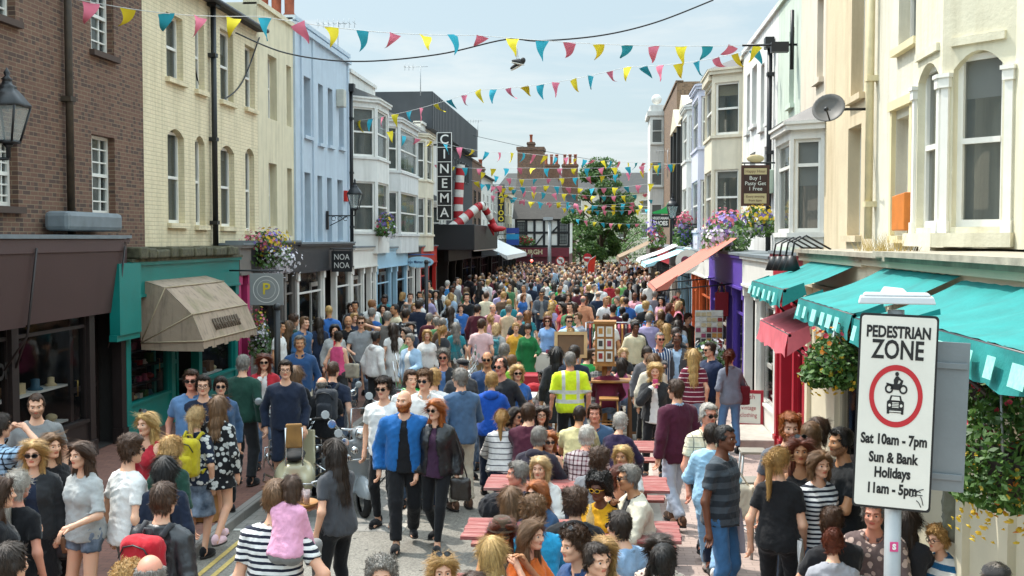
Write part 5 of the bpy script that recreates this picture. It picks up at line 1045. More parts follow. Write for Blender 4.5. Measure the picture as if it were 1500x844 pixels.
for k, (px, Y, h_, rx) in enumerate(((915, 108, 6.5, 3.6), (850, 112, 5.5, 3.0))): p = atY(px, 400, Y); tree('street_tree', ['lower leafy tree just right of the big street tree', 'small tree behind the left of the big street tree'][k], (p.x, Y), h_, rx, rx, 3500, .16, leaf_mat('tree_leaves_pale', '34561f', '64853a', .25), 7 + k)

# ---- bunting, cables, the hanging shoes
FLAGM = [mat('pennant_pink', 'e0788f', .8, kind='obj', var=.06), mat('pennant_yellow', 'e2cc2a', .8, var=.06), mat('pennant_turquoise', '2aa2b6', .8, var=.06)]
def pennant_mesh(w, h, seed):
 rr = random.Random(seed); n = 6; vs = []; fs = []; tw = rr.uniform(-.9, .9); lift = rr.uniform(0, .9)
 for i in range(n + 1):
  f = i / n; ww = w * (1 - f) / 2 + .004; a = tw * f; z = -h * f * math.cos(lift * f); y = h * math.sin(lift) * f * f * .8 * rr.choice((1, 1)); cv = .05 * math.sin(f * 5 + seed)
  for s in (-1, 0, 1): vs.append((s * ww * math.cos(a) + cv * .5, y + s * ww * math.sin(a) + (0 if s else cv * .8), z))
 for i in range(n):
  for j in (0, 1): a = i * 3 + j; fs.append((a, a + 1, a + 4, a + 3))
 me = bpy.data.meshes.new('pennant'); me.from_pydata(vs, [], fs); me.polygons.foreach_set('use_smooth', [True] * len(fs)); return me
PM = []
for c in range(3):
 for s in range(5): m_ = pennant_mesh(.28, .42, c * 5 + s + 1); m_.materials.append(FLAGM[c]); PM.append(m_)
M_cord = mat('white_cord', 'c8c8c4', .8)
def bunting(label, pts, step=.62, sag=0.25, s=1.0, start=0):
 P3 = [atY(*q) for q in pts]; t = thing('bunting', label, 'bunting', tuple(P3[0]), group='bunting strings across the street'); line = []
 for i in range(len(P3) - 1):
  a, c = P3[i], P3[i + 1]; k = max(4, int((c - a).length / .25))
  for q in range(k): f = q / k; line.append(a + (c - a) * f + Vector((0, 0, -sag * math.sin(f * PI))))
 line.append(P3[-1]); b = MB(); b.tube(line, .006, 4); b.build('cord', M_cord, t); d = 0; nx = .3; ci = start; cnt_ = 0
 for i in range(len(line) - 1):
  L = (line[i + 1] - line[i]).length
  while nx < d + L and cnt_ < 99:
   p_ = line[i] + (line[i + 1] - line[i]) * ((nx - d) / L); o = bpy.data.objects.new('pennant', PM[(ci % 3) * 5 + random.randrange(5)]); link(o, t); o.location = p_ - ORG[t.name] - Vector((0, 0, .01)); dr = line[i + 1] - line[i]; o.rotation_euler = (random.gauss(0, .35), random.gauss(0, .15), math.atan2(dr.y, dr.x) + random.uniform(-.3, .3)); o.scale = (s, s, s); ci += 1; nx += step; cnt_ += 1
  d += L
BS = 1.0
bunting('nearest bunting string from the brick house to the tall black pole on the right', [(105, -2, 17.5), (380, 24, 20.2), (700, 52, 23), (1120, 66, 26)], .66, .10)
bunting('bunting string rising from the white bay house to the right hand black pole', [(517, 178, 38), (700, 132, 34), (920, 98, 30), (1128, 66, 26)], .66, .12, start=1)
bunting('bunting string from the white bay house down towards the far right', [(517, 172, 38), (640, 208, 42), (760, 224, 46), (1015, 240, 60)], .8, .12, start=2)
bunting('fourth bunting string in front of the cinema legs', [(632, 240, 53), (760, 246, 54), (1020, 238, 52)], .66, .12)
bunting('fifth bunting string level with the tree top', [(690, 264, 58), (800, 272, 58), (960, 268, 57)], .6, .2, 1.05, 1)
bunting('sixth bunting string across the tree crown', [(700, 268, 64), (830, 284, 66), (955, 283, 64)], .62, .15, 1.05, 2)
bunting('seventh bunting string lower across the tree crown', [(716, 285, 70), (830, 296, 72), (950, 300, 70)], .62, .2, 1.05)
bunting('bunting string sagging past the chimney stacks', [(700, 250, 62), (790, 262, 63), (1000, 240, 62)], .75, .2, 1.05, 1)
bunting('bunting string near the yellow lettered sign reaching the tree', [(722, 278, 73), (820, 300, 74), (955, 292, 73)], .6, .2, 1.05)
bunting('lowest far bunting string before the tree trunk', [(820, 304, 76), (950, 306, 76)], .55, .2, start=1)
bunting('faint far bunting string above the right flower baskets', [(840, 320, 80), (940, 328, 80)], .6, .15, start=2)
def cable(label, pts, r=.012, nm='overhead_cable'):
 P3 = [atY(*q) for q in pts]; out = []
 for i in range(len(P3) - 1):
  p0, p1, p2, p3 = P3[max(0, i - 1)], P3[i], P3[i + 1], P3[min(len(P3) - 1, i + 2)]
  for k in range(8): f = k / 8; out.append(.5 * (2 * p1 + (p2 - p0) * f + (2 * p0 - 5 * p1 + 4 * p2 - p3) * f * f + (3 * p1 - p0 - 3 * p2 + p3) * f ** 3))
 out.append(P3[-1]); b = MB(); b.tube(out, r, 5); return tag(b.build(nm, M_black), label, 'cable')
cable('black overhead cable sagging from the yellow house up to the top right', [(345, 48, 25), (420, 78, 25), (520, 90, 25), (640, 80, 25), (740, 58, 25), (790, 60, 25), (880, 52, 25), (960, 33, 25), (1045, 0, 25)], .018)
cable('loose black cable looped across the front of the yellow house', [(282, 30, 23.3), (286, 100, 23.4), (300, 145, 23.9), (325, 147, 24.8), (355, 120, 26), (380, 55, 27.3)], .018)
cable('thin far wire beyond the cinema', [(690, 198, 70), (800, 222, 75), (880, 236, 80)], .015)
p = atY(757, 62, 25); t = thing('hanging_shoes', 'pair of trainers dangling by their laces from the overhead cable', 'shoes', tuple(p)); b = MB(); b.tube([p, p + Vector((.0, 0, -.42))], .006, 4); b.tube([p, p + Vector((.03, 0, -.33))], .006, 4); b.build('laces', M_cord, t)
for k in range(2):
 b = MB(); M = Matrix.Translation(p + Vector((.0 + k * .05, .03 - .06 * k, -.50 + k * .06))) @ Matrix.Rotation(R(-28 + k * 40), 4, 'Y'); b.sphere((-.02, 0, 0), (.15, .045, .05), 12, 7, M); b.sphere((.08, 0, .05), (.06, .045, .07), 10, 6, M); b.cm = 1; b.sphere((-.02, 0, -.04), (.165, .05, .02), 12, 5, M); b.build('shoe', [mat('shoe_black', '262424', .7), mat('sole_white', 'cfcabc', .7)], t)
p = atX(1131, 66, 3.4); t = thing('bunting_bracket', 'black iron bracket arm with insulators holding the bunting', 'bracket', tuple(p)); b = MB(); b.tube([(3.9, p.y, p.z), (p.x - .6, p.y, p.z)], .025, 6); b.tube([(3.8, p.y, p.z - .5), (3.8, p.y, p.z + .7)], .04, 6); b.cbox((p.x + .15, p.y, p.z - .05), (.35, .2, .2)); b.build('arm', M_black, t)
# ------------------------------------------------------------------ people: bodies grown as one smooth surface
F32 = np.float32
def smin(a, b, k):
 h = np.maximum(k - np.abs(a - b), 0) / k; return np.minimum(a, b) - h * h * k * 0.25
class Grid:
 def __init__(s, lo, hi, h):
  s.lo = np.array(lo, F32); s.h = h; s.n = np.ceil((np.array(hi) - np.array(lo)) / h).astype(int) + 1
  ax = [s.lo[i] + h * np.arange(s.n[i], dtype=F32) for i in range(3)]
  s.P = np.stack(np.meshgrid(*ax, indexing='ij'), -1).reshape(-1, 3)
def rc(P, a, b, ra, rb):
 a = np.array(a, F32); b = np.array(b, F32); ba = b - a; d = P - a; h = np.clip((d @ ba) / max(float(ba @ ba), 1e-9), 0, 1)
 d -= h[:, None] * ba; return np.sqrt(np.einsum('ij,ij->i', d, d)) - (ra + (rb - ra) * h)
def ell(P, c, r):
 q = (P - np.array(c, F32)) / np.array(r, F32); return (np.sqrt(np.einsum('ij,ij->i', q, q)) - 1) * min(r)
def plane(P, p, n):
 n = np.array(n, F32); n = n / np.linalg.norm(n); return (P - np.array(p, F32)) @ n
EDG = [(a, b) for a in range(8) for b in range(8) if a < b and bin(a ^ b).count('1') == 1]
def snet(g, d):
 d = d.reshape(g.n); d = np.where(d == 0, F32(1e-5), d); nx, ny, nz = g.n; s = d < 0
 C = [d[(i & 1):nx - 1 + (i & 1), (i >> 1 & 1):ny - 1 + (i >> 1 & 1), (i >> 2 & 1):nz - 1 + (i >> 2 & 1)] for i in range(8)]
 cnt = sum((c < 0).astype(np.int8) for c in C); mix = (cnt > 0) & (cnt < 8); ii = np.argwhere(mix)
 if len(ii) == 0: return np.zeros((0, 3)), np.zeros((0, 4), int)
 idx = np.full(mix.shape, -1, np.int32); idx[mix] = np.arange(len(ii)); cv = np.stack([c[mix] for c in C], 1)
 off = np.array([[(i & 1), (i >> 1 & 1), (i >> 2 & 1)] for i in range(8)], F32); acc = np.zeros((len(ii), 3), F32); num = np.zeros(len(ii), F32)
 for a, b in EDG:
  m = (cv[:, a] < 0) != (cv[:, b] < 0); t = np.where(m, cv[:, a] / np.where(m, cv[:, a] - cv[:, b], 1), 0)
  acc += m[:, None] * (off[a] + (off[b] - off[a]) * t[:, None]); num += m
 V = g.lo + g.h * (ii + acc / num[:, None]); Fs = []
 for ax in range(3):
  sl0 = [slice(1, -1)] * 3; sl0[ax] = slice(0, -1); sl1 = [slice(1, -1)] * 3; sl1[ax] = slice(1, None)
  A = s[tuple(sl0)]; B = s[tuple(sl1)]; e = np.argwhere(A != B)
  if len(e) == 0: continue
  fl = A[tuple(e.T)]; o = e.copy();
  for k in range(3):
   if k != ax: o[:, k] += 1
  u, v = [k for k in range(3) if k != ax]
  def at(du, dv): q = o.copy(); q[:, u] -= du; q[:, v] -= dv; return idx[tuple(q.T)]
  q = np.stack([at(1, 1), at(0, 1), at(0, 0), at(1, 0)], 1)
  if ax == 1: fl = ~fl
  q[~fl] = q[~fl][:, ::-1]; Fs.append(q)
 Fq = np.concatenate(Fs); return V, Fq[(Fq >= 0).all(1)]
def np_mesh(name, V, Fq, mats, mi=None):
 me = bpy.data.meshes.new(name); nf = len(Fq); me.vertices.add(len(V)); me.vertices.foreach_set('co', np.asarray(V, F32).ravel())
 me.loops.add(nf * 4); me.loops.foreach_set('vertex_index', np.asarray(Fq, np.int32).ravel()); me.polygons.add(nf)
 me.polygons.foreach_set('loop_start', np.arange(0, nf * 4, 4, dtype=np.int32)); me.polygons.foreach_set('use_smooth', np.ones(nf, bool))
 for m in mats: me.materials.append(m)
 if mi is not None: me.polygons.foreach_set('material_index', np.asarray(mi, np.int32))
 me.update(calc_edges=True); return me
def wrinkle(V, amp, seed, wl=(0.07, 0.2)):
 r = np.random.default_rng(seed); d = np.zeros(len(V))
 w = sum(np.sin(V @ (r.normal(size=3) * 14) + r.uniform(0, 6)) for k in range(3))
 for k in range(4):
  q = r.normal(size=3); q *= 2 * PI / r.uniform(.09, .26) / np.linalg.norm(q); e = np.sin(V @ q + w * 1.3 + r.uniform(0, 6)); d += (1 - np.abs(e)) ** 2 * 1.6 - .5
 return d * amp * .55
def normals(V, Fq):
 a, b, c, d = (V[Fq[:, i]] for i in range(4)); n = np.cross(c - a, d - b); N = np.zeros_like(V)
 for i in range(4): np.add.at(N, Fq[:, i], n)
 return N / np.maximum(np.linalg.norm(N, axis=1, keepdims=True), 1e-9)

# ---- heads (local: centre between the ears, face towards -y)
def head_sdf(P, sex):
 m = sex == 'm'
 d = ell(P, (0, .012, .030), (.075, .096, .088)); d = smin(d, ell(P, (0, -.028, -.03), (.061, .068, .084)), .03)
 jw = .030 if m else .024
 for s in (-1, 1):
  d = smin(d, rc(P, (s * .043, .0, -.055), (s * .014, -.060, -.090), jw, .022), .03)
  d = smin(d, rc(P, (s * .012, -.086, .030), (s * .048, -.070, .030), .010 if m else .008, .009), .015)
  d = smin(d, ell(P, (s * .040, -.070, -.022), (.022, .018, .018)), .025)
 d = smin(d, ell(P, (0, -.072, -.096), (.022, .022, .018 if m else .014)), .02)
 d = smin(d, rc(P, (0, -.092, .014), (0, -.112, -.022), .007, .012), .014)
 for s in (-1, 1):
  d = smin(d, ell(P, (s * .012, -.101, -.026), (.010, .011, .008)), .008)
  d = -smin(-d, ell(P, (s * .031, -.106, .004), (.015, .017, .0072)), .012)
  d = smin(d, ell(P, (s * .078, .014, -.002), (.010, .022, .032)), .010)
 d = smin(d, ell(P, (0, -.094, -.047), (.024, .010, .006)), .006); d = smin(d, ell(P, (0, -.092, -.058), (.020, .010, .007)), .006)
 d = smin(d, rc(P, (0, .018, -.06), (0, .030, -.17), .052 if m else .044, .055 if m else .045), .025)
 return d
HEADS = {}
def head_tpl(sex, h):
 k = (sex, h)
 if k in HEADS: return HEADS[k]
 g = Grid((-.11, -.14, -.165), (.11, .13, .135), h); V, Fq = snet(g, head_sdf(g.P, sex)); c = V[Fq].mean(1); mi = np.zeros(len(Fq), int)
 x, y, z = c.T; mi[(np.abs(x) < .022) & (y < -.085) & (z > -.0645) & (z < -.0435)] = 1
 mi[(np.abs(x) > .012) & (np.abs(x) < .050) & (y < -.06) & (np.abs(z - .028 + (np.abs(x) - .03) ** 2 * 4) < .0055)] = 4
 e = MB(); vs, fs, ms = [V], [Fq], [mi]; nb = len(V)
 for s in (-1, 1):
  e = MB(); e.sphere((s * .031, -.0775, .004), .0125, 10, 8); v = np.array(e.v); f = np.array([q for q in e.f]); cc = v[f].mean(1)
  mm = np.where((cc[:, 1] < -.084) & (np.abs(cc[:, 0] - s * .031) < .0085) & (np.abs(cc[:, 2] - .004) < .011), 3, 2); vs.append(v); fs.append(f + nb); ms.append(mm); nb += len(v)
 HEADS[k] = (np.concatenate(vs), np.concatenate(fs), np.concatenate(ms)); return HEADS[k]
HAIRS = {}
def hair_tpl(style, sex, h):
 k = (style, sex, h)
 if k in HAIRS: return HAIRS[k]
 lowz = {'long': -.42, 'wavy': -.44, 'pony': -.36, 'bob': -.2, 'vlong': -.52}.get(style, -.17)
 g = Grid((-.2, -.19, lowz), (.2, .26 if style in ('pony', 'bun', 'afro') else .22, .25), h); P = g.P; hd = head_sdf(P, sex); x, y, z = P.T
 th = {'buzz': .0035, 'recede': .009, 'short': .010, 'crop': .011, 'curly': .024, 'afro': .045, 'mess': .018, 'beard': .007, 'pony': .010, 'bun': .010, 'horseshoe': .003, 'stubble': .0012}.get(style, .015)
 n = np.sin(x * 90 + 2) * np.sin(y * 80) * np.sin(z * 85 + 1) + .6 * np.sin(x * 210) * np.sin(y * 190 + z * 60)
 amp = {'curly': .009, 'afro': .010, 'mess': .006, 'crop': .0035, 'short': .0018, 'wavy': .005}.get(style, .0022)
 n = n + .35 * np.sin(x * 330 + z * 40 + 3 * np.sin(z * 35 + y * 20)) + .3 * np.sin(y * 300 + 2 * np.sin(z * 50))
 top = np.clip((z - .03) / .08, 0, 1); d = hd - th - top * {'crop': .020, 'mess': .014, 'short': .008, 'pony': .0, 'bun': .0}.get(style, .004) + n * amp
 if style in ('beard', 'stubble'):
  d = np.maximum(d, plane(P, (0, -.09, -.040), (0, -.30, 1))); d = np.maximum(d, y - .01 - (z + .03) * .1); d = np.maximum(d, -ell(P, (0, -.1, -.052), (.022, .03, .010)))
  d = np.maximum(d, -.135 - z)
 else:
  fl = (.076 if sex == 'm' else .064) if style not in ('recede',) else .090   # hairline: keep above/behind a slanting plane
  cut = plane(P, (0, -.07, fl), (0, -.62, -.38)); side = np.where(y > .0, -.06 - .02, -.0) - z
  sideburn = np.maximum(-y - .03, -.03 - z)
  cut = np.maximum(cut, np.where(y < .035, np.where(np.abs(x) > .06, -.012 - z, -1), -1)); cut = np.maximum(cut, -.085 - z)
  if sex == 'm' and style in ('short', 'buzz', 'recede', 'crop'):
   for s in (-1, 1): cut = np.maximum(cut, -ell(P, (s * .056, -.075, .062), (.030, .055, .040)))
  if style == 'recede': cut = np.maximum(cut, ell(P, (0, -.03, .12), (.055, .09, .06)) * -1)
  if style == 'horseshoe': cut = np.maximum(cut, z - .045)
  d = np.maximum(d, cut + n * .006)
  long = None
  if style in ('long', 'wavy', 'vlong', 'bob'):
   L = {'long': -.34, 'wavy': -.34, 'vlong': -.46, 'bob': -.12}[style]; w = .012 if style == 'wavy' else .004
   wv = w * np.sin(z * 42 + x * 10) + .004 * np.sin(x * 120 + y * 60)
   long = smin(rc(P, (0, .045, .02), (0, .10, L), .076, .05), rc(P, (.025, .055, 0), (.05, .09, L + .02), .06, .036), .04)
   long = smin(long, rc(P, (-.025, .055, 0), (-.05, .09, L + .02), .06, .036), .04)
   for s in (-1, 1): long = smin(long, rc(P, (s * .066, -.0, .05), (s * .086, -.02 if style != 'bob' else -.010, L * .75), .024, .024), .03); long = smin(long, rc(P, (s * .03, -.07, .098), (s * .074, -.038, .01), .014, .017), .02)
   long = long + wv; long = np.maximum(long, -(hd - .004)); long = np.maximum(long, L - z - .02 + .015 * np.sin(x * 70) )
   face = np.maximum(np.abs(x) - .058 - np.clip(-.02 - z, 0, .03), np.maximum(y + .02, z - .075 + np.abs(x) * .3)); long = np.maximum(long, -face)
  if style == 'pony': long = smin(rc(P, (0, .10, .05), (0, .155, .0), .028, .032), rc(P, (0, .155, .0), (0, .135, -.30), .036, .018), .02) + .004 * np.sin(x * 130)
  if style == 'bun': long = ell(P, (0, .10, .09), (.048, .042, .045)) + n * .004
  if style == 'fringe': d = np.minimum(d, np.maximum(hd - .016, np.maximum(.028 - z, y + .03)))
  if long is not None: d = smin(d, long, .02)
 V, Fq = snet(g, d); HAIRS[k] = (V, Fq); return HAIRS[k]
HMESH = {}
def hair_mesh(style, sex, h):
 k = (style, sex, h)
 if k not in HMESH:
  V, Fq = hair_tpl(*k); V = np.asarray(V, float); N = normals(V, Fq); r = np.random.default_rng(len(style) + ord(style[0])); lng = style in ('long', 'wavy', 'vlong', 'bob', 'pony')
  n = int((4600 if lng else 2300) * (1 if h < .008 else .5 if h < .012 else .2)); q = r.integers(0, len(Fq), n); p = V[Fq[q]].mean(1) + r.normal(size=(n, 3)) * .002; nn = N[Fq[q, 0]]; wd = (.0016 if lng else .0022) if h < .008 else .003 if h < .012 else .005
  c = np.array((.012, .05, .125)); t = p - c; low = np.clip((.02 - p[:, 2]) / .05, 0, 1)[:, None] if lng else 0; t = t / np.linalg.norm(t, axis=1, keepdims=True) * (1 - low) + np.array((0, 0, -1.)) * low
  if lng and style != 'pony': tp_ = np.stack([np.where(p[:, 0] > 0, 1., -1.), np.full(n, .25), -.2 - 4 * np.abs(p[:, 0])], 1); t = np.where((p[:, 2:3] > -.01) & (p[:, 1:2] < .06), tp_, t)
  if style in ('pony', 'bun'): t = np.where(p[:, 2:3] > -.06, np.array((0, .14, .05)) - p * (1, .6, 1), t)
  if style in ('crop', 'mess', 'fringe'): t = t * .5 + np.array((.35, -.8, .25)) * np.clip(p[:, 2:3] / .08, 0, 1)
  if style in ('short', 'buzz', 'recede'): t = t * .7 + np.stack([r.normal(size=n) * .3 + .25, np.full(n, .35), np.full(n, .5)], 1) * np.clip(-p[:, 1:2] / .05, 0, 1) * (p[:, 2:3] > .05)
  if style in ('curly', 'afro'): t = r.normal(size=(n, 3))
  t += r.normal(size=(n, 3)) * (.28 if style in ('mess', 'crop') else .16 if style == 'wavy' else .08); t -= nn * (t * nn).sum(1, keepdims=True); t /= np.maximum(np.linalg.norm(t, axis=1, keepdims=True), 1e-6); b = np.cross(nn, t)
  L = r.uniform(.6, 1.3, (n, 1)) * ({'long': .10, 'vlong': .11, 'wavy': .08, 'bob': .07, 'pony': .07, 'buzz': .012, 'stubble': .004, 'beard': .016, 'curly': .026, 'afro': .026, 'horseshoe': .02}.get(style, .036)); lf = {'curly': .5, 'afro': .6, 'mess': .28, 'crop': .22, 'beard': .3}.get(style, .03 if lng else .07)
  a0 = p + nn * .0005; a1 = a0 + t * L * .55 + nn * (L * lf * .5 + .0018); a2 = a0 + t * L + nn * (L * lf * .55 + .0005); S = np.stack([a0 - b * wd, a0 + b * wd, a1 - b * wd, a1 + b * wd, a2 - b * wd * .3, a2 + b * wd * .3], 1).reshape(-1, 3)
  dr = np.where((p[:, 2:3] > -.03) & (style not in ('curly', 'afro')), 1 / .24, 0); a1 = a1 - nn * (L * .55) ** 2 * dr; a2 = a2 - nn * L ** 2 * dr
  ok = ~((np.abs(a2[:, 0]) < .055) & (a2[:, 1] < -.05) & (a2[:, 2] < .05) & (a2[:, 2] > -.11)) | (style in ('beard', 'stubble')); S = S.reshape(n, 6, 3)[ok].reshape(-1, 3); n = int(ok.sum())
  o = len(V) + np.arange(n)[:, None] * 6; V = np.concatenate([V, S]); Fq = np.concatenate([Fq, o + np.array([[0, 1, 3, 2]]), o + np.array([[2, 3, 5, 4]])]); HMESH[k] = np_mesh('hair_' + style, V, Fq, [hair_mat()])
 return HMESH[k]
ACC = {}
M_lens = mat('dark_lens', '0c0a0a', .12, var=0, bump=0); M_tort = mat('tortoise_frame', '2a1a12', .3, var=.3, scale=60, bump=0); M_yframe = mat('yellow_frame', 'e0a818', .35, var=.05, bump=0)
def glasses(dark=True, fm=None):
 k = (dark, fm.name if fm else '')
 if k in ACC: return ACC[k]
 b = MB()
 for s in (-1, 1):
  b.cm = 1 if dark else 0
  ring = [(s * .033 + .026 * math.cos(a), -.112 + abs(.4 * (s * .033 + .026 * math.cos(a)) ** 2 * 8), .004 + .020 * math.sin(a)) for a in [2 * PI * q / 14 for q in range(14)]]
  if dark: b.poly(ring)
  b.cm = 0; b.tube(ring + [ring[0]], .0032, 5, cap=False); b.tube([(s * .057, -.107, .01), (s * .082, -.07, .012), (s * .084, .01, .006)], .003, 5)
 b.tube([(-.008, -.117, .008), (.008, -.117, .008)], .003, 5); me = b.build('g', [fm or M_tort, M_lens]); m = me.data; bpy.data.objects.remove(me); ACC[k] = m; return m
def acc_mesh(name, fn, mats):
 if name not in ACC: b = MB(); fn(b); o = b.build(name, mats); ACC[name] = o.data; bpy.data.objects.remove(o)
 return ACC[name]
def _cap(b): b.lathe([(.092, .035), (.094, .07), (.082, .11), (.045, .137), (.002, .145)], 16, Matrix.Translation((0, .01, 0)) @ Matrix.Diagonal((.92, 1.08, 1, 1))); b.add([(-.06, -.085, .05), (-.05, -.16, .035), (0, -.178, .035), (.05, -.16, .035), (.06, -.085, .05), (0, -.08, .062)], [(0, 1, 2, 5), (5, 2, 3, 4)])
def _flat(b): b.sphere((0, -.01, .085), (.10, .128, .045), 16, 8); b.add([(-.06, -.10, .06), (-.04, -.155, .045), (.04, -.155, .045), (.06, -.10, .06)], [(0, 1, 2, 3)])
def _trilby(b): b.lathe([(.128, .045), (.132, .05), (.09, .055), (.088, .12), (.075, .15), (.03, .14), (.001, .135)], 20, Matrix.Translation((0, .01, 0)) @ Matrix.Diagonal((1, 1.15, 1, 1))); b.cm = 1; b.lathe([(.0915, .056), (.0905, .085)], 20, Matrix.Translation((0, .01, 0)) @ Matrix.Diagonal((1, 1.15, 1, 1)))
def _shoe(b):
 b.sphere((0, -.06, .005), (.048, .135, .052), 12, 8); b.sphere((0, .02, .035), (.042, .055, .065), 10, 6); b.cm = 1; b.sphere((0, -.06, -.025), (.052, .142, .022), 12, 5)
CSKIN = {'fair': 'd9a98c', 'pale': 'e0b69c', 'tan': 'b98762', 'brown': '6a4330', 'dark': '4a2c20', 'ruddy': 'cf9078'}
CL = {'black': '17171a', 'white': 'dedcd8', 'grey': '7d7d7c', 'dgrey': '3c3d40', 'lgrey': 'a9aaa8', 'navy': '1e2638', 'blue': '2f62b0', 'royal': '1d4fa8', 'teal': '17707a', 'sky': '8fb3d4', 'pblue': '9db8d0', 'denim': '3d5878', 'ldenim': '7f9cbc',
  'ddenim': '25303f', 'red': 'a82430', 'burg': '4f1e2a', 'pink': 'd98aa6', 'hotpink': 'd0507a', 'ppink': 'e0bcc4', 'green': '1f6b42', 'lime': '7fae3c', 'kelly': '2f9448', 'olive': '5a5838', 'dgreen': '1f4035', 'cream': 'd8cdb0', 'beige': 'bda88a', 'khaki': '9a8a6a', 'stone': 'c9bfac', 'brown': '5a4030',
  'tan': 'a87850', 'mustard': 'd09a1c', 'yellow': 'd8c21e', 'orange': 'd0682a', 'slate': '4a5058', 'purple': '5b4a86', 'lilac': 'a99ac0', 'plum': '3a2238', 'hiv': 'd4e62a', 'char': '2b2c2e', 'pyellow': 'd8cc98', 'rust': '9a4a2c',
  'hblond': 'b8935a', 'hpale': 'd0b484', 'hbrown': '4a3322', 'hdark': '32261d', 'hblack': '1d1917', 'hgrey': '87847f', 'hwhite': 'c8c6c0', 'hginger': 'a8602a', 'hauburn': '6a3420', 'hlbrown': '75573a', 'hstraw': 'c4a468'}
LEGS = {'s', 'w', 't'}
def ik(S, W, l1, l2, pole):
 S, W, pole = Vector(S), Vector(W), Vector(pole); d = W - S; L = min(d.length, (l1 + l2) * .998); dn = d.normalized(); W = S + dn * L; a = (l1 * l1 - l2 * l2 + L * L) / (2 * L); hh = math.sqrt(max(l1 * l1 - a * a, 0)); p = pole - dn * pole.dot(dn)
 p = p.normalized() if p.length > 1e-6 else Vector((0, 1, 0)); return S + dn * a + p * hh, W
ARMT = {  # wrist target and elbow pole for the right side (+x), chest height coordinates before lean
 'd': ((.27, .0, .86), (.6, 1, 0)), 'D': ((.25, -.10, .88), (.5, 1, 0)), 'h': ((.16, -.30, 1.06), (.7, .6, -.6)), 'c': ((.05, -.19, 1.40), (.8, -.2, -1)), 'p': ((.13, -.06, 1.57), (1, -.3, -.6)),
 'u': ((.12, -.20, 1.60), (1, -.2, -.4)), 'k': ((.22, -.08, .93), (1, .9, 0)), 'H': ((.20, -.05, 1.02), (1, .5, 0)), 't': ((.14, -.36, 1.04), (.9, .2, -.5)), 'o': ((.22, -.48, 1.22), (.6, .3, -1)), 'x': ((-.02, -.24, 1.08), (.9, .2, -.6)),
 'b': ((.07, .17, .98), (1, .5, 0)), 'S': ((.24, .10, .92), (.5, 1, 0)), 'F': ((.24, -.16, .92), (.5, 1, .0)), 'l': ((.14, -.32, .82), (.8, .5, 0)), 'w': ((.2, -.3, 1.5), (.7, .3, -1))}
PEOPLE = []
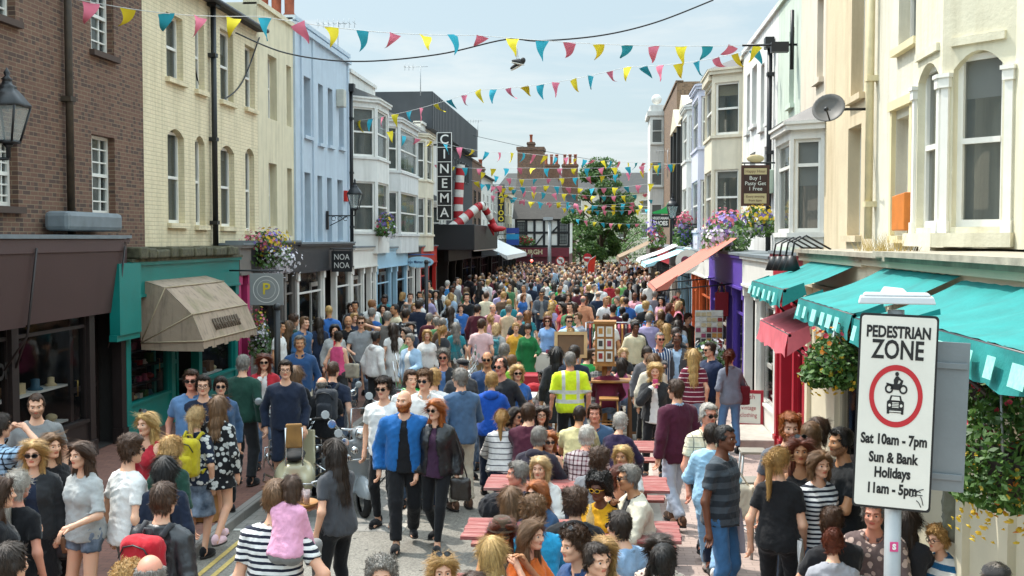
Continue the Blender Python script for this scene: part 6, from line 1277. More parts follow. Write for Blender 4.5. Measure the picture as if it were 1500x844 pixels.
def figure(sex, pose, top, bot, h, res, seed, build=1.0):
 """returns dict of numpy meshes (V,F,mi) for body and clothes in a frame standing at the origin, facing -y, 1.75 m tall"""
 legs = pose[0]; arms = pose[2:4] if len(pose) > 3 else 'dd'; lean = R(float(pose[5:])) if len(pose) > 5 else (R(9) if legs == 't' else R(1))
 rnd = np.random.default_rng(seed); f = sex != 'm'; sh = (.150 if f else .180) * build; dz = 0.0 if legs != 't' else -.41
 pel = Vector((0, 0, .93 + dz)); cl, sl = math.cos(lean), math.sin(lean)
 def B(p): x, y, z = p; z -= .93; return (x, y * cl - z * sl, pel.z + z * cl + y * sl)
 tp, tcol = top; bp = bot[0]; res_h = .01 if res < .02 else .014
 T = []  # torso primitives: (a, b, ra, rb)
 bw = build; gw = .092 if f else .105
 for s in (-1, 1):
  T.append((B((s * .07, 0, .94)), B((s * .052, 0, 1.10)), (.112 if f else .108) * bw, gw * bw)); T.append((B((s * .052, 0, 1.10)), B((s * .072, .0, 1.29)), gw * bw, (.098 if f else .112) * bw))
  T.append((B((s * .03, .016, 1.425)), B((s * (sh - .012), .012, 1.372)), .052, .046 if f else .054)); T.append((B((s * .075, .05, .92)), B((s * .075, .04, .96)), .09 * bw, .09 * bw))
  if f: T.append((B((s * .070, -.085, 1.255)), B((s * .070, -.075, 1.27)), .052, .055))
 if build > 1.1: T.append((B((0, -.07, 1.05)), B((0, -.06, 1.12)), .15, .14))
 A = {}
 for s, code in ((-1, arms[0]), (1, arms[1])):
  wt, pl = ARMT.get(code, ARMT['d']); j = rnd.uniform(-.02, .02, 3); S = Vector(B((s * sh, .012, 1.368))); W = B((s * (wt[0] + j[0] + (0 if wt[0] < .2 else (sh - .188))), wt[1] + j[1], wt[2] + j[2]))
  if legs == 't' and code in 'dDS': W = B((s * .17, -.30, 1.0))
  E, W = ik(S, W, .285, .255, (s * pl[0], pl[1], pl[2])); hd = (Vector(W) - E).normalized(); A[s] = (S, E, W, hd)
 Lg = {}
 for s in (-1, 1):
  H = Vector((s * .09, 0, pel.z - .02))
  if legs == 't': K = Vector((s * (.11 + rnd.uniform(0, .03)), -.42, .52)); N = Vector((s * .12, -.40 + rnd.uniform(-.1, .12), .09))
  else:
   if legs == 'w': N = Vector((s * .085, -.24 * s if seed % 2 else .24 * s, .10 if True else 0)); N.z = .09 if N.y < 0 else .15
   else: N = Vector((s * (.10 + rnd.uniform(-.01, .04)), rnd.uniform(-.04, .06), .09))
   K, N = ik(H, N, .425, .415, (s * .15, -1, 0))
  Lg[s] = (H, K, N)
 headc = Vector(B((0, -.018, 1.632))); out = {}
 # --- the bare body
 neckb = B((0, .022, 1.42))
 lo = np.array([min(p[i] for p in [*[q for s in A for q in A[s][:3]], *[q for s in Lg for q in Lg[s]], headc]) for i in range(3)]) - .19
 hi = np.array([max(p[i] for p in [*[q for s in A for q in A[s][:3]], *[q for s in Lg for q in Lg[s]], headc]) for i in range(3)]) + .19; lo[2] = max(lo[2], -.01)
 lo[1] = min(lo[1], -.22); hi[1] = max(hi[1], .2); lo[0] = min(lo[0], -.28); hi[0] = max(hi[0], .28)
 def torso(P, off, zt=9):
  d = None
  for (a, b, ra, rb) in T: q = rc(P, a, b, ra + off, rb + off); d = q if d is None else smin(d, q, .07)
  return d
 def arm(P, s, off, t=2.0, cuff=0.0, k=.05):
  S, E, W, hd = A[s]; d = rc(P, S, E, (.046 if f else .051) * bw + off, .038 + off); d = smin(d, rc(P, E, W, .040 + off, .027 + off + cuff), .03)
  if t < 1: d = np.maximum(d, plane(P, S + (E - S) * t, E - S))
  elif t < 2: d = np.maximum(d, plane(P, E + (W - E) * (t - 1), W - E))
  return d
 def leg(P, s, off, flare=0.0, t=2.0):
  H, K, N = Lg[s]; d = rc(P, H, K, .085 * bw + off, .056 + off + flare * .5); d = smin(d, rc(P, K, N, .053 + off + flare * .5, .036 + off + flare), .03); d = smin(d, rc(P, K + (N - K) * .15 + Vector((0, .025, 0)), K + (N - K) * .5, .044 + off, .035 + off), .03)
  if t < 1: d = np.maximum(d, plane(P, H + (K - H) * t, K - H))
  elif t < 2: d = np.maximum(d, plane(P, K + (N - K) * (t - 1), N - K))
  return d
 g = Grid(lo, hi, res); P = g.P; d = torso(P, -.006)
 for s in (-1, 1):
  d = smin(d, arm(P, s, -.002), .04); S, E, W, hd = A[s]; pc = W + hd * .055; d = smin(d, rc(P, W, pc, .026, .034), .02)
  if res > .021: d = smin(d, rc(P, pc, pc + hd * .07, .03, .018), .01)
  d = smin(d, leg(P, s, -.002), .05)
 d = smin(d, rc(P, neckb, headc + Vector((0, .02, -.09)), .062 if not f else .052, .050 if not f else .043), .04)
 for s in (-1, 1): N = Lg[s][2]; d = smin(d, rc(P, N + Vector((0, .02, -.03)), N + Vector((0, -.14, -.06)), .04, .026), .03)
 V, Fq = snet(g, d); vs, fs, ms = [V], [Fq], [np.zeros(len(Fq), int)]; nb = len(V)
 if res <= .021:
  for s in (-1, 1):
   S, E, W, hd = A[s]; up = Vector((0, 0, 1)) if abs(hd.z) < .8 else Vector((0, -1, 0)); sd_ = hd.cross(up).normalized(); nr = sd_.cross(hd).normalized()
   if abs(hd.z) > .8: sd_, nr = Vector((0, -1, 0)).cross(hd).cross(hd).normalized() * -1, Vector((s * -1, 0, 0))
   b = MB(); pc = W + hd * .065
   for k, (o, L) in enumerate(((-.026, .062), (-.009, .074), (.009, .07), (.025, .055))):
    p0 = pc + sd_ * o; p1 = p0 + hd * L * .45 - nr * .006; p2 = p1 + hd * L * .33 - nr * .022; p3 = p2 + hd * L * .16 - nr * .026; b.tube([p0, p1, p2, p3], [.0105, .0098, .009, .006], 6)
   t0 = W + hd * .03 - sd_ * .022; t1 = t0 - sd_ * .022 + hd * .03 - nr * .008; t2 = t1 + hd * .03 - nr * .012; b.tube([t0, t1, t2], [.013, .0115, .008], 6)
   fq = [q if len(q) == 4 else None for q in b.f]; fq = np.array([q for q in fq if q]); vs.append(np.array(b.v)); fs.append(fq + nb); ms.append(np.zeros(len(fq), int)); nb += len(b.v)
 out['_body'] = (vs, fs, ms, nb); out['_head'] = headc; out['_A'] = A; out['_L'] = Lg; out['_B'] = B
 def garment(name, fn, glo, ghi, amp, r=None):
  gg = Grid(glo, ghi, r or res); dd = fn(gg.P); v, q = snet(gg, dd)
  if len(v) < 8: return
  nn = normals(v, q); v = v + nn * wrinkle(v, amp, seed + len(out))[:, None]; out[name] = (v, q)
 zneck = 1.46 if tp not in ('tank', 'dress', 'vneck') else 1.44
 def neckcut(P, d):
  d = np.maximum(d, -(ell(P, B((0, -.015 if tp in ('tee', 'long', 'stripe', 'hoodie', 'polo') else -.05, 1.475 if tp not in ('tank', 'vneck', 'shirt') else 1.45)), (.072, .085, .075 if tp in ('tank', 'vneck') else .055)))); return d
 tl = np.array(lo); th_ = np.array(hi); tl[2] = max(lo[2], pel.z - .5)
 SLV = {'tee': .62, 'polo': .62, 'tank': .12, 'vest': .10, 'long': 1.95, 'shirt': 1.95, 'roll': 1.15, 'hoodie': 1.97, 'jacket': 1.97, 'blazer': 1.97, 'cardigan': 1.95, 'dress': .45, 'ldress': 1.9, 'half': .95, 'hivis': .9, 'fleece': 1.97, 'none': 0}
 def topfn(off, slv, hem, flare=0.0, opening=False, neck=True, wide=0.0):
  hp = B((0, 0, hem)); hn = Vector(B((0, 0, .5))) - Vector(B((0, 0, 1)))
  def fn(P):
   d = torso(P, off)
   if hem < .9: d = smin(d, rc(P, B((0, 0, 1.0)), B((0, 0, hem)), .12 + off, .15 + off + flare), .05)
   d = np.maximum(d, plane(P, hp, hn) + .008 * np.sin(P[:, 0] * 17 + seed) - .004)
   for s in (-1, 1):
    if slv > .2: d = smin(d, arm(P, s, off + .003 + wide, slv, .010), .016)
   d = np.maximum(d, plane(P, B((0, 0, zneck + .015)), Vector(B((0, 0, 2))) - Vector(B((0, 0, 1)))))
   if slv <= .2:
    for s in (-1, 1): d = np.maximum(d, -rc(P, B((s * (sh + .03), .0, 1.40)), B((s * (sh + .02), 0, 1.30)), .075 if tp != 'tank' else .085, .05))
   if neck: d = neckcut(P, d)
   if opening:
    q = P - np.array(B((0, 0, 1.42)), F32); w_ = .025 + np.clip(-(q[:, 2]) - .0, 0, .6) * .10 if opening == 'A' else .035 + np.clip(.10 + q[:, 2] * .55, 0, .12) * .45 + np.clip(-.38 - q[:, 2], 0, .4) * .2
    d = np.maximum(d, -np.maximum(np.abs(P[:, 0]) - w_, P[:, 1] + .02 - 0 * q[:, 2] + (P[:, 2] - pel.z) * sl * 0.9))
   return d
  return fn
 outer = tp in ('jacket', 'blazer', 'cardigan', 'hoodieo', 'shirto')
 if tp != 'none':
  hem = {'tee': .86, 'polo': .86, 'tank': .88, 'vest': .86, 'long': .87, 'shirt': .84, 'roll': .85, 'hoodie': .86, 'blazer': .78, 'cardigan': .74, 'jacket': .88, 'dress': .52, 'ldress': .55, 'hivis': .84, 'crop': 1.0, 'tunic': .70, 'half': .86, 'fleece': .86, 'hoodieo': .86, 'shirto': .82}.get(tp, .86)
  if legs == 't': hem = max(hem, .90)
  slv = SLV.get(tp, 1.95); off = {'tank': .008, 'vest': .010, 'hoodie': .024, 'fleece': .022, 'dress': .012, 'hivis': .026, 'shirt': .017, 'tee': .014}.get(tp, .015)
  if outer:
   garment('shirt', topfn(.011, .62, .86), tl, th_, .004); garment('jacket', topfn(.023, 1.97, hem, .0, 'A' if tp != 'blazer' else 'V', True, .006), tl, th_, .006)
  else: garment('dress' if 'dress' in tp else 'top', topfn(off, slv, hem, .05 if tp in ('dress', 'ldress', 'tunic') else .0), tl, th_, .0055)
  if tp in ('hoodie', 'hoodieo'):
   hc = B((0, .085, 1.43)); garment('hood', lambda P: np.maximum(smin(ell(P, hc, (.115, .055, .075)), rc(P, B((-.085, .02, 1.455)), B((.085, .02, 1.455)), .035, .035), .03), -ell(P, B((0, -.01, 1.50)), (.08, .085, .09))), np.array(hc) - .17, np.array(hc) + .17, .003)
  if tp in ('polo', 'shirt', 'roll', 'blazer', 'shirto', 'jacket'):
   cc = B((0, .014, 1.448)); garment('collar', lambda P: np.maximum(np.maximum(np.abs(ell(P, cc, (.074 if not f else .066, .078, .12))) - .006, np.abs(P[:, 2] - cc[2] + P[:, 1] * -.25) - .026), np.where((np.abs(P[:, 0]) < .018) & (P[:, 1] < cc[1]), 1.0, -1.0).astype(F32)), np.array(cc) - .13, np.array(cc) + .13, 0, min(res, .014))
 if bp != 'none':
  bl = np.array(lo); bh = np.array(hi); bh[2] = pel.z + .2
  fl = {'jeans': .012, 'slim': .002, 'leggings': -.006, 'trousers': .020, 'chinos': .018, 'shorts': .02, 'hotpants': .012, 'tights': -.006}.get(bp, .012); of = {'leggings': .011, 'tights': .009, 'slim': .008}.get(bp, .013)
  t = {'shorts': 1.02 if not f else .8, 'hotpants': .38}.get(bp, 1.93)
  def bfn(P):
   if bp == 'skirt' or bp == 'lskirt':
    z1 = .50 if bp == 'skirt' else .22
    d = rc(P, (0, 0, pel.z + .08), (0, 0, pel.z - .05), .13, .155); d = smin(d, rc(P, (-.04, 0, pel.z - .05), (-.05, 0, z1), .13, .17), .05); d = smin(d, rc(P, (.04, 0, pel.z - .05), (.05, 0, z1), .13, .17), .05)
    for s in (-1, 1): d = smin(d, rc(P, (s * .075, .05, pel.z), (s * .075, .04, pel.z), .105, .10), .05)
    return np.maximum(np.maximum(d, z1 - P[:, 2]), P[:, 2] - pel.z - .10)
   d = None
   for s in (-1, 1):
    q = leg(P, s, of, fl, t); d = q if d is None else smin(d, q, .02)
   pv = None
   for (a, b, ra, rb) in T:
    if a[2] < pel.z + .06: q = rc(P, a, b, ra + .009, rb + .009); pv = q if pv is None else smin(pv, q, .06)
   pv = np.maximum(pv, P[:, 2] - pel.z - .075); d = smin(d, pv, .04)
   return d
  if not (bp == 'skirt' and legs == 't'): garment('skirt' if 'skirt' in bp else 'tights' if bp == 'tights' else 'shorts' if bp in ('shorts', 'hotpants') else 'trousers', bfn, bl, bh, .0045 if bp not in ('leggings', 'tights') else .001)
 return out
CACHE = {}
def setcol(o, hexc): o.color = hx(CL.get(hexc, hexc)); return o
def person(px, py, spec, label, Y=None, zoff=None, res=None, far=False, group=None, root_only=False, world=None):
 """spec: 'sex height facing pose skin hair,colour top,colour[,pattern,second] bottom,colour[,pattern,second] shoes [extras...]'"""
 sp = spec.split(); sex, h, fc, pose, skin = sp[0], float(sp[1]), float(sp[2]), sp[3], sp[4]; hs, hcol = sp[5].split(','); tps = sp[6].split(','); bts = sp[7].split(','); shoe = sp[8]; ex = sp[9:]
 build = 1.0; hyaw = 0.0; hpitch = 0.0
 for e in ex:
  if e.startswith('b='): build = float(e[2:])
  if e.startswith('hy='): hyaw = float(e[3:])
  if e.startswith('hp='): hpitch = float(e[3:])
 k = h / 1.75; lean = float(pose[5:]) if len(pose) > 5 else (9 if pose[0] == 't' else 1)
 ztop = (1.755 * k if pose[0] != 't' else (.52 + .825 * math.cos(R(lean)) * k))
 if world is not None: base = Vector(world)
 else:
  gz = 0.0
  p = atZ(px, py, ztop + gz) if Y is None else atY(px, py, Y)
  if Y is None and p.x < KX: gz = .11; p = atZ(px, py, ztop + gz)
  base = Vector((p.x, p.y, gz if zoff is None else (p.z - ztop if zoff == 'top' else zoff)))
  if pose[0] == 't' or lean > 6:
   fw = .82 * math.sin(R(lean)) * k; base -= Vector((math.sin(R(fc)), -math.cos(R(fc)), 0)) * fw
 dist = (base - CAMP).length
 if res is None: res = .013 if dist < 8 else .016 if dist < 13 else .02 if dist < 17 else .026 if dist < 24 else .034
 seed = (abs(hash((px * 7 + py * 131))) % 1000) if not far else int(px * 13 + py * 7) % 7
 fig = figure(sex, pose, (tps[0], tps[1]), (bts[0], bts[1]), h, res / k, seed, build)
 hres = .0055 if dist < 10 else .007 if dist < 16 else .010 if dist < 24 else .015
 HV, HF, HM = head_tpl('m' if sex == 'm' else 'f', hres); hm = Matrix.Translation(fig['_head']) @ Matrix.Rotation(R(hyaw), 4, 'Z') @ Matrix.Rotation(R(hpitch + 4), 4, 'X') @ Matrix.Scale(.93, 4)
 hsz = 1.0 if sex != 'c' else 1.0; hm3 = np.array(hm.to_3x3()); HVw = HV @ hm3.T + np.array(hm.translation); vs, fs, ms, nb = fig['_body']
 V = np.concatenate(vs + [HVw]); Fq = np.concatenate(fs + [HF + nb]); mi = np.concatenate(ms + [HM])
 me = np_mesh('person', V, Fq, skin_mats(), mi); o = bpy.data.objects.new('person', me); COL.objects.link(o); ORG[o.name] = base
 o.location = base; o.rotation_euler = (0, 0, R(fc)); o.scale = (k, k, k); setcol(o, CSKIN.get(skin, skin)); tag(o, label, 'person', group)
 def child(name, mesh, colr, M=None):
  c = bpy.data.objects.new(name, mesh); link(c, o); setcol(c, colr)
  if M is not None: c.matrix_basis = M
  return c
 tcol = tps[1]; tpat = (tps[2] if len(tps) > 2 else 'plain', tps[3] if len(tps) > 3 else None); bpat = (bts[2] if len(bts) > 2 else ('denim' if 'denim' in bts[1] else 'plain'), bts[3] if len(bts) > 3 else None)
 inner = 'black'
 for e in ex:
  if e.startswith('in='): inner = e[3:]
 for nm, colr, pt in (('top', tcol, tpat), ('dress', tcol, tpat), ('hood', tcol, tpat), ('collar', tcol if tps[0] != 'blazer' else inner, ('plain', None)), ('jacket', tcol, tpat), ('shirt', inner, ('plain', None)), ('trousers', bts[1], bpat), ('shorts', bts[1], bpat), ('skirt', bts[1], bpat), ('tights', bts[1], bpat)):
  if nm in fig:
   v, q = fig[nm]; child({'top': {'tee': 't_shirt', 'tank': 'vest_top', 'shirt': 'shirt', 'polo': 'polo_shirt', 'hoodie': 'hooded_top', 'hivis': 'high_visibility_jacket'}.get(tps[0], 'top')}.get(nm, nm), np_mesh(nm, v, q, [cloth_mat(pt[0], CL.get(pt[1], pt[1]) if pt[1] else None)]), colr)
 if hs != 'bald': child('hair', hair_mesh(hs, 'm' if sex == 'm' else 'f', hres if hres > .006 else .0065), hcol, hm)
 if shoe != 'bare':
  sm_ = cloth_mat('plain'); me = acc_mesh('shoe', _shoe, [sm_, mat('rubber_sole', '8a857c' if shoe in ('white',) else '2a2522', .8)])
  for s in (-1, 1): H, K, N = fig['_L'][s]; child('shoe', me, shoe, Matrix.Translation((N.x, N.y, N.z - .045)) @ Matrix.Rotation(s * .15, 4, 'Z'))
 for e in ex:
  if e == 'sg': child('sunglasses', glasses(True), 'black', hm)
  elif e == 'ysg': child('sunglasses', glasses(True, M_yframe), 'black', hm)
  elif e == 'gl': child('glasses', glasses(False), 'black', hm)
  elif e == 'hsg': child('sunglasses', glasses(True), 'black', hm @ Matrix.Translation((0, .035, .088)) @ Matrix.Rotation(R(-38), 4, 'X'))
  elif e.startswith('cap='): child('cap', acc_mesh('cap', _cap, [cloth_mat('plain')]), e[4:], hm)
  elif e.startswith('flat='): child('flat_cap', acc_mesh('flat_cap', _flat, [cloth_mat('plain')]), e[5:], hm)
  elif e.startswith('trilby='): child('trilby_hat', acc_mesh('trilby', _trilby, [cloth_mat('plain'), mat('hat_band', '2a1c14', .8)]), e[7:], hm)
  elif e.startswith('beard='): child('beard', hair_mesh('beard', 'm', hres if hres > .006 else .0065), e[6:], hm)
  elif e.startswith('scarf='):
   gg = Grid((-.16, -.2, 1.28), (.16, .2, 1.56), .02); PP = gg.P; cc = fig['_B']((0, .012, 1.45)); q = PP - np.array(cc, F32); dd = np.sqrt((np.sqrt(q[:, 0] ** 2 + q[:, 1] ** 2) - .075) ** 2 + q[:, 2] ** 2) - .036; dd = smin(dd, rc(PP, (cc[0] + .03, cc[1] - .11, cc[2] - .02), (cc[0] + .05, cc[1] - .15, cc[2] - .15), .035, .04), .02); v, f_ = snet(gg, dd); child('scarf', np_mesh('scarf', v, f_, [cloth_mat('plain')]), e[6:])
  elif e.startswith('under='): pass
  elif e.startswith('stub='): child('beard', hair_mesh('stubble', 'm', hres if hres > .006 else .0065), e[5:], hm).color = tuple(.4 * a + .6 * b for a, b in zip(hx(CL[e[5:]]), hx(CSKIN[skin])))
 o.update_tag(); MW = Matrix.Translation(base) @ Matrix.Rotation(R(fc), 4, 'Z') @ Matrix.Diagonal((k, k, k, 1))
 info = dict(o=o, M=MW, A=fig['_A'], B=fig['_B'], head=hm, fc=fc, k=k); PEOPLE.append(info); return info
def handpos(i, s): S, E, W, hd = i['A'][s]; return i['M'] @ (W + hd * .09)
P = person
# ---- the left pavement
P(-4,606,'m 1.75 150 s.uu fair short,hdark shirt,pblue,plaid,1e2638 jeans,denim black','man at the far left edge in a blue gingham shirt raising a camera')
i_aber = P(53,575,'m 1.80 25 s.dd fair buzz,hbrown tee,grey jeans,denim black hp=12 stub=hbrown','man in a grey lettered t-shirt standing before the brown shop window')
i_cup = P(50,644,'f 1.66 15 s.xd fair long,hblond cardigan,char skirt,black black sg in=navy','blonde woman in dark sunglasses and navy top holding an iced drink')
P(72,634,'f 1.64 60 s.dd fair vlong,hlbrown long,black jeans,black black','brown haired woman in black half hidden behind the blonde with the drink')
i_grey = P(24,690,'f 1.62 170 s.dd ruddy pony,hwhite tee,black lskirt,red black gl','white haired woman with a ponytail in a black t-shirt and red skirt')
P(122,646,'f 1.65 -25 s.Dh fair vlong,hbrown half,lgrey hotpants,ddenim black','laughing girl with very long brown hair in a pale top and denim shorts')
P(187,639,'m 1.79 140 s.dd fair crop,hbrown tee,white jeans,grey black sg','man in a plain white t-shirt and grey jeans seen from behind by the laughing girl')
P(218,603,'f 1.68 -25 s.dd fair vlong,hstraw tank,red jeans,denim black hsg','fair woman in a red vest top with sunglasses pushed up on her head')
i_bag1 = P(248,639,'f 1.66 165 s.dd fair wavy,hblond roll,dgreen skirt,navy black','blonde woman in dark green sleeves carrying a beige shoulder bag')
P(240,669,'f 1.64 190 s.dd fair vlong,hblack long,navy trousers,black black','black haired woman in navy seen from behind near the red rucksack')
i_red = P(236,708,'m 1.76 165 s.DD fair short,hbrown fleece,char,leather jeans,black black gl','man in a black leather jacket wearing a red rucksack')
P(219,812,'m 1.76 200 s.dd ruddy horseshoe,hgrey polo,navy jeans,denim black gl','bald man with glasses whose head shows at the bottom edge')
P(9,797,'m 1.75 160 s.dd fair short,hdark tee,dgrey jeans,denim black','short haired man cut off at the bottom left corner')
P(-6,700,'f 1.66 120 s.dd fair long,hbrown long,black jeans,denim black','brown haired woman in black cut off by the left edge')
P(186,826,'f 1.66 150 s.dd fair curly,hblond tee,white jeans,denim black','curly fair haired woman whose head shows at the bottom beside the red helmet')
P(281,541,'m 1.82 10 s.dd ruddy short,hbrown polo,5b7ba0 jeans,denim black sg','tall man in sunglasses and blue polo shirt under the beige canopy')
P(298,549,'m 1.76 15 s.dd fair short,hdark tee,navy jeans,denim black gl','dark haired man in glasses behind the tall man under the canopy')
P(323,551,'f 1.68 20 s.dd fair short,hdark long,denim trousers,black black sg scarf=1e4a8a','woman in sunglasses with a blue scarf by the canopy')
i_yel = P(287,596,'f 1.66 170 s.dd fair pony,hpale half,navy,floral,c8c8c4 skirt,ddenim black','woman with a pale ponytail wearing a yellow rucksack')
i_kraft = P(319,580,'f 1.66 172 w.dd fair long,hlbrown tunic,black,floral,b8b8b4 hotpants,black ppink','woman in a black floral playsuit carrying a brown paper bag')
i_tote = P(355,520,'m 1.80 170 s.dd fair short,hgrey long,dgreen trousers,char black b=1.08','grey haired man in a dark green jacket with his back turned')
P(387,518,'f 1.70 15 s.cd fair long,hauburn cardigan,red jeans,denim black sg in=white','woman in a red cardigan and sunglasses with her hand at her mouth')
i_flag = P(418,527,'m 1.80 15 s.dD fair short,hdark long,navy shorts,navy black gl','man in glasses with navy sweater and shorts by the scooters')
P(432,536,'f 1.66 190 s.dd fair vlong,hlbrown long,black jeans,black black','woman with light brown hair in black behind the man in navy shorts')
P(471,552,'m 1.62 178 s.hh fair horseshoe,hgrey tee,black jeans,ddenim black b=1.25','broad bald man in a black t-shirt with his back to us by the scooters')
i_bk3 = P(487,529,'m 1.82 172 s.dd fair buzz,hbrown polo,navy jeans,denim black','man with cropped hair and a navy polo wearing a dark rucksack')
P(439,491,'m 1.83 15 s.Dd tan short,hgrey shirt,2b4a72 jeans,stone brown','grey haired man in a blue shirt facing us beside the grey round sign')
P(446,463,'m 1.84 60 s.hd.8 fair short,hlbrown shirt,335a82 jeans,denim black','man in a denim jacket bending towards the shop doorway')
P(429,461,'m 1.80 130 s.dd fair mess,hbrown long,dgreen jeans,denim black','brown haired man in dark green at the shop doorway')
P(422,470,'f 1.72 170 s.dd fair vlong,hlbrown cardigan,char jeans,black black','long haired woman in a dark coat beside the shop doorway')
P(408,470,'m 1.78 90 s.dd tan short,hblack tee,white jeans,denim black','dark haired man in a white t-shirt behind the lamp post')
P(490,475,'f 1.68 20 s.dd fair bob,hblack cardigan,lgrey trousers,grey black in=red','dark haired woman in a red and white top behind the pink one')
i_bagw = P(495,485,'f 1.66 165 s.Dd fair bun,hdark tank,hotpink trousers,dgrey black','woman in a hot pink sleeveless top with her back turned')
P(510,462,'m 1.80 15 s.dd tan bald,black polo,black trousers,black black stub=hgrey','bald man in a black polo shirt beside the man on the phone')
i_sat = P(529,463,'m 1.82 10 s.hp fair short,hlbrown polo,8c8e90 jeans,ddenim brown sg','man in a grey polo holding a phone to his ear')
P(520,441,'m 1.82 10 s.dd tan short,hblack hoodie,dgrey jeans,denim black','dark haired man in a grey hooded top behind the man on the phone')
P(544,451,'m 1.80 165 s.dd fair short,hgrey tee,2b5a98 jeans,denim black','grey haired man in a blue t-shirt seen from behind')
P(561,446,'f 1.64 10 s.dd fair bob,hdark long,black jeans,black black','woman with a dark bob between the grey and black waistcoats')
P(563,433,'m 1.86 10 s.dd brown short,hblack tee,black jeans,denim black','tall dark haired man in a black body warmer')
P(567,456,'m 1.82 178 s.dd fair short,hgrey tee,6a6560 trousers,black black b=1.06','grey haired man in a plain taupe t-shirt seen from behind')
P(538,467,'f 1.66 190 s.dd fair long,hlbrown tee,lgrey hotpants,stone black','fair woman partly hidden behind the man on the phone')
i_bk4 = P(594,452,'m 1.82 165 s.dd tan short,hdark long,white,wide,1e2638 jeans,denim black','man in a black and white striped top wearing a black rucksack')
P(613,440,'m 1.84 178 s.dd fair short,hdark blazer,navy trousers,navy black in=navy','man in a dark navy suit beside the thin black post')
P(601,429,'m 1.80 10 s.dd fair short,hbrown tee,grey jeans,denim black','brown haired man in grey walking towards us by the pale blue door')
P(614,427,'m 1.80 30 s.dd tan short,hblack tee,char jeans,denim black beard=hblack','bearded man in charcoal by the red shop')
P(624,424,'m 1.80 20 s.dd fair short,hdark cardigan,brown jeans,denim black cap=a82430 in=grey','man in brown with a red cap by the red shop')
P(638,425,'f 1.70 15 s.hd fair vlong,hblack cardigan,black jeans,black black in=white','woman with long black hair in a black cardigan and printed top')
P(655,411,'m 1.82 160 s.dd fair short,hwhite tee,3f7fb5 jeans,stone black','white haired man in a bright blue t-shirt by the cinema')
P(647,420,'f 1.70 140 s.dd fair long,hbrown tee,white jeans,denim black','woman in white next to the bright blue t-shirt by the cinema')
i_bum = P(656,439,'f 1.68 172 s.dd fair short,hblond tee,lgrey shorts,denim black','short haired blonde woman in grey t-shirt and denim shorts carrying a black bag')
# ---- the middle of the road
P(563,553,'m 1.82 -10 s.dh fair crop,hdark tee,white slim,black black sg','young man in sunglasses and white t-shirt behind the blue hooded top')
P(592,570,'m 1.80 8 w.dd fair bald,black hoodieo,1f5f9e trousers,black black beard=hginger in=black b=1.1 hy=-25','bald man with ginger beard walking in an open blue hooded top')
i_fringe = P(639,584,'f 1.70 -10 w.Dd fair vlong,hginger jacket,black,leather tights,black black sg in=plum hy=-15 under=plum','ginger haired woman in a black leather jacket and tights walking with a fringed bag')
P(621,542,'m 1.84 20 s.hd fair crop,hlbrown shirt,dedcd8 chinos,navy black sg hy=-30','man with swept brown hair in a white shirt and sunglasses')
P(602,541,'m 1.80 10 s.dd fair short,hbrown shirt,d8d8d4 jeans,denim black hy=20','man in an open white shirt behind the bald man')
P(635,540,'m 1.80 170 s.dd fair short,hblond shirt,dcdad6 jeans,denim black','fair haired man in a white shirt seen from behind')
P(675,540,'m 1.83 -150 s.hd fair short,hgrey shirt,47617f chinos,stone brown gl hy=25','man in a slate blue jacket and stone trousers with his back to us')
P(720,545,'f 1.68 178 s.hh fair short,hblond hoodie,royal jeans,navy black','woman in a royal blue hooded top seen from behind')
P(650,511,'m 1.80 0 s.dd ruddy mess,hgrey cardigan,char trousers,navy black sg in=4b6a94','older man with wavy grey hair in a blue shirt and dark jacket')
P(676,525,'m 1.76 30 s.dd fair short,hgrey long,dgrey jeans,denim black flat=17171a','man in a flat black cap and grey top')
P(714,514,'m 1.80 0 s.dd tan horseshoe,hdark polo,2c4468 jeans,denim black sg','tanned man in sunglasses and a navy polo shirt')
P(735,523,'m 1.84 -25 s.dd ruddy recede,hdark long,char jeans,black black sg','man in sunglasses and a plain black sweater')
P(757,534,'f 1.66 15 s.dd fair bob,hstraw tee,2f5d9e jeans,denim black sg','blonde woman in sunglasses and a mid blue top')
P(726,522,'f 1.66 150 s.dd fair bob,hblack tee,white jeans,denim black','woman with a black bob beside the man in the black sweater')
P(738,503,'m 1.76 170 s.dd fair short,hgrey tee,lgrey jeans,denim black','grey haired man seen from behind in the throng by the white table')
P(749,520,'c 1.60 160 s.dd fair short,hlbrown tee,lime jeans,denim black','light brown haired youngster in lime green')
P(773,474,'f 1.66 5 s.Dh fair fringe,hdark ldress,1f6b3a none,black black hp=10','woman with cropped dark hair in an emerald green dress')
P(802,463,'f 1.66 0 s.dD fair bob,hauburn tee,7fa3d0 jeans,denim black sg','woman in a pale blue t-shirt and sunglasses facing us')
P(833,462,'m 1.78 15 s.dd fair short,hbrown polo,b4ccc8 jeans,denim black sg','man in a pale mint polo shirt and sunglasses')
P(848,458,'m 1.80 -60 s.dd fair short,hlbrown tee,9094a0 jeans,denim black sg','man in a grey t-shirt looking left by the card stand')
P(815,508,'f 1.76 -165 s.dd fair vlong,hblack ldress,char none,black black','tall woman with long black hair in a black dress')
P(835,516,'m 1.76 -172 s.dd ruddy short,hgrey hivis,hiv,hivis,c8c8c0 trousers,black black b=1.08 hy=20','man in a yellow high visibility jacket with his back to us')
P(841,506,'m 1.80 170 s.dd fair short,hdark tee,navy jeans,denim black','man in navy right behind the yellow high visibility jacket')
P(860,512,'m 1.80 170 t.tt fair short,hbrown tee,kelly jeans,denim black','man in a green top seated by the wooden frame')
P(871,509,'f 1.68 0 t.tt fair vlong,hbrown tank,black jeans,denim black sg','brunette in sunglasses seated below the card stand')
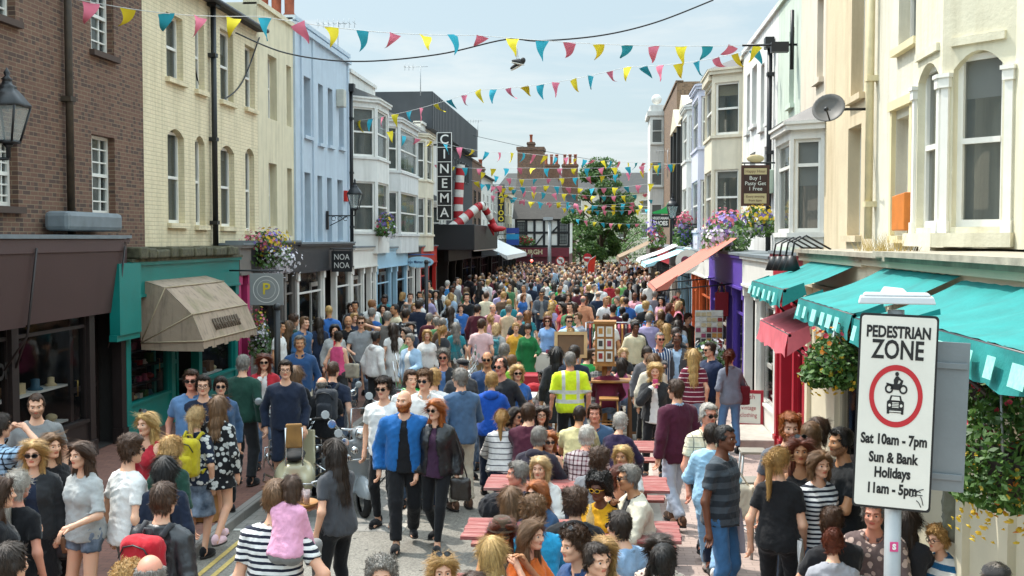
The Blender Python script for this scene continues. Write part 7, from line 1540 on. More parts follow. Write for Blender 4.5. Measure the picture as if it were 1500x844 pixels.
P(705,467,'m 1.80 170 s.dd fair short,hbrown tee,d8b4b4 chinos,khaki brown','man in a pale pink shirt with his back to us')
i_bk5 = P(727,473,'f 1.66 170 s.dd fair bob,hpale long,lgrey jeans,ldenim black','pale haired woman in grey carrying a teal strapped bag')
P(699,446,'m 1.80 165 s.dd fair short,hdark fleece,burg jeans,denim black cap=1e2638','man in a burgundy jacket and navy cap seen from behind')
P(745,446,'m 1.80 170 s.dd fair short,hgrey vest,beige jeans,denim black cap=5a5838','man in a beige waistcoat and olive cap')
P(761,457,'m 1.78 175 s.dd ruddy horseshoe,hgrey tee,char jeans,navy black','balding man in a black t-shirt seen from behind near the stall')
P(712,428,'m 1.78 175 s.dd fair short,hbrown tee,cream chinos,khaki black','man in a cream t-shirt walking away past the cinema')
P(734,416,'m 1.82 175 s.dd fair short,hgrey shirt,black jeans,black black b=1.08','large grey haired man in a black shirt walking away')
P(778,414,'m 1.84 170 s.dd brown short,hblack blazer,navy trousers,navy black in=navy','dark haired man in a dark navy coat walking away')
P(793,426,'m 1.80 10 s.hd tan short,hdark cardigan,slate shorts,navy black sg in=grey','man in sunglasses with a grey zipped top and navy shorts')
P(808,443,'f 1.68 150 s.dd fair wavy,hstraw tee,lilac jeans,denim black','woman with long curly fair hair in lilac')
P(825,431,'m 1.78 170 s.dd fair mess,hdark cardigan,dgrey jeans,black black in=black','dark haired person in a charcoal padded coat')
P(821,416,'m 1.82 20 s.dd fair short,hbrown tee,kelly jeans,denim black','man in a bright green t-shirt in the crowd')
P(854,433,'m 1.84 165 s.dd ruddy horseshoe,hgrey shirt,c88a68 jeans,denim black b=1.06','balding man in an apricot shirt seen from behind')
P(898,446,'m 1.80 165 s.dd tan short,hdark tee,burg jeans,navy black','dark haired man in a burgundy t-shirt behind the card stand')
P(922,413,'f 1.74 15 s.hd fair vlong,hdark cardigan,black jeans,black black in=white','tall woman with very long dark hair in black')
P(930,428,'m 1.76 -20 s.dd brown bald,black shirt,e0a0ac chinos,khaki black','bald man in a candy pink shirt')
P(943,431,'m 1.82 175 s.dd fair short,hbrown tee,a4c4d8 jeans,black black','man in a light blue t-shirt seen from behind near the chalkboard')
P(959,426,'m 1.80 165 s.dd fair short,hgrey tee,6c6870 jeans,denim black','grey haired man in a dark grey t-shirt near the salmon awning')
P(911,410,'m 1.78 0 s.dd fair short,hbrown tee,6fa860 jeans,denim black','man in a leaf green t-shirt facing us in the far crowd')
P(968,453,'f 1.66 172 s.hh fair short,hstraw long,black trousers,black black','short haired fair woman in a black top seen from behind')
P(980,444,'f 1.68 90 s.dd fair bob,hauburn long,ddenim jeans,denim black sg','red haired woman in sunglasses beside the pink top')
P(994,441,'f 1.70 100 s.dd fair bob,hpale long,e08a9c jeans,denim black','pale haired woman in a salmon pink top')
P(993,424,'m 1.80 20 s.dd fair short,hgrey tee,olive jeans,denim black cap=7a7468','man with a grey cap under the salmon awning')
P(988,434,'m 1.76 60 s.dd fair short,hbrown tee,rust jeans,denim black cap=8a2c34','person in a dark red cap under the salmon awning')
P(994,459,'f 1.70 165 s.dd fair bun,hbrown hoodie,1f7c86 jeans,black black','woman with a small bun in a teal hooded jacket by the postcards')
P(1008,459,'m 1.74 40 s.dd.8 fair mess,hbrown cardigan,brown jeans,denim black in=olive','brown haired browser in a brown jacket by the postcards')
P(966,486,'m 1.82 15 s.od ruddy buzz,hgrey shirt,2c4a6e,vert,d0d4d8 jeans,denim black sg','man in a blue and white striped shirt and sunglasses')
P(992,487,'m 1.80 -5 s.od brown recede,hdark blazer,4c4c4e trousers,navy black gl in=pblue','man in glasses with a grey blazer over a blue shirt')
P(947,507,'f 1.68 25 s.dd fair fringe,hdark cardigan,5c5c60 jeans,black black in=grey','woman with cropped dark hair in a grey jacket')
P(957,518,'f 1.68 170 s.dd fair long,hlbrown cardigan,stone jeans,olive black in=stone','woman in a stone coloured long cardigan with her back turned')
i_phone = P(960,531,'f 1.70 -5 s.cd fair wavy,hstraw jacket,char slim,black black in=white hp=8','fair haired woman in black jacket and white top holding a pink phone')
P(1016,511,'f 1.72 178 s.dd fair vlong,hstraw tee,6a1f34,thin,d8c8c8 jeans,ldenim black','long haired woman in a burgundy striped t-shirt seen from behind')
P(1042,501,'m 1.80 -60 s.hd fair short,hdark polo,202c48 jeans,navy black sg b=1.1','heavy man in a navy polo shirt and sunglasses by the plant')
i_rbag = P(1070,512,'f 1.70 -165 s.hd fair pony,hauburn roll,767a86 slim,5f86b0 black hy=-40','woman with an auburn ponytail in a grey top and jeans')
P(992,556,'m 1.80 -150 w.dd fair short,hbrown blazer,4a1c30 chinos,b4bccc brown hy=20 in=pblue','man in a burgundy blazer and pale trousers walking away')
P(1036,590,'m 1.76 25 w.Dd ruddy short,hwhite polo,d8ccae,plaid,e4dcc4 trousers,navy black sg','older man in a cream short sleeved shirt and sunglasses')
i_bag2 = P(1042,655,'f 1.60 165 w.hh fair short,hdark cardigan,9cc4dc jeans,8fb4d4 white in=white','woman in pale blue largely hidden behind the striped t-shirt',Y=11.6)
i_towel = P(1058,621,'m 1.80 60 s.dd brown buzz,hblack tee,2a3036,wide,454d54 slim,3f6a94 black','man in a dark striped t-shirt and jeans with a white cloth at his hip')
i_dad = P(402,704,'m 1.82 172 s.Hd fair short,hlbrown tee,dedcd8,stripe,1c2030 jeans,denim black hy=25','man in a black and white striped t-shirt carrying a child on his shoulders')
P(427,657,'c 1.12 165 t.ll fair bob,hbrown shirt,e0a0bc leggings,grey ppink hy=35','small child in a pink shirt riding on shoulders',Y=i_dad['o'].location.y-.02,zoff='top',res=.013)
i_tray = P(492,643,'f 1.68 -125 s.xd fair vlong,hdark tee,47484c leggings,black black','young woman with long dark hair in a grey t-shirt carrying a tray')
P(559,817,'m 1.75 10 t.tt fair curly,hgrey tee,grey jeans,denim black','curly grey haired person at the bottom edge below the walking couple')
P(648,807,'f 1.66 15 t.tt fair wavy,hblond tee,navy jeans,denim black hsg','woman with wavy fair hair and raised sunglasses at the bottom edge')
# ---- at the red picnic tables
P(735,597,'f 1.66 178 t.tt fair pony,hblond long,dcd8d4,thin,2c3040 jeans,navy black','ponytailed woman in a white and navy striped top seated with her back to us')
P(754,594,'f 1.66 60 t.tt fair bob,hdark tee,dgrey jeans,denim black sg','woman with dark hair and sunglasses leaning across the rear picnic table')
P(774,592,'m 1.80 175 t.tt fair short,hbrown tee,4f2434 jeans,denim black','man in a maroon t-shirt at the rear picnic table')
P(793,592,'f 1.66 10 t.tt fair vlong,hdark long,navy jeans,denim black gl','long haired woman in glasses facing us at the rear picnic table')
P(790,625,'m 1.76 160 t.tt tan short,hgrey hoodie,2b2834 jeans,denim black','grey haired man in a dark hooded top at the middle picnic table')
P(803,628,'f 1.66 20 t.tt fair bob,hginger tank,e0b4b0 jeans,denim black sg','ginger haired woman in a pale pink top')
P(849,594,'m 1.78 172 t.tt tan buzz,hdark polo,d4c894 jeans,denim black','dark haired man in a pale yellow polo shirt')
P(871,593,'m 1.80 0 t.tt ruddy short,hbrown shirt,45607e jeans,denim black','man in a blue denim shirt facing us at the rear table')
P(860,624,'m 1.78 165 t.tt ruddy short,hwhite shirt,b0a4a4,plaid,5a2c38 jeans,denim black sg','white haired man in a red checked shirt')
P(909,602,'f 1.70 155 t.tt fair short,hwhite long,2e2440 jeans,navy black','white haired woman in a dark plum coat with her back to us')
P(879,657,'m 1.74 150 t.tt fair mess,hbrown hoodie,74767a jeans,denim black','young man in a mid grey hooded top with his back turned')
P(912,649,'f 1.66 -20 t.tt tan bob,hstraw tee,white jeans,denim black','blonde woman with a bob in white at the middle table')
P(910,677,'f 1.66 30 t.ct fair bob,hauburn tank,black jeans,denim black','auburn woman in black resting her chin on her hand')
P(921,683,'m 1.80 -75 t.ct tan short,hgrey blazer,d0c8b4 chinos,stone brown sg in=black','man in sunglasses and a cream jacket with his hand at his chin')
P(877,694,'f 1.66 -25 t.tt brown afro,hblack tee,mustard jeans,denim black ysg','woman with short curly black hair and yellow sunglasses in mustard')
P(843,717,'m 1.76 178 t.tt fair mess,hbrown hoodie,202022 jeans,black black','shaggy haired person in a black hooded top with back to us')
P(791,666,'f 1.68 -15 t.tt fair bob,hpale long,dcdcd8 jeans,denim black','pale blonde woman in a white top at the middle table')
P(758,676,'m 1.76 -80 t.tt ruddy short,hgrey polo,1f2c48 jeans,denim black','grey haired man in navy looking left at the table')
P(787,700,'f 1.66 -50 t.tt fair bob,hginger long,3d5878 jeans,denim black gl','woman with a copper bob in a denim jacket')
P(749,708,'f 1.66 178 t.tt fair long,hlbrown long,2a3048,floral,a8626c jeans,denim black','long haired woman in a dark floral top with her back to us')
P(780,730,'m 1.78 -160 t.tt fair mess,hlbrown fleece,2a9ac8 jeans,denim black hsg','man in a bright turquoise fleece with sunglasses on his head')
i_hat = P(735,756,'f 1.66 10 t.tw tan long,hauburn tank,5a5048 jeans,denim black sg trilby=4a3a2c','woman in a brown trilby hat and sunglasses')
P(780,758,'f 1.68 60 t.tt fair long,hlbrown long,d8702e jeans,denim black','woman in a bright orange sweater leaning on the table')
P(721,780,'f 1.66 175 t.wt fair vlong,hstraw tank,dcdcdc jeans,denim black','woman with long straw blonde hair in a white top at the front table')
P(841,777,'m 1.80 -55 t.tt fair mess,hbrown shirt,2f4a74 jeans,denim black hsg','brown haired man with sunglasses on his head at the front table')
P(884,782,'f 1.66 -5 t.tt fair wavy,hblond tank,e0d4cc jeans,denim black sg','blonde woman in dark sunglasses at the front table')
P(874,795,'m 1.74 40 t.tt fair short,hdark tee,char jeans,denim black','short dark haired person in black before the blonde in sunglasses')
P(907,750,'m 1.78 -130 t.tt fair short,hdark shirt,8aa8c8 jeans,denim black sg','dark haired man in a light blue shirt and sunglasses')
P(966,778,'f 1.66 -10 t.tt tan long,hdark tee,d8c8b8,dots,6a4a48 jeans,denim black sg','dark haired woman in sunglasses and a spotted cream top')
P(972,798,'m 1.76 165 t.tt fair short,hblack shirt,9cc0b4,plaid,5c7a8c jeans,denim black','black haired man in a green checked shirt at the bottom edge')
P(694,832,'f 1.66 170 t.tt fair long,hbrown long,stone jeans,denim black','brown haired person at the bottom edge beside the orange bag')
P(890,527,'m 1.78 172 t.tt ruddy horseshoe,hgrey shirt,6a2438 jeans,denim black','balding man in a wine red shirt seated at the white table')
P(881,521,'m 1.76 175 t.tt fair bob,hblond shirt,5a5a5c,plaid,a8a8a4 jeans,denim black','fair haired person in a grey checked shirt at the white table')
P(911,522,'f 1.66 175 t.tt fair long,hdark tank,b05a80 jeans,denim black','dark haired woman in a magenta top seated at the white table')
P(913,508,'f 1.66 10 t.tt fair bob,hpale tee,char jeans,denim black','pale haired woman in black facing us at the white table')
P(796,540,'f 1.66 -60 t.tt brown bob,hblack long,8a8478 leggings,c86a70 black','woman with dark hair in grey and coral trousers seated by the red bag')
# ---- the right hand terrace
P(1156,606,'m 1.84 5 s.dd fair crop,hginger tee,5c5f66 jeans,denim black beard=hginger','red bearded man in a grey t-shirt at the terrace')
P(1188,619,'m 1.80 165 s.dd fair short,hlbrown tee,2a3450 jeans,denim black','man in navy facing away behind the red bearded man')
P(1196,612,'f 1.78 120 s.dd fair bob,hbrown tee,grey jeans,denim black','brown haired woman at the back of the terrace group')
i_wait = P(1142,656,'f 1.70 160 s.Dd fair pony,hblond tee,1c1c1e slim,black black hy=-30','waitress with a blonde ponytail in black with a cloth at her waist')
P(1172,640,'f 1.72 -5 s.dx tan long,hauburn tank,1a1a1c jeans,black black hsg','woman in a black vest top with a necklace and raised sunglasses')
P(1236,626,'m 1.84 -70 s.dx tan short,hblack tee,202224 jeans,black black stub=hblack','dark haired man in black gesturing beside the no vehicles sign')
P(1199,660,'f 1.66 20 s.dd fair bob,hlbrown long,d8d8d8,stripe,202430 jeans,denim black','fair woman in a narrow striped top within the terrace group')
P(1217,742,'m 1.78 -160 t.tt fair bun,hbrown tee,1f1f22 jeans,black black beard=hbrown','bearded man with tied back hair in a black t-shirt at the cafe table')
i_grt = P(1220,766,'f 1.64 175 t.tt fair bun,hauburn tee,9c9ca2 jeans,denim black','woman with a small auburn bun in a pale grey t-shirt')
P(1280,733,'m 1.80 -20 t.tt ruddy short,hgrey shirt,6a5a58,floral,c0a89c jeans,denim black','man in a patterned shirt half hidden behind the sign post')
P(1329,737,'f 1.68 160 t.tt fair vlong,hdark long,2a2a2e jeans,black black','woman with long dark hair in a black top at the cafe table')
P(1374,758,'c 1.50 -60 t.tt fair mess,hblond fleece,1f5a80,wide,d8d4cc jeans,denim black gl','blond child in a blue and white jacket at the cafe table')
P(1460,826,'m 1.76 -20 t.tt fair short,hgrey tee,char jeans,black black flat=3a3a3c','person in a dark grey flat cap at the bottom right')
P(1262,700,'f 1.70 -40 t.tt fair short,hbrown tee,char jeans,black black','seated person in charcoal just behind the patterned shirt')

# ---- the far crowd: everyone one by one as far as they can be told apart
PROTO = []
LOOKS = ['m 1.78 0 s.dd fair short,hbrown tee,white jeans,denim black', 'm 1.78 0 s.dd fair mess,hdark shirt,white jeans,navy black', 'f 1.68 0 s.dd fair long,hbrown tee,white jeans,denim black', 'f 1.66 0 s.hd fair bob,hblond long,white jeans,navy black',
   'm 1.80 0 s.Dd tan buzz,hdark polo,white shorts,navy black', 'f 1.66 0 s.dd fair pony,hblond tee,white jeans,black black', 'm 1.76 0 s.dd fair horseshoe,hgrey tee,white jeans,denim black', 'f 1.68 0 s.dd fair vlong,hdark dress,white none,black black',
   'm 1.80 0 w.dd brown short,hblack hoodie,white jeans,black black', 'f 1.64 0 s.dh fair short,hgrey cardigan,white jeans,black black in=white']
taken = [(i['o'].location.x, i['o'].location.y) for i in PEOPLE]
for k, sp in enumerate(LOOKS): PROTO.append(P(k, 0, sp, 'x', far=True, res=.034, world=(0, -40 - k, 0))['o'])
FTOP = [('black', '1a1a1d'), ('white', 'd8d6d2'), ('navy', '232d42'), ('grey', '838385'), ('pale blue', '9ab4cc'), ('red', 'a02c34'), ('cream', 'd0c4a4'), ('green', '4c7a50'), ('pink', 'd09aa8'), ('bright blue', '3566a8'), ('maroon', '56242f'), ('teal', '2a7c86'), ('mustard', 'c09030'), ('brown', '5c4636'), ('charcoal', '36373b'), ('lilac', 'a096b8')]
KIND = ['short haired man in a %s t-shirt', 'shaggy haired man in a %s shirt', 'long haired woman in a %s t-shirt', 'fair bobbed woman in a %s top', 'man in a %s polo shirt', 'ponytailed woman in a %s t-shirt', 'balding man in a %s t-shirt', 'woman with very long hair in a %s dress', 'dark man in a %s hooded top', 'grey haired woman in a %s cardigan']
HC = ['4a3322', '241a14', '75573a', 'b8935a', '87847f', '3a281c', '100e0e', '8a5a30', 'c4a468']
def zone(y): return 'beyond the stalls' if y < 38 else 'further down the street' if y < 54 else 'in the far throng by the tree'
cnt = 0; tries = 0; rr = random.Random(5); NFAR = 300 - len(taken)
used_first = set()
while cnt < NFAR and tries < 40000:
 tries += 1
 t = cnt / NFAR; y = 21.5 + 32 * (t ** 1.15) + rr.uniform(-1.5, 1.5); x = rr.uniform(-6.6, 2.2) if y > 30 else rr.uniform(-6.5, 1.9)
 if y < 24 and -3.6 < x < 0.6: continue
 if any((x - a) ** 2 + (y - b_) ** 2 < (.30 if y < 45 else .2) for a, b_ in taken): continue
 taken.append((x, y)); k = rr.randrange(len(PROTO)); c = rr.choice((0,0,0,1,1,1,1,2,2,3,4,4,5,6,6,7,8,9,10,11,12,13,14,14,15)); pr = PROTO[k]; o = pr if k not in used_first else copy_tree(pr); used_first.add(k)
 a = R(180 + rr.uniform(-40, 40) if rr.random() < .62 else rr.uniform(-70, 70)); o.location = (x, y, .11 if x < KX else 0); o.rotation_euler = (0, 0, a); s = rr.uniform(.95, 1.05); o.scale = tuple(q * s for q in pr.scale)
 hc = HC[rr.randrange(len(HC))] if k not in (3, 5, 6, 7, 8, 9) else None; bc = rr.choice(['3d5878', '1e2638', '2b2c2e', '5a5040', '2a3446', 'a89878'])
 for ch in o.children:
  nm = ch.name.split('.')[0]
  if nm in ('t_shirt', 'shirt', 'top', 'polo_shirt', 'hooded_top', 'hood', 'collar', 'dress', 'jacket') and not (nm == 'shirt' and k == 9): ch.color = hx(FTOP[c][1])
  elif nm == 'hair' and hc: ch.color = hx(hc)
  elif nm == 'trousers': ch.color = hx(bc)
 o['label'] = KIND[k] % FTOP[c][0] + ' ' + zone(y); o['group'] = 'far ' + KIND[k] % FTOP[c][0] + ' ' + zone(y); cnt += 1
# the packed mass behind them, past counting
def crowd_mass():
 mats = [skin_mats()[0]];
 cm = [mat('crowd_cloth_' + c[0].replace(' ', '_'), c[1], .9, kind='obj', bump=0) for c in FTOP]; hm_ = [mat('crowd_hair_%d' % i, c, .6, bump=0) for i, c in enumerate(HC)]; sk = mat('crowd_skin', 'c89a80', .6, bump=0); dn = mat('crowd_denim', '2f3e58', .9, bump=0)
 ml = [sk, dn] + cm + hm_; b = MB(); n = 0; rr = random.Random(9)
 while n < 430:
  y = rr.uniform(51, 88); x = rr.uniform(-6.5, 3.2); h = rr.uniform(1.6, 1.85); k = h / 1.75; M = Matrix.Translation((x, y, 0)) @ Matrix.Rotation(rr.uniform(0, 6.28), 4, 'Z') @ Matrix.Diagonal((k, k, k, 1)); n += 1
  b.cm = 1
  for s in (-.09, .09): b.tube([(s, 0, .92), (s, -.01, .5), (s, 0, .03)], [.09, .065, .05], 6, M=M)
  b.cm = 2 + rr.choice((0,0,0,1,1,2,2,3,3,4,6,6,8,9,10,13,14,14)); b.tube([(0, 0, .86), (0, 0, 1.1), (0, .01, 1.32), (0, .01, 1.45)], [.16, .145, .17, .07], 8, M=M @ Matrix.Diagonal((1.15, .75, 1, 1)))
  for s in (-1, 1): b.tube([(s * .18, .01, 1.38), (s * .24, .02, 1.1), (s * .22, -.12, .92)], [.055, .045, .035], 5, M=M)
  b.cm = 0; b.sphere((0, -.01, 1.62), (.075, .095, .12), 8, 6, M=M); b.tube([(0, .02, 1.42), (0, .01, 1.55)], .05, 6, M=M)
  b.cm = 2 + len(cm) + rr.randrange(len(hm_)); b.sphere((0, .02, 1.655), (.088, .1, .10), 8, 6, M=M)
 o = b.build('crowd', ml); tag(o, 'packed mass of distant heads and shoulders at the end of the street', 'crowd', kind='stuff')
crowd_mass()
# ------------------------------------------------------------------ furniture, stalls, scooters, bags
def paint_wood(name, col, worn):
 n = NT(name); p = n.pos('pos'); g = n.noise(n.pos('pos', (.5, 6, 6)), 6, 6, .7); n.I('Base Color', n.mix(n.ramp(g, .48, .72), hx(col), hx(worn))); n.I('Roughness', .8); n.bump(g, .3, .006); return n.m
M_rtab = paint_wood('faded_red_timber', '8c4844', 'b0948c')
def picnic_table(label, x0, x1, yc):
 t = thing('picnic_table', label, 'picnic table', ((x0 + x1) / 2, yc, 0), group='red picnic tables'); W = x1 - x0
 for (nm, w, z, n, yy) in (('tabletop', .72, .75, 5, yc), ('bench_seat', .27, .45, 2, yc - .62), ('bench_seat', .27, .45, 2, yc + .62)):
  b = MB(); pw = w / n
  for k in range(n): y = yy - w / 2 + k * pw; b.box(x0 + random.uniform(-.01, .01), x1 + random.uniform(-.01, .01), y + .004, y + pw - .004, z - .035, z)
  b.build(nm, M_rtab, t, bevel=.005)
 for x in (x0 + .3, x1 - .3):
  b = MB()
  for s in (-1, 1): b.prism([(x - .02, yc + s * .18, .71), (x - .02, yc + s * .28, .71), (x - .02, yc + s * .62, 0), (x - .02, yc + s * .52, 0)], (.045, 0, 0))
  b.box(x + .026, x + .06, yc - .72, yc + .72, .35, .41); b.box(x + .026, x + .06, yc - .34, yc + .34, .66, .715); b.build('trestle', M_rtab, t)
for k, (yc, lb) in enumerate(((15.0, 'rearmost red picnic table with the striped ponytailed woman before it'), (12.65, 'red picnic table in the second row from the back'), (10.6, 'red picnic table in front of the man in the cream jacket'), (8.7, 'nearest red picnic table with the orange bag at its end'))): picnic_table(lb, -1.32, .72, yc)
def at_table(px, py, z): return atZ(px, py, z)
def glass(label, x, y, z, h, r, col, nm='drinking_glass', cat='glass', g=None, bottle=False):
 t = thing(nm, label, cat, (x, y, z), group=g); b = MB()
 if bottle: b.lathe([(0, 0), (r, 0), (r, h * .55), (r * .4, h * .72), (r * .35, h), (0, h)], 12, Matrix.Translation((x, y, z)))
 else: b.lathe([(0, .004), (r * .8, .004), (r, h), (r * .92, h), (r * .74, .012), (0, .012)], 12, Matrix.Translation((x, y, z)))
 b.build('bottle' if bottle else 'tumbler', glass_mat('clear_glass_' + col, col, .45), t)
 if not bottle: b = MB(); b.lathe([(0, .013), (r * .72, .013), (r * .86, h * .7), (0, h * .7)], 12, Matrix.Translation((x, y, z))); b.build('drink', mat('drink_' + col, col, .2, bump=0), t)
glass('clear glass bottle beside the woman in yellow sunglasses', -.12, 10.45, .752, .28, .04, 'b8b89a', 'bottle', 'bottle', bottle=True)
for k, (x, y, c, lb) in enumerate(((-.5, 10.6, 'b07a30', 'amber pint'), (.3, 10.75, 'c8b890', 'pale drink'), (-.8, 12.6, 'b07a30', 'amber beer'), (.1, 12.7, '8a3a20', 'dark red drink'), (-.6, 15.0, 'c0a050', 'pale beer'), (.2, 8.8, 'b88838', 'golden pint'))): glass(lb + [' on the picnic table before the mustard top', ' on the picnic table by the cream jacket', ' on the second picnic table left', ' on the second picnic table right', ' on the rearmost picnic table', ' on the nearest picnic table'][k], x, y, .752, .15, .038, c)
def bagthing(name, label, cat, fn, loc, rz, mats, h=.02):
 """soft goods shaped from a smooth surface, in a frame of their own"""
 t = thing(name, label, cat, loc, rz)
 for nm, f, lo, hi, m, amp, colr in fn:
  g = Grid(lo, hi, h); V, Fq = snet(g, f(g.P)); V = V + normals(V, Fq) * wrinkle(V, amp, 5)[:, None]; o = bpy.data.objects.new(nm, np_mesh(nm, V, Fq, [cloth_mat(m) if isinstance(m, str) else m])); link(o, t); o.color = hx(CL.get(colr, colr))
 return t
def rbox(P, c, r, k):
 q = np.abs(P - np.array(c, F32)) - (np.array(r, F32) - k); return np.linalg.norm(np.maximum(q, 0), axis=1) + np.minimum(q.max(1), 0) - k
def backpack(i, label, col, sc_=1.0, strapc=None):
 k = i['k']; p = i['M'] @ Vector(i['B']((0, .215, 1.2))); t = bagthing('backpack', label, 'backpack', [('main_pocket', lambda P: rbox(P, (0, 0, 0), (.15, .09, .22), .07), (-.2, -.14, -.28), (.2, .14, .28), 'plain', .006, col), ('front_pocket', lambda P: rbox(P, (0, .085, -.07), (.11, .05, .11), .045), (-.16, 0, -.22), (.16, .16, .08), 'plain', .004, col)], p, R(i['fc']), None, .016)
 t.scale = (sc_,) * 3
 for s in (-1, 1): b = MB(); b.tube([(s * .09, -.08, .20), (s * .10, -.16, .26), (s * .105, -.27, .20), (s * .12, -.31, .05), (s * .15, -.22, -.12), (s * .14, -.08, -.18)], .022, 6); o = b.build('shoulder_strap', cloth_mat('plain'), t, local=True); o.color = hx(CL.get(strapc or col, strapc or col))
 b = MB(); b.tube([(-.04, -.06, .215), (-.03, -.06, .25), (.03, -.06, .25), (.04, -.06, .215)], .01, 5); o = b.build('grab_handle', cloth_mat('plain'), t, local=True); o.color = hx(CL.get(strapc or col, strapc or col))
 b = MB(); b.tube([(-.13, .085, .08), (-.08, .095, .16), (0, .1, .18), (.08, .095, .16), (.13, .085, .08)], .006, 4); b.build('zip', M_black, t, local=True)
backpack(i_red, 'bright red rucksack worn on a black leather jacket', 'b01e2a', 1.05, 'dgrey'); backpack(i_yel, 'mustard yellow rucksack with a tan base', 'b8a826', .95); backpack(i_bk3, 'dark grey rucksack on the navy polo shirt', '33363c'); backpack(i_bk4, 'black rucksack on the black and white striped top', '1b1b1e'); backpack(i_bk5, 'teal and grey rucksack on the pale haired woman', '3f7f88', .8); backpack(i_bum, 'small black bag slung on the back of the grey t-shirt', '151517', .75)
def handbag(label, p, rz, col, w=.18, h=.14, d=.06, strap=.3, m='plain', nm='handbag', to=None):
 t = bagthing(nm, label, 'bag', [('bag_body', lambda P: rbox(P + np.c_[np.zeros(len(P)), np.zeros(len(P)), np.zeros(len(P))].astype(F32), (0, 0, 0), (w * (1), d, h), .04), (-w - .05, -d - .05, -h - .05), (w + .05, d + .05, h + .05), m, .007, col)], p, R(rz), None, .016)
 b = MB(); top = Vector((0, 0, strap)) if to is None else (Matrix.Rotation(-R(rz), 4, 'Z') @ (Vector(to) - Vector(p))); b.tube([(-w * .7, 0, h * .8), (-w * .4 + top.x * .7, top.y * .7, top.z * .8), top, (w * .4 + top.x * .7, top.y * .7, top.z * .8), (w * .7, 0, h * .8)], .009, 5); o = b.build('strap', cloth_mat('plain'), t, local=True); o.color = hx(CL.get(col, col)); return t
hp = handpos
def below(i, s, dz): p_ = hp(i, s); return (p_.x, p_.y, p_.z - dz)
handbag('tan brown leather shoulder bag against the red skirt', tuple(i_grey['M'] @ Vector((.30, .0, .78))), 170, '6a3f22', .17, .16, .07, m='leather', to=tuple(i_grey['M'] @ Vector((.16, 0, 1.40))))
handbag('black leather handbag hanging beside the navy top', tuple(i_cup['M'] @ Vector((.28, .02, .80))), 15, '1a1c22', .15, .15, .06, m='leather', to=tuple(i_cup['M'] @ Vector((.17, 0, 1.40))))
handbag('beige quilted shoulder bag on the woman in dark green', tuple(i_bag1['M'] @ Vector((.27, .02, .95))), 165, 'a8906a', .14, .14, .06, to=tuple(i_bag1['M'] @ Vector((.16, 0, 1.4))))
handbag('white plastic carrier bag held low by the woman in dark green', below(i_bag1, 1, .24), 160, 'd0ccc4', .12, .22, .05, to=tuple(hp(i_bag1, 1)))
handbag('white carrier bag held by the man in dark green', below(i_tote, 1, .26), 160, 'd4d0cc', .11, .2, .05, to=tuple(hp(i_tote, 1)))
handbag('brown leather satchel worn across the grey polo shirt', tuple(i_sat['M'] @ Vector((-.26, -.05, .88))), 20, '5a2c1c', .17, .13, .05, m='leather', to=tuple(i_sat['M'] @ Vector((.12, -.02, 1.42))))
handbag('beige shoulder bag beside the hot pink top', tuple(i_bagw['M'] @ Vector((-.28, .0, .98))), 160, 'a09684', .17, .14, .06, to=tuple(i_bagw['M'] @ Vector((-.15, 0, 1.4))))
handbag('black fringed bag hanging from the leather jacket', tuple(i_fringe['M'] @ Vector((.30, -.02, .72))), -10, '2a2420', .12, .13, .05, m='leather', to=tuple(i_fringe['M'] @ Vector((.16, 0, 1.4))))
handbag('large cream cloth bag beside the striped t-shirt', tuple(i_bag2['M'] @ Vector((-.30, .05, .92))), 160, 'c4b49c', .19, .17, .09, to=tuple(i_bag2['M'] @ Vector((-.15, 0, 1.4))))
handbag('dark red shoulder bag on the woman with the auburn ponytail', tuple(i_rbag['M'] @ Vector((-.24, .02, .98))), -165, '6a1c24', .10, .16, .05, to=tuple(i_rbag['M'] @ Vector((-.15, 0, 1.4))))
p = below(i_kraft, 1, .27); t = thing('paper_bag', 'brown paper carrier bag with dark lettering', 'bag', p, R(172)); b = MB(); b.add([(-.15, -.07, -.22), (.15, -.07, -.22), (.15, .07, -.22), (-.15, .07, -.22), (-.16, -.06, .2), (.16, -.06, .2), (.16, .06, .2), (-.16, .06, .2)], [(0, 3, 2, 1), (0, 1, 5, 4), (1, 2, 6, 5), (2, 3, 7, 6), (3, 0, 4, 7)]); b.build('bag_body', mat('kraft_paper', 'a87a48', .8, var=.12), t, local=True); b = MB(); b.tube([(-.07, .06, .2), (-.05, .06, .3), (.05, .06, .3), (.07, .06, .2)], .006, 5); b.build('handle', M_brnd, t, local=True)
me = text_mesh('DÉJÀ', .11, bold=.002); me.transform(Matrix.Translation((0, .0735, -.02)) @ Matrix.Rotation(PI, 4, 'Z') @ Matrix.Rotation(PI / 2, 4, 'X')); me.materials.clear(); me.materials.append(M_txt); o = bpy.data.objects.new('lettering', me); link(o, t)
def print_on(i, lines, z, size, m, yoff=-.148):
 for k, tx in enumerate(lines):
  me = text_mesh(tx, size, ext=.002, xs=.8); me.transform(Matrix.Translation((0, yoff, z - k * size * 1.1)) @ Matrix.Rotation(PI / 2, 4, 'X')); me.materials.clear(); me.materials.append(m); o = bpy.data.objects.new('shirt_print', me); link(o, i['o'])
print_on(i_aber, ['ABERCROMBIE', 'NEW YORK'], 1.28, .055, M_cw)
p = hp(i_cup, 1); t = thing('iced_drink', 'clear plastic cup of iced coffee held by the blonde woman', 'cup', (p.x, p.y, p.z + .02)); b = MB(); b.lathe([(0, -.06), (.03, -.06), (.042, .07), (.045, .075), (.03, .1), (0, .105)], 14, Matrix.Translation((p.x, p.y, p.z + .02))); b.build('cup', mat('iced_coffee', '8a6a54', .2, var=.3), t); b = MB(); b.tube([(p.x, p.y, p.z + .1), (p.x + .02, p.y, p.z + .24)], .005, 5); b.build('straw', M_cw, t)
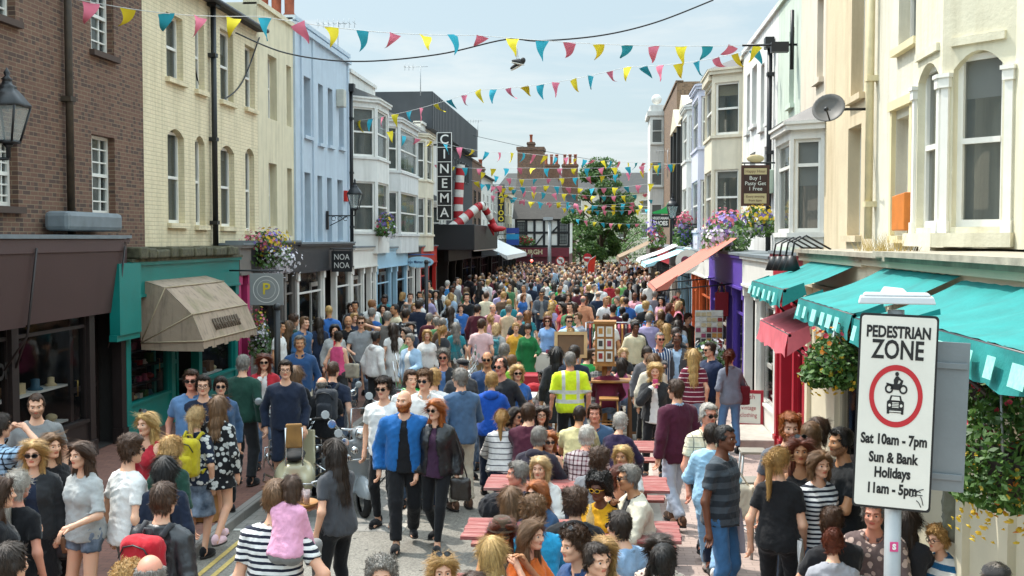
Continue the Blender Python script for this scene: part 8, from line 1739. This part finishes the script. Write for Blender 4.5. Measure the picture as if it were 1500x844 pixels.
p = hp(i_tray, -1); t = thing('drinks_tray', 'small wooden tray carried by the young woman', 'tray', (p.x, p.y, p.z)); b = MB(); M = Matrix.Translation(p + Vector((-.08, 0, .03))); b.lathe([(0, 0), (.17, 0), (.18, .025), (.172, .025), (.165, .008), (0, .008)], 20, M); b.build('tray_base', M_wood, t)
for k in range(3): glass(['left', 'middle', 'right'][k] + ' plastic cup of pale drink standing on the carried tray', p.x - .14 + k * .07, p.y + (.03 if k == 1 else -.02), p.z + .04, .13, .033, 'c8b8b8', 'plastic_cup', 'cup')
p = hp(i_phone, -1); t = thing('phone', 'pink phone in the hand of the fair woman in black', 'phone', tuple(p)); b = MB(); b.cbox(p, (.075, .02, .13)); b.build('case', mat('phone_pink', 'c84a7a', .4), t, bevel=.006)
def cloth_at(i, label, off, w, h, col):
 t = thing('tea_towel', label, 'cloth', tuple(i['M'] @ Vector(off)), R(i['fc'])); b = MB(); b.sm = True; vs = []; fs = []
 for a in range(7):
  for c in range(9): vs.append((.025 * math.sin(a * 1.9 + c * .3) + .0, (a / 6 - .5) * w * (.6 + .4 * c / 8), -h * c / 8))
 for a in range(6):
  for c in range(8): q = a * 9 + c; fs.append((q, q + 1, q + 10, q + 9))
 b.add(vs, fs); b.build('cloth', mat('towel_' + col, col, .9), t, local=True)
cloth_at(i_towel, 'white cloth hanging from the hip of the dark striped t-shirt', (.235, -.03, .96), .2, .42, 'c8bcc4'); cloth_at(i_wait, 'white tea towel tucked at the waist of the waitress', (-.21, .10, .98), .2, .36, 'd4d4d2')
p = at_table(690, 800, .5); bagthing('orange_bag', 'soft orange yellow bag on the end of the picnic bench', 'bag', [('bag_body', lambda P: smin(ell(P, (0, 0, .1), (.24, .15, .12)), ell(P, (.1, 0, .16), (.14, .12, .1)), .05), (-.3, -.2, -.05), (.3, .2, .32), 'plain', .012, 'c07a1c')], (-1.05, 9.3, .46), .3, None, .018)
bagthing('black_bag', 'black rucksack lying on the end of a picnic bench', 'bag', [('bag_body', lambda P: smin(ell(P, (0, 0, .14), (.2, .16, .16)), ell(P, (.12, 0, .12), (.16, .12, .12)), .05), (-.3, -.2, -.05), (.36, .2, .36), 'plain', .014, '1c1c20')], (-1.15, 12.0, .46), .2, None, .018)
bagthing('green_rucksack', 'olive rucksack on the ground beside the cafe table', 'backpack', [('main_pocket', lambda P: rbox(P, (0, 0, .26), (.19, .14, .28), .1), (-.26, -.2, -.04), (.26, .2, .6), 'plain', .014, '4a4e34')], tuple(atZ(1150, 835, 0.0)), .3, None, .02)
bagthing('grey_green_rucksack', 'grey green rucksack hung behind the blond child', 'backpack', [('main_pocket', lambda P: rbox(P, (0, 0, .26), (.17, .13, .27), .1), (-.26, -.2, -.04), (.26, .2, .6), 'plain', .014, '6a6a5a')], tuple(atY(1412, 792, 9.4)), -.3, None, .02)
bagthing('red_bag', 'red cloth bag by the woman in coral trousers', 'bag', [('bag_body', lambda P: ell(P, (0, 0, .14), (.2, .14, .14)), (-.3, -.2, -.05), (.3, .2, .3), 'plain', .01, 'a0242c')], tuple(atZ(782, 582, .5)), 0, None, .03)

# cafe tables and stools
def cafe_table(label, x, y, r=.42, h=.74):
 t = thing('cafe_table', label, 'table', (x, y, 0)); M = Matrix.Translation((x, y, 0)); b = MB(); b.lathe([(0, h - .03), (r, h - .03), (r + .01, h - .015), (r, h), (0, h)], 32, M); b.build('tabletop', mat('steel_tabletop', '8c8c8a', .35, .7, var=.1), t); b = MB(); b.tube([(x, y, .03), (x, y, h - .03)], .03, 10); b.build('stem', M_sgrey, t); b = MB(); b.lathe([(0, 0), (.22, 0), (.21, .02), (.04, .05), (0, .05)], 20, M); b.build('base', M_black, t)
cafe_table('round metal cafe table with drinks behind the sign post', 2.12, 9.75); cafe_table('second round cafe table by the red bearded man', 2.2, 12.0)
glass('orange cocktail glass on the round cafe table', 2.3, 9.55, .742, .16, .036, 'c8502a'); glass('small golden drink on the round cafe table', 2.27, 9.85, .742, .13, .032, 'c09030')
t = thing('coffee_cup', 'white coffee cup on the round cafe table', 'cup', (1.93, 9.9, .742)); b = MB(); b.lathe([(0, .0), (.075, .004), (.08, .014), (.0, .012)], 20, Matrix.Translation((1.93, 9.9, .742))); b.build('saucer', M_cw, t); b = MB(); b.lathe([(.02, .014), (.03, .02), (.042, .075), (.038, .075), (.028, .03), (0, .025)], 16, Matrix.Translation((1.93, 9.9, .742))); b.tube([(1.97, 9.9, .8), (2.0, 9.9, .79), (1.99, 9.9, .77), (1.965, 9.9, .77)], .006, 5); b.build('cup', M_cw, t)
def stool(label, x, y, h=.75, m=None, back=False, rz=0, legs=4, g='stools'):
 t = thing('bar_stool' if not back else 'chair', label, 'stool' if not back else 'chair', (x, y, 0), R(rz), group=g); m = m or M_sgrey; b = MB(); b.box(-.17, .17, -.17, .17, h - .035, h); b.build('seat', m if m is not M_sgrey else mat('stool_seat', '8a8478', .5), t, bevel=.01, local=True)
 for sx in (-1, 1):
  for sy in (-1, 1): b = MB(); b.tube([(sx * .14, sy * .14, h - .03), (sx * .19, sy * .19, 0)], .016, 7); b.build('leg', m, t, local=True)
 b = MB(); z = h * .4; q = .165; b.tube([(-q, -q, z), (q, -q, z), (q, q, z), (-q, q, z), (-q, -q, z)], .012, 6); b.build('stretcher', m, t, local=True)
 if back:
  b = MB()
  for sx in (-1, 1): b.tube([(sx * .15, .16, h), (sx * .16, .22, h + .42)], .015, 6)
  for z in (h + .2, h + .32, h + .42): b.tube([(-.16, .2, z), (.16, .2, z)], .018, 6)
  b.build('backrest', m, t, local=True)
for k, (px, py) in enumerate(((1102, 738), (1092, 792), (1112, 812))): p = atZ(px, py, 0); stool(['pale metal stool in front of the terrace steps', 'thin legged stool beside the striped t-shirt', 'thin legged stool right of the striped t-shirt man'][k], p.x, p.y, .72, rz=10 * k)
# high wooden tables and the white covered stall tables behind the picnic benches
def trestle(label, x, y, w, d, h, m, cloth=None, rz=0, nm='wooden_table'):
 t = thing(nm, label, 'table', (x, y, 0), R(rz)); b = MB(); n = 4
 for k in range(n): b.box(-w / 2, w / 2, -d / 2 + k * d / n + .004, -d / 2 + (k + 1) * d / n - .004, h - .035, h)
 b.build('tabletop', m, t, local=True, bevel=.004)
 for sx in (-1, 1):
  for sy in (-1, 1): b = MB(); b.box(sx * (w / 2 - .06) - .03, sx * (w / 2 - .06) + .03, sy * (d / 2 - .06) - .03, sy * (d / 2 - .06) + .03, 0, h - .036); b.build('leg', m, t, local=True)
 if cloth:
  b = MB(); b.sm = True; vs = []; fs = []; N = 24; per = [(-w / 2, -d / 2), (w / 2, -d / 2), (w / 2, d / 2), (-w / 2, d / 2)]; ring = []
  for i in range(4):
   for k in range(N // 2): f = k / (N // 2); a, c = per[i], per[(i + 1) % 4]; ring.append((a[0] + (c[0] - a[0]) * f, a[1] + (c[1] - a[1]) * f))
  L = len(ring)
  for j, (zz_, o_) in enumerate(((h + .006, .0), (h - .02, .012), (h - .25, .03), (h - .5, .05))):
   for k, (x_, y_) in enumerate(ring): q = 1 + (o_ * (1 + .5 * math.sin(k * 1.4))) / max(w, d) * 2; vs.append((x_ * q, y_ * q, zz_))
  for j in range(3):
   for k in range(L): fs.append((j * L + k, j * L + (k + 1) % L, (j + 1) * L + (k + 1) % L, (j + 1) * L + k))
  fs.append(tuple(range(L))); b.add(vs, fs); o = b.build('table_cloth', mat('cloth_' + cloth, cloth, .9, var=.05), t, local=True);
 return t
p = atZ(892, 556, 1.0); trestle('high honey wood table across the front of the seated white table group', p.x - .05, p.y, 1.5, .5, 1.0, M_wood)
for k, dx in enumerate((-.75, .0, .78)): stool(['left', 'middle', 'right'][k] + ' tall honey wood stool at the high table', p.x + dx, p.y - .45, .74, M_wood, g='wooden stools')
trestle('white covered table where the wine red shirt sits', p.x + .1, p.y + 2.3, 1.7, .75, .75, M_wood, 'd8d6d0'); trestle('white covered table behind the emerald dress', -1.9, 19.6, 1.6, .8, .76, M_wood, 'd4d2cc'); trestle('red covered stall table near the emerald dress', -1.6, 22.3, 1.4, .7, .8, M_wood, '98222c')
trestle('long stall table laid with bric a brac left of the red stall', -3.2, 25.2, 2.6, .8, .8, M_wood, 'b8b0a0'); trestle('stall table of white crockery in the middle of the street', -1.3, 26.6, 1.8, .8, .8, M_wood, 'c8c0b4')
rr = random.Random(4)
for k in range(26):
 x, y = (-3.2 + rr.uniform(-1.2, 1.2), 25.2 + rr.uniform(-.3, .3)) if k < 15 else (-1.3 + rr.uniform(-.8, .8), 26.6 + rr.uniform(-.3, .3)); c = rr.choice(GOODS); s = rr.uniform(.08, .16); t = thing('stall_item', 'small secondhand item among the bric a brac on ' + ('the long stall table' if k < 15 else 'the crockery table'), 'bric a brac', (x, y, .807), group='bric a brac on ' + ('the long stall table' if k < 15 else 'the crockery table')); b = MB()
 if k % 2: b.lathe([(0, 0), (s * .4, 0), (s * .55, s * .5), (s * .3, s), (s * .35, s * 1.2), (0, s * 1.15)], 10, Matrix.Translation((x, y, .807)))
 else: b.cbox((x, y, .807 + s * .4), (s, s * .8, s * .8)); b.cbox((x, y, .807 + s * .85), (s * .8, s * .6, s * .1))
 b.build('item', M_goods[rr.randrange(len(M_goods))], t)
# the card stand
p = atY(886, 512, 20.0); t = thing('card_stand', 'wooden revolving stand of framed cards', 'display stand', (p.x, p.y, 0)); b = MB(); b.box(p.x - .17, p.x + .17, p.y - .17, p.y + .17, 1.3, 2.0); b.box(p.x - .2, p.x + .2, p.y - .2, p.y + .2, 2.0, 2.05); b.box(p.x - .2, p.x + .2, p.y - .2, p.y + .2, 1.26, 1.3); b.tube([(p.x, p.y, 0), (p.x, p.y, 1.26)], .05, 8); b.box(p.x - .25, p.x + .25, p.y - .25, p.y + .25, 0, .05); b.build('stand', M_wood, t)
for j in range(3):
 for k in range(2): b = MB(); x = p.x - .075 + k * .15; z = 1.34 + j * .22; b.box(x - .058, x + .058, p.y - .178, p.y - .172, z, z + .18); c_ = b.build('card', M_signw, t); b = MB(); b.box(x - .035, x + .035, p.y - .182, p.y - .179, z + .05, z + .15); b.build('picture', M_goods[(j * 3 + k * 5) % 10], c_)
p = atY(836, 505, 20.5); t = thing('picture_frame', 'large empty wooden picture frame leaning by the high visibility jacket', 'frame', tuple(p)); b = MB(rect_T(p, (1, 0, 0), (0, .2, 1)))
for q in ((-.3, .3, .18, .24), (-.3, .3, -.24, -.18)): b.box(*q, -.03, .0)
for q in ((-.3, -.24, -.18, .18), (.24, .3, -.18, .18)): b.box(*q, -.03, .0)
b.build('moulding', mat('pale_wood', 'c0a070', .6, var=.15), t); b = MB(rect_T(p, (1, 0, 0), (0, .2, 1))); b.box(-.24, .24, -.18, .18, -.025, -.02); b.build('backing', mat('brown_board', '6a5038', .8), t)
# clothes rail
x0, y0 = atZ(905, 470, 1.3).x, 27.0; t = thing('clothes_rail', 'clothes rail hung with coloured garments', 'clothes rail', (x0, y0, 0)); b = MB()
for x in (-.8, .8): b.tube([(x0 + x, y0 - .25, 0), (x0 + x, y0 + .25, 0)], .015, 6); b.tube([(x0 + x, y0, 0), (x0 + x, y0, 1.5)], .015, 6)
b.tube([(x0 - .8, y0, 1.5), (x0 + .8, y0, 1.5)], .015, 6); b.build('rail_frame', M_chrome, t)
for k in range(18):
 x = x0 - .72 + k * .085; h_ = random.uniform(.6, .9); tt = thing('hanging_garment', 'garment hanging on the clothes rail in the crowd', 'garment', (x, y0, 1.45), group='garments on the clothes rail'); b = MB(); b.prism([(x, y0 - .04, 1.46), (x, y0 + .04, 1.46), (x, y0 + .22, 1.38), (x, y0 + .24, 1.45 - h_), (x, y0 - .24, 1.45 - h_), (x, y0 - .22, 1.38)], (.04, 0, 0)); b.build('cloth', M_goods[(k * 7 + k // 3) % 10], tt)
# postcards and red bag rack by the purple shop
x, y = 2.35, 25.6
t = thing('postcard_rack', 'tall rack of colourful postcards by the purple shop', 'display rack', (x, y, 0)); b = MB(); b.tube([(x, y, 0), (x, y, 1.9)], .03, 8); b.box(x - .3, x + .3, y - .3, y + .3, 0, .04); b.build('stand', M_black, t); b = MB(); rr = random.Random(2)
for j in range(12):
 for k in range(5): b.cm = rr.choice((1, 1, 4, 4, 4, 0, 2, 3, 6, 8)); z = .45 + j * .12; q = x - .3 + k * .12; b.box(q + .01, q + .11, y - .14, y - .12, z, z + rr.uniform(.08, .105))
b.build('postcards', M_goods, t); b = MB(); b.box(x - .31, x + .31, y - .118, y - .1, .42, 1.9); b.build('backing', M_signw, t)
t = thing('red_bag', 'crimson bag hanging on the purple shopfront', 'bag', (2.7, 26.3, 2.1)); b = MB(); b.cbox((2.7, 26.2, 2.0), (.3, .1, .55)); b.tube([(2.6, 26.2, 2.27), (2.7, 26.2, 2.5), (2.8, 26.2, 2.27)], .015, 5); b.build('bag_body', M_redd, t, bevel=.03)
# boards on the ground
def aboard(label, px, py, Y, w, h, frame, panel, texts, rz=0, legs=True):
 p = atY(px, py, Y); z1 = h + .12; t = thing('pavement_sign', label, 'sign', (p.x, Y, 0), R(rz))
 for s in (1, -1):
  a = R(9) * s; M = Matrix.Translation((0, -s * .0, z1)) @ Matrix.Rotation(-a, 4, 'X'); b = MB(); e = .04
  b.box(-w / 2, w / 2, -.012, .012, -h, 0, M); b.build('panel', panel, t, local=True)
  b = MB()
  for q in ((-w / 2 - .01, -w / 2 + e, -h - .1, .02), (w / 2 - e, w / 2 + .01, -h - .1, .02)): b.box(q[0], q[1], -.02, .02, q[2], q[3], M)
  for q in ((-h - .005, -h + e), (-e, .019)): b.box(-w / 2 + e, w / 2 - e, -.0195, .0195, q[0], q[1], M)
  b.build('frame', frame, t, local=True)
 M = Matrix.Translation((0, 0, z1)) @ Matrix.Rotation(-R(9), 4, 'X')
 for (tx, zz_, sz, m) in texts: me = text_mesh(tx, sz, xs=.85, ext=.001); me.transform(M @ Matrix.Translation((0, -.0145, zz_)) @ Matrix.Rotation(PI / 2, 4, 'X')); me.materials.clear(); me.materials.append(m); o = bpy.data.objects.new('lettering', me); link(o, t)
 return t
M_chalk = mat('chalkboard', '23282a', .8, var=.2); M_gfr = mat('grey_frame', '4a4e4e', .6)
aboard('dark grey pavement board of a hairdresser', 662, 520, 20.8, .46, .55, M_gfr, M_chalk, [('north laine', -.12, .085, M_cw), ('hair co', -.23, .085, M_cw)])
aboard('wood framed chalkboard advertising falafel', 939, 505, 19.6, .42, .75, mat('dark_wood', '6a4526', .6, var=.2), M_chalk, [('HOMEMADE', -.18, .075, M_cw), ('FALAFEL', -.28, .085, M_cw), ('wraps', -.4, .07, M_cw)], rz=8)
aboard('white pavement board with red script lettering', 1097, 590, 20.6, .50, .62, M_redd, M_signw, [('fresh', -.1, .13, M_redd), ('vintage', -.3, .11, M_redd), ('clothing', -.43, .11, M_redd)], rz=-10)
t_b = aboard('large curved black chalkboard behind the waitress', 1235, 770, 11.3, .85, .75, M_brnd, mat('black_board', '16181a', .6), [('F', -.22, .26, M_cw)], rz=-12)
b = MB(); p = atZ(1095, 640, 0); tt = thing('stone_step', 'worn stone doorstep in front of the white shop', 'step', (2.7, 20.0, 0)); b.box(2.25, 2.86, 18.8, 20.4, 0, .17); b.build('tread', M_conc, tt, bevel=.02)

# ---- scooters
def scooter(label, x, y, rz, col, first=None, lean=0):
 if first is not None:
  o = copy_tree(first); o.location = (x, y, 0); o.rotation_euler = (0, R(lean), R(rz)); o['label'] = label
  for ch in list(o.children):
   if ch.name.startswith('body_shell'): ch.color = hx(col)
   elif ch.name.startswith('backrest'): bpy.data.objects.remove(ch)
  return o
 t = thing('motor_scooter', label, 'scooter', (x, y, 0), R(rz), group='parked motor scooters')
 def body(P):
  d = smin(ell(P, (.13, .40, .50), (.13, .36, .19)), ell(P, (-.13, .40, .50), (.13, .36, .19)), .1); d = smin(d, rbox(P, (0, .35, .55), (.12, .36, .17), .06), .06); d = smin(d, rbox(P, (0, -.12, .27), (.19, .30, .03), .025), .06)
  q = P.copy(); q[:, 1] += .9 * q[:, 0] ** 2 * -1 + .22 * (q[:, 2] - .6); d = smin(d, rbox(q, (0, -.44, .60), (.27, .02, .36), .018), .05); d = smin(d, rc(P, (0, -.47, .9), (0, -.44, 1.0), .07, .08), .04); d = smin(d, ell(P, (0, -.48, 1.04), (.10, .13, .085)), .04); return smin(d, np.maximum(ell(P, (0, -.66, .32), (.085, .27, .20)), .26 - P[:, 2]), .03)
 g = Grid((-.34, -1.0, .15), (.34, .82, 1.2), .022); V, Fq = snet(g, body(g.P)); o = bpy.data.objects.new('body_shell', np_mesh('body_shell', V, Fq, [MATS.setdefault('scooter_paint', None) or _paint()])); link(o, t); o.color = hx(col)
 for yy in (-.68, .52):
  w = MB(); M = Matrix.Translation((0, yy, .22)) @ Matrix.Rotation(PI / 2, 4, 'Y'); w.lathe([(.15, -.045), (.19, -.05), (.22, -.03), (.225, 0), (.22, .03), (.19, .05), (.15, .045)], 22, M); ty = w.build('wheel', M_rub, t, local=True); w = MB(); w.lathe([(.0, -.03), (.06, -.035), (.15, -.04), (.152, .04), (.06, .035), (0, .03)], 18, M); w.build('rim', M_chrome, ty, local=True)
 b = MB(); b.sphere((0, .18, .76), (.14, .26, .06), 12, 7); b.sphere((0, .52, .79), (.13, .2, .06), 12, 7); b.build('seat', M_rub, t, local=True)
 b = MB(); b.tube([(-.32, -.40, 1.10), (-.12, -.47, 1.08), (.12, -.47, 1.08), (.32, -.40, 1.10)], .016, 8); b.build('handlebar', M_chrome, t, local=True)
 for s in (-1, 1): b = MB(); b.tube([(s * .22, -.43, 1.09), (s * .36, -.39, 1.11)], .022, 8); b.build('grip', M_rub, t, local=True)
 b = MB(); b.lathe([(0, .02), (.075, .0), (.08, -.04), (0, -.06)], 16, Matrix.Translation((0, -.6, 1.04)) @ Matrix.Rotation(PI / 2, 4, 'X')); b.build('headlight', M_chrome, t, local=True)
 k_ = 0
 for s in (-1, 1):
  for j in range(4):
   a = Vector((s * (.12 + .03 * j), -.52 - .02 * j, .80 + .07 * j)); e = a + Vector((s * (.12 + .05 * j), -.16 + .03 * j, .16 + .05 * j)); b = MB(); b.tube([a, a * .4 + e * .6 + Vector((0, -.03, .02)), e], .007, 6); M = Matrix.Translation(e) @ Matrix.Rotation(R(80), 4, 'X'); b.lathe([(0, -.02), (.035, -.016), (.055, 0), (.05, .004), (0, .004)], 10, M); b.s = [False] * len(b.s); b.build('mirror', [M_chrome, M_sgrey][j % 2], t, local=True)
  b = MB(); b.tube([(s * .16, -.55, .9), (s * .34, -.6, .8), (s * .36, -.58, .5), (s * .22, -.5, .34)], .014, 6); b.tube([(s * .12, -.58, .75), (s * .4, -.62, .7), (s * .42, -.5, .45)], .011, 6); b.tube([(s * .2, .1, .4), (s * .38, .25, .52), (s * .38, .6, .5), (s * .2, .78, .5)], .013, 6); b.build('crash_bar', M_chrome, t, local=True)
  for j in range(4): b = MB(); b.sphere((s * (.1 + .09 * j), -.62, .84 - .09 * j), (.055, .04, .055), 10, 7); b.build('spotlight', M_chrome, t, local=True)
 b = MB(); b.tube([(-.2, -.56, .55), (-.26, -.6, .72), (.26, -.6, .72), (.2, -.56, .55)], .012, 6); b.tube([(-.25, .1, .35), (-.3, .45, .36), (-.2, .85, .5), (.2, .85, .5), (.3, .45, .36), (.25, .1, .35)], .013, 6); b.tube([(-.1, .78, .72), (-.1, .86, 1.2), (.1, .86, 1.2), (.1, .78, .72)], .012, 6); b.build('chrome_rack', M_chrome, t, local=True)
 b = MB(); b.cbox((0, .845, 1.1), (.2, .05, .3)); b.build('backrest', mat('tan_pad', '8a6434', .8, var=.3), t, bevel=.02, local=True)
 b = MB(); b.sm = True; vs = []; fs = []
 for i in range(9):
  for j in range(6): a = -1 + i / 4; vs.append((a * .2 * (1 - .3 * (j / 5) ** 2), -.56 + .06 * a * a + .1 * j / 5, 1.1 + .34 * j / 5))
 for i in range(8):
  for j in range(5): q = i * 6 + j; fs.append((q, q + 1, q + 7, q + 6))
 b.add(vs, fs); b.build('fly_screen', glass_mat('fly_screen', '3a3634', .35), t, local=True)
 b = MB(); b.sphere((0, .80, .56), (.06, .04, .05), 10, 6); b.build('tail_light', M_sred, t, local=True); b = MB(); b.tube([(.12, .3, .2), (.15, .6, .2), (.16, .85, .23)], [.02, .045, .04], 8); b.build('exhaust', M_chrome, t, local=True); b = MB(); b.tube([(-.1, .0, .24), (-.2, .05, .01)], .012, 5); b.tube([(.1, .0, .24), (.2, .05, .01)], .012, 5); b.build('kickstand', M_chrome, t, local=True); return t
def _paint():
 n = NT('scooter_paint'); oi = n.n('ShaderNodeObjectInfo'); n.set(n.b.inputs['Base Color'], oi.outputs['Color']); n.I('Roughness', .25); n.I('Coat Weight', .5); MATS['scooter_paint'] = n.m; return n.m
MATS.pop('scooter_paint', None)
s0 = scooter('cream mod scooter covered in chrome mirrors at the kerb', -3.98, 14.2, 195, 'b8b090')
scooter('grey mod scooter with a cluster of mirrors beside the walking couple', -3.32, 14.45, 28, '9aa0a4', s0); scooter('pale scooter with a tan backrest behind the cream one', -3.75, 15.75, 210, 'a8a8a0', s0); scooter('dark scooter in the chrome cluster behind the young man in white', -2.95, 16.1, 15, '2a3040', s0)
scooter('bright green scooter parked beyond the white shirted men', -3.1, 20.6, 70, '1f9a3c', s0); scooter('maroon scooter by the hairdresser board', -3.3, 22.2, 80, '5a1c24', s0)
p = atZ(628, 520, .8); t = thing('mobility_scooter', 'purple mobility scooter with a black seat in the shopping crowd', 'mobility scooter', (-4.5, 29.5, 0)); x, y = -4.5, 29.5; b = MB(); b.box(x - .28, x + .28, y - .55, y + .5, .25, .42); b.box(x - .2, x + .2, y - .1, y + .45, .42, .62); b.build('chassis', M_purp, t, bevel=.06); b = MB(); b.box(x - .25, x + .25, y - .1, y + .4, .63, .75); b.build('seat', M_rub, t, bevel=.04); b = MB(); b.box(x - .25, x + .25, y - .2, y - .08, .75, 1.35); b.build('backrest', M_rub, t, bevel=.05)
for sx in (-1, 1):
 for sy in (-.4, .4): b = MB(); b.lathe([(0, -.05), (.14, -.05), (.15, 0), (.14, .05), (0, .05)], 16, Matrix.Translation((x + sx * .28, y + sy, .15)) @ Matrix.Rotation(PI / 2, 4, 'Y')); b.build('wheel', M_rub, t)
b = MB(); b.tube([(x, y + .45, .4), (x, y + .35, .95)], .03, 6); b.tube([(x - .25, y + .33, .97), (x + .25, y + .33, .97)], .02, 6); b.build('tiller', M_black, t)
# union jack bunting flags on the cream scooter
t = thing('small_flags', 'bunch of small red, white and blue flags on the cream scooter', 'flag', (-4.3, 14.9, 1.2)); b = MB(); b.tube([(-4.3, 14.9, .9), (-4.3, 14.9, 1.75)], .008, 5); b.build('stick', M_wood, t)
for k, c in enumerate(('b02a34', 'd8d4d0', '2a3f7a', 'c86a78')): b = MB(); z = 1.15 + k * .13; b.prism([(-4.3, 14.9, z), (-4.1 + k * .03, 14.85, z - .12), (-4.25, 14.88, z - .2)], (0, .004, 0)); b.build('flag', mat('flag_' + c, c, .8), t)
# the black door lantern at the right edge with its lettering
p = atY(1494, 520, 6.9); t = thing('pub_lantern', 'black bar lantern with cream lettered glass at the right edge', 'wall lamp', tuple(p)); M = Matrix.Translation(p); b = MB(); b.lathe([(.17, .10), (.175, .12), (.04, .17), (.02, .19), (0, .2)], 6, M); b.s = [False] * len(b.s); b.lathe([(0, -.17), (.1, -.17), (.11, -.15), (0, -.15)], 6, M)
for k in range(6): a = k * PI / 3; b.tube([(p.x + .155 * math.cos(a), p.y + .155 * math.sin(a), p.z + .1), (p.x + .1 * math.cos(a), p.y + .1 * math.sin(a), p.z - .16)], .008, 5)
b.tube([p + Vector((0, 0, .02)), (XG, p.y, p.z + .3)], .014, 6); b.build('frame', M_black, t); b = MB(); b.lathe([(.145, .10), (.095, -.15)], 6, M); b.s = [False] * len(b.s); b.build('lamp_glass', mat('cream_glass', 'd0b48a', .3, bump=0), t)
text('lettering', 'DO', .085, M_txt, t, (p.x - .03, p.y - .135, p.z + .055), (1, 0, 0), (0, -.25, 1))
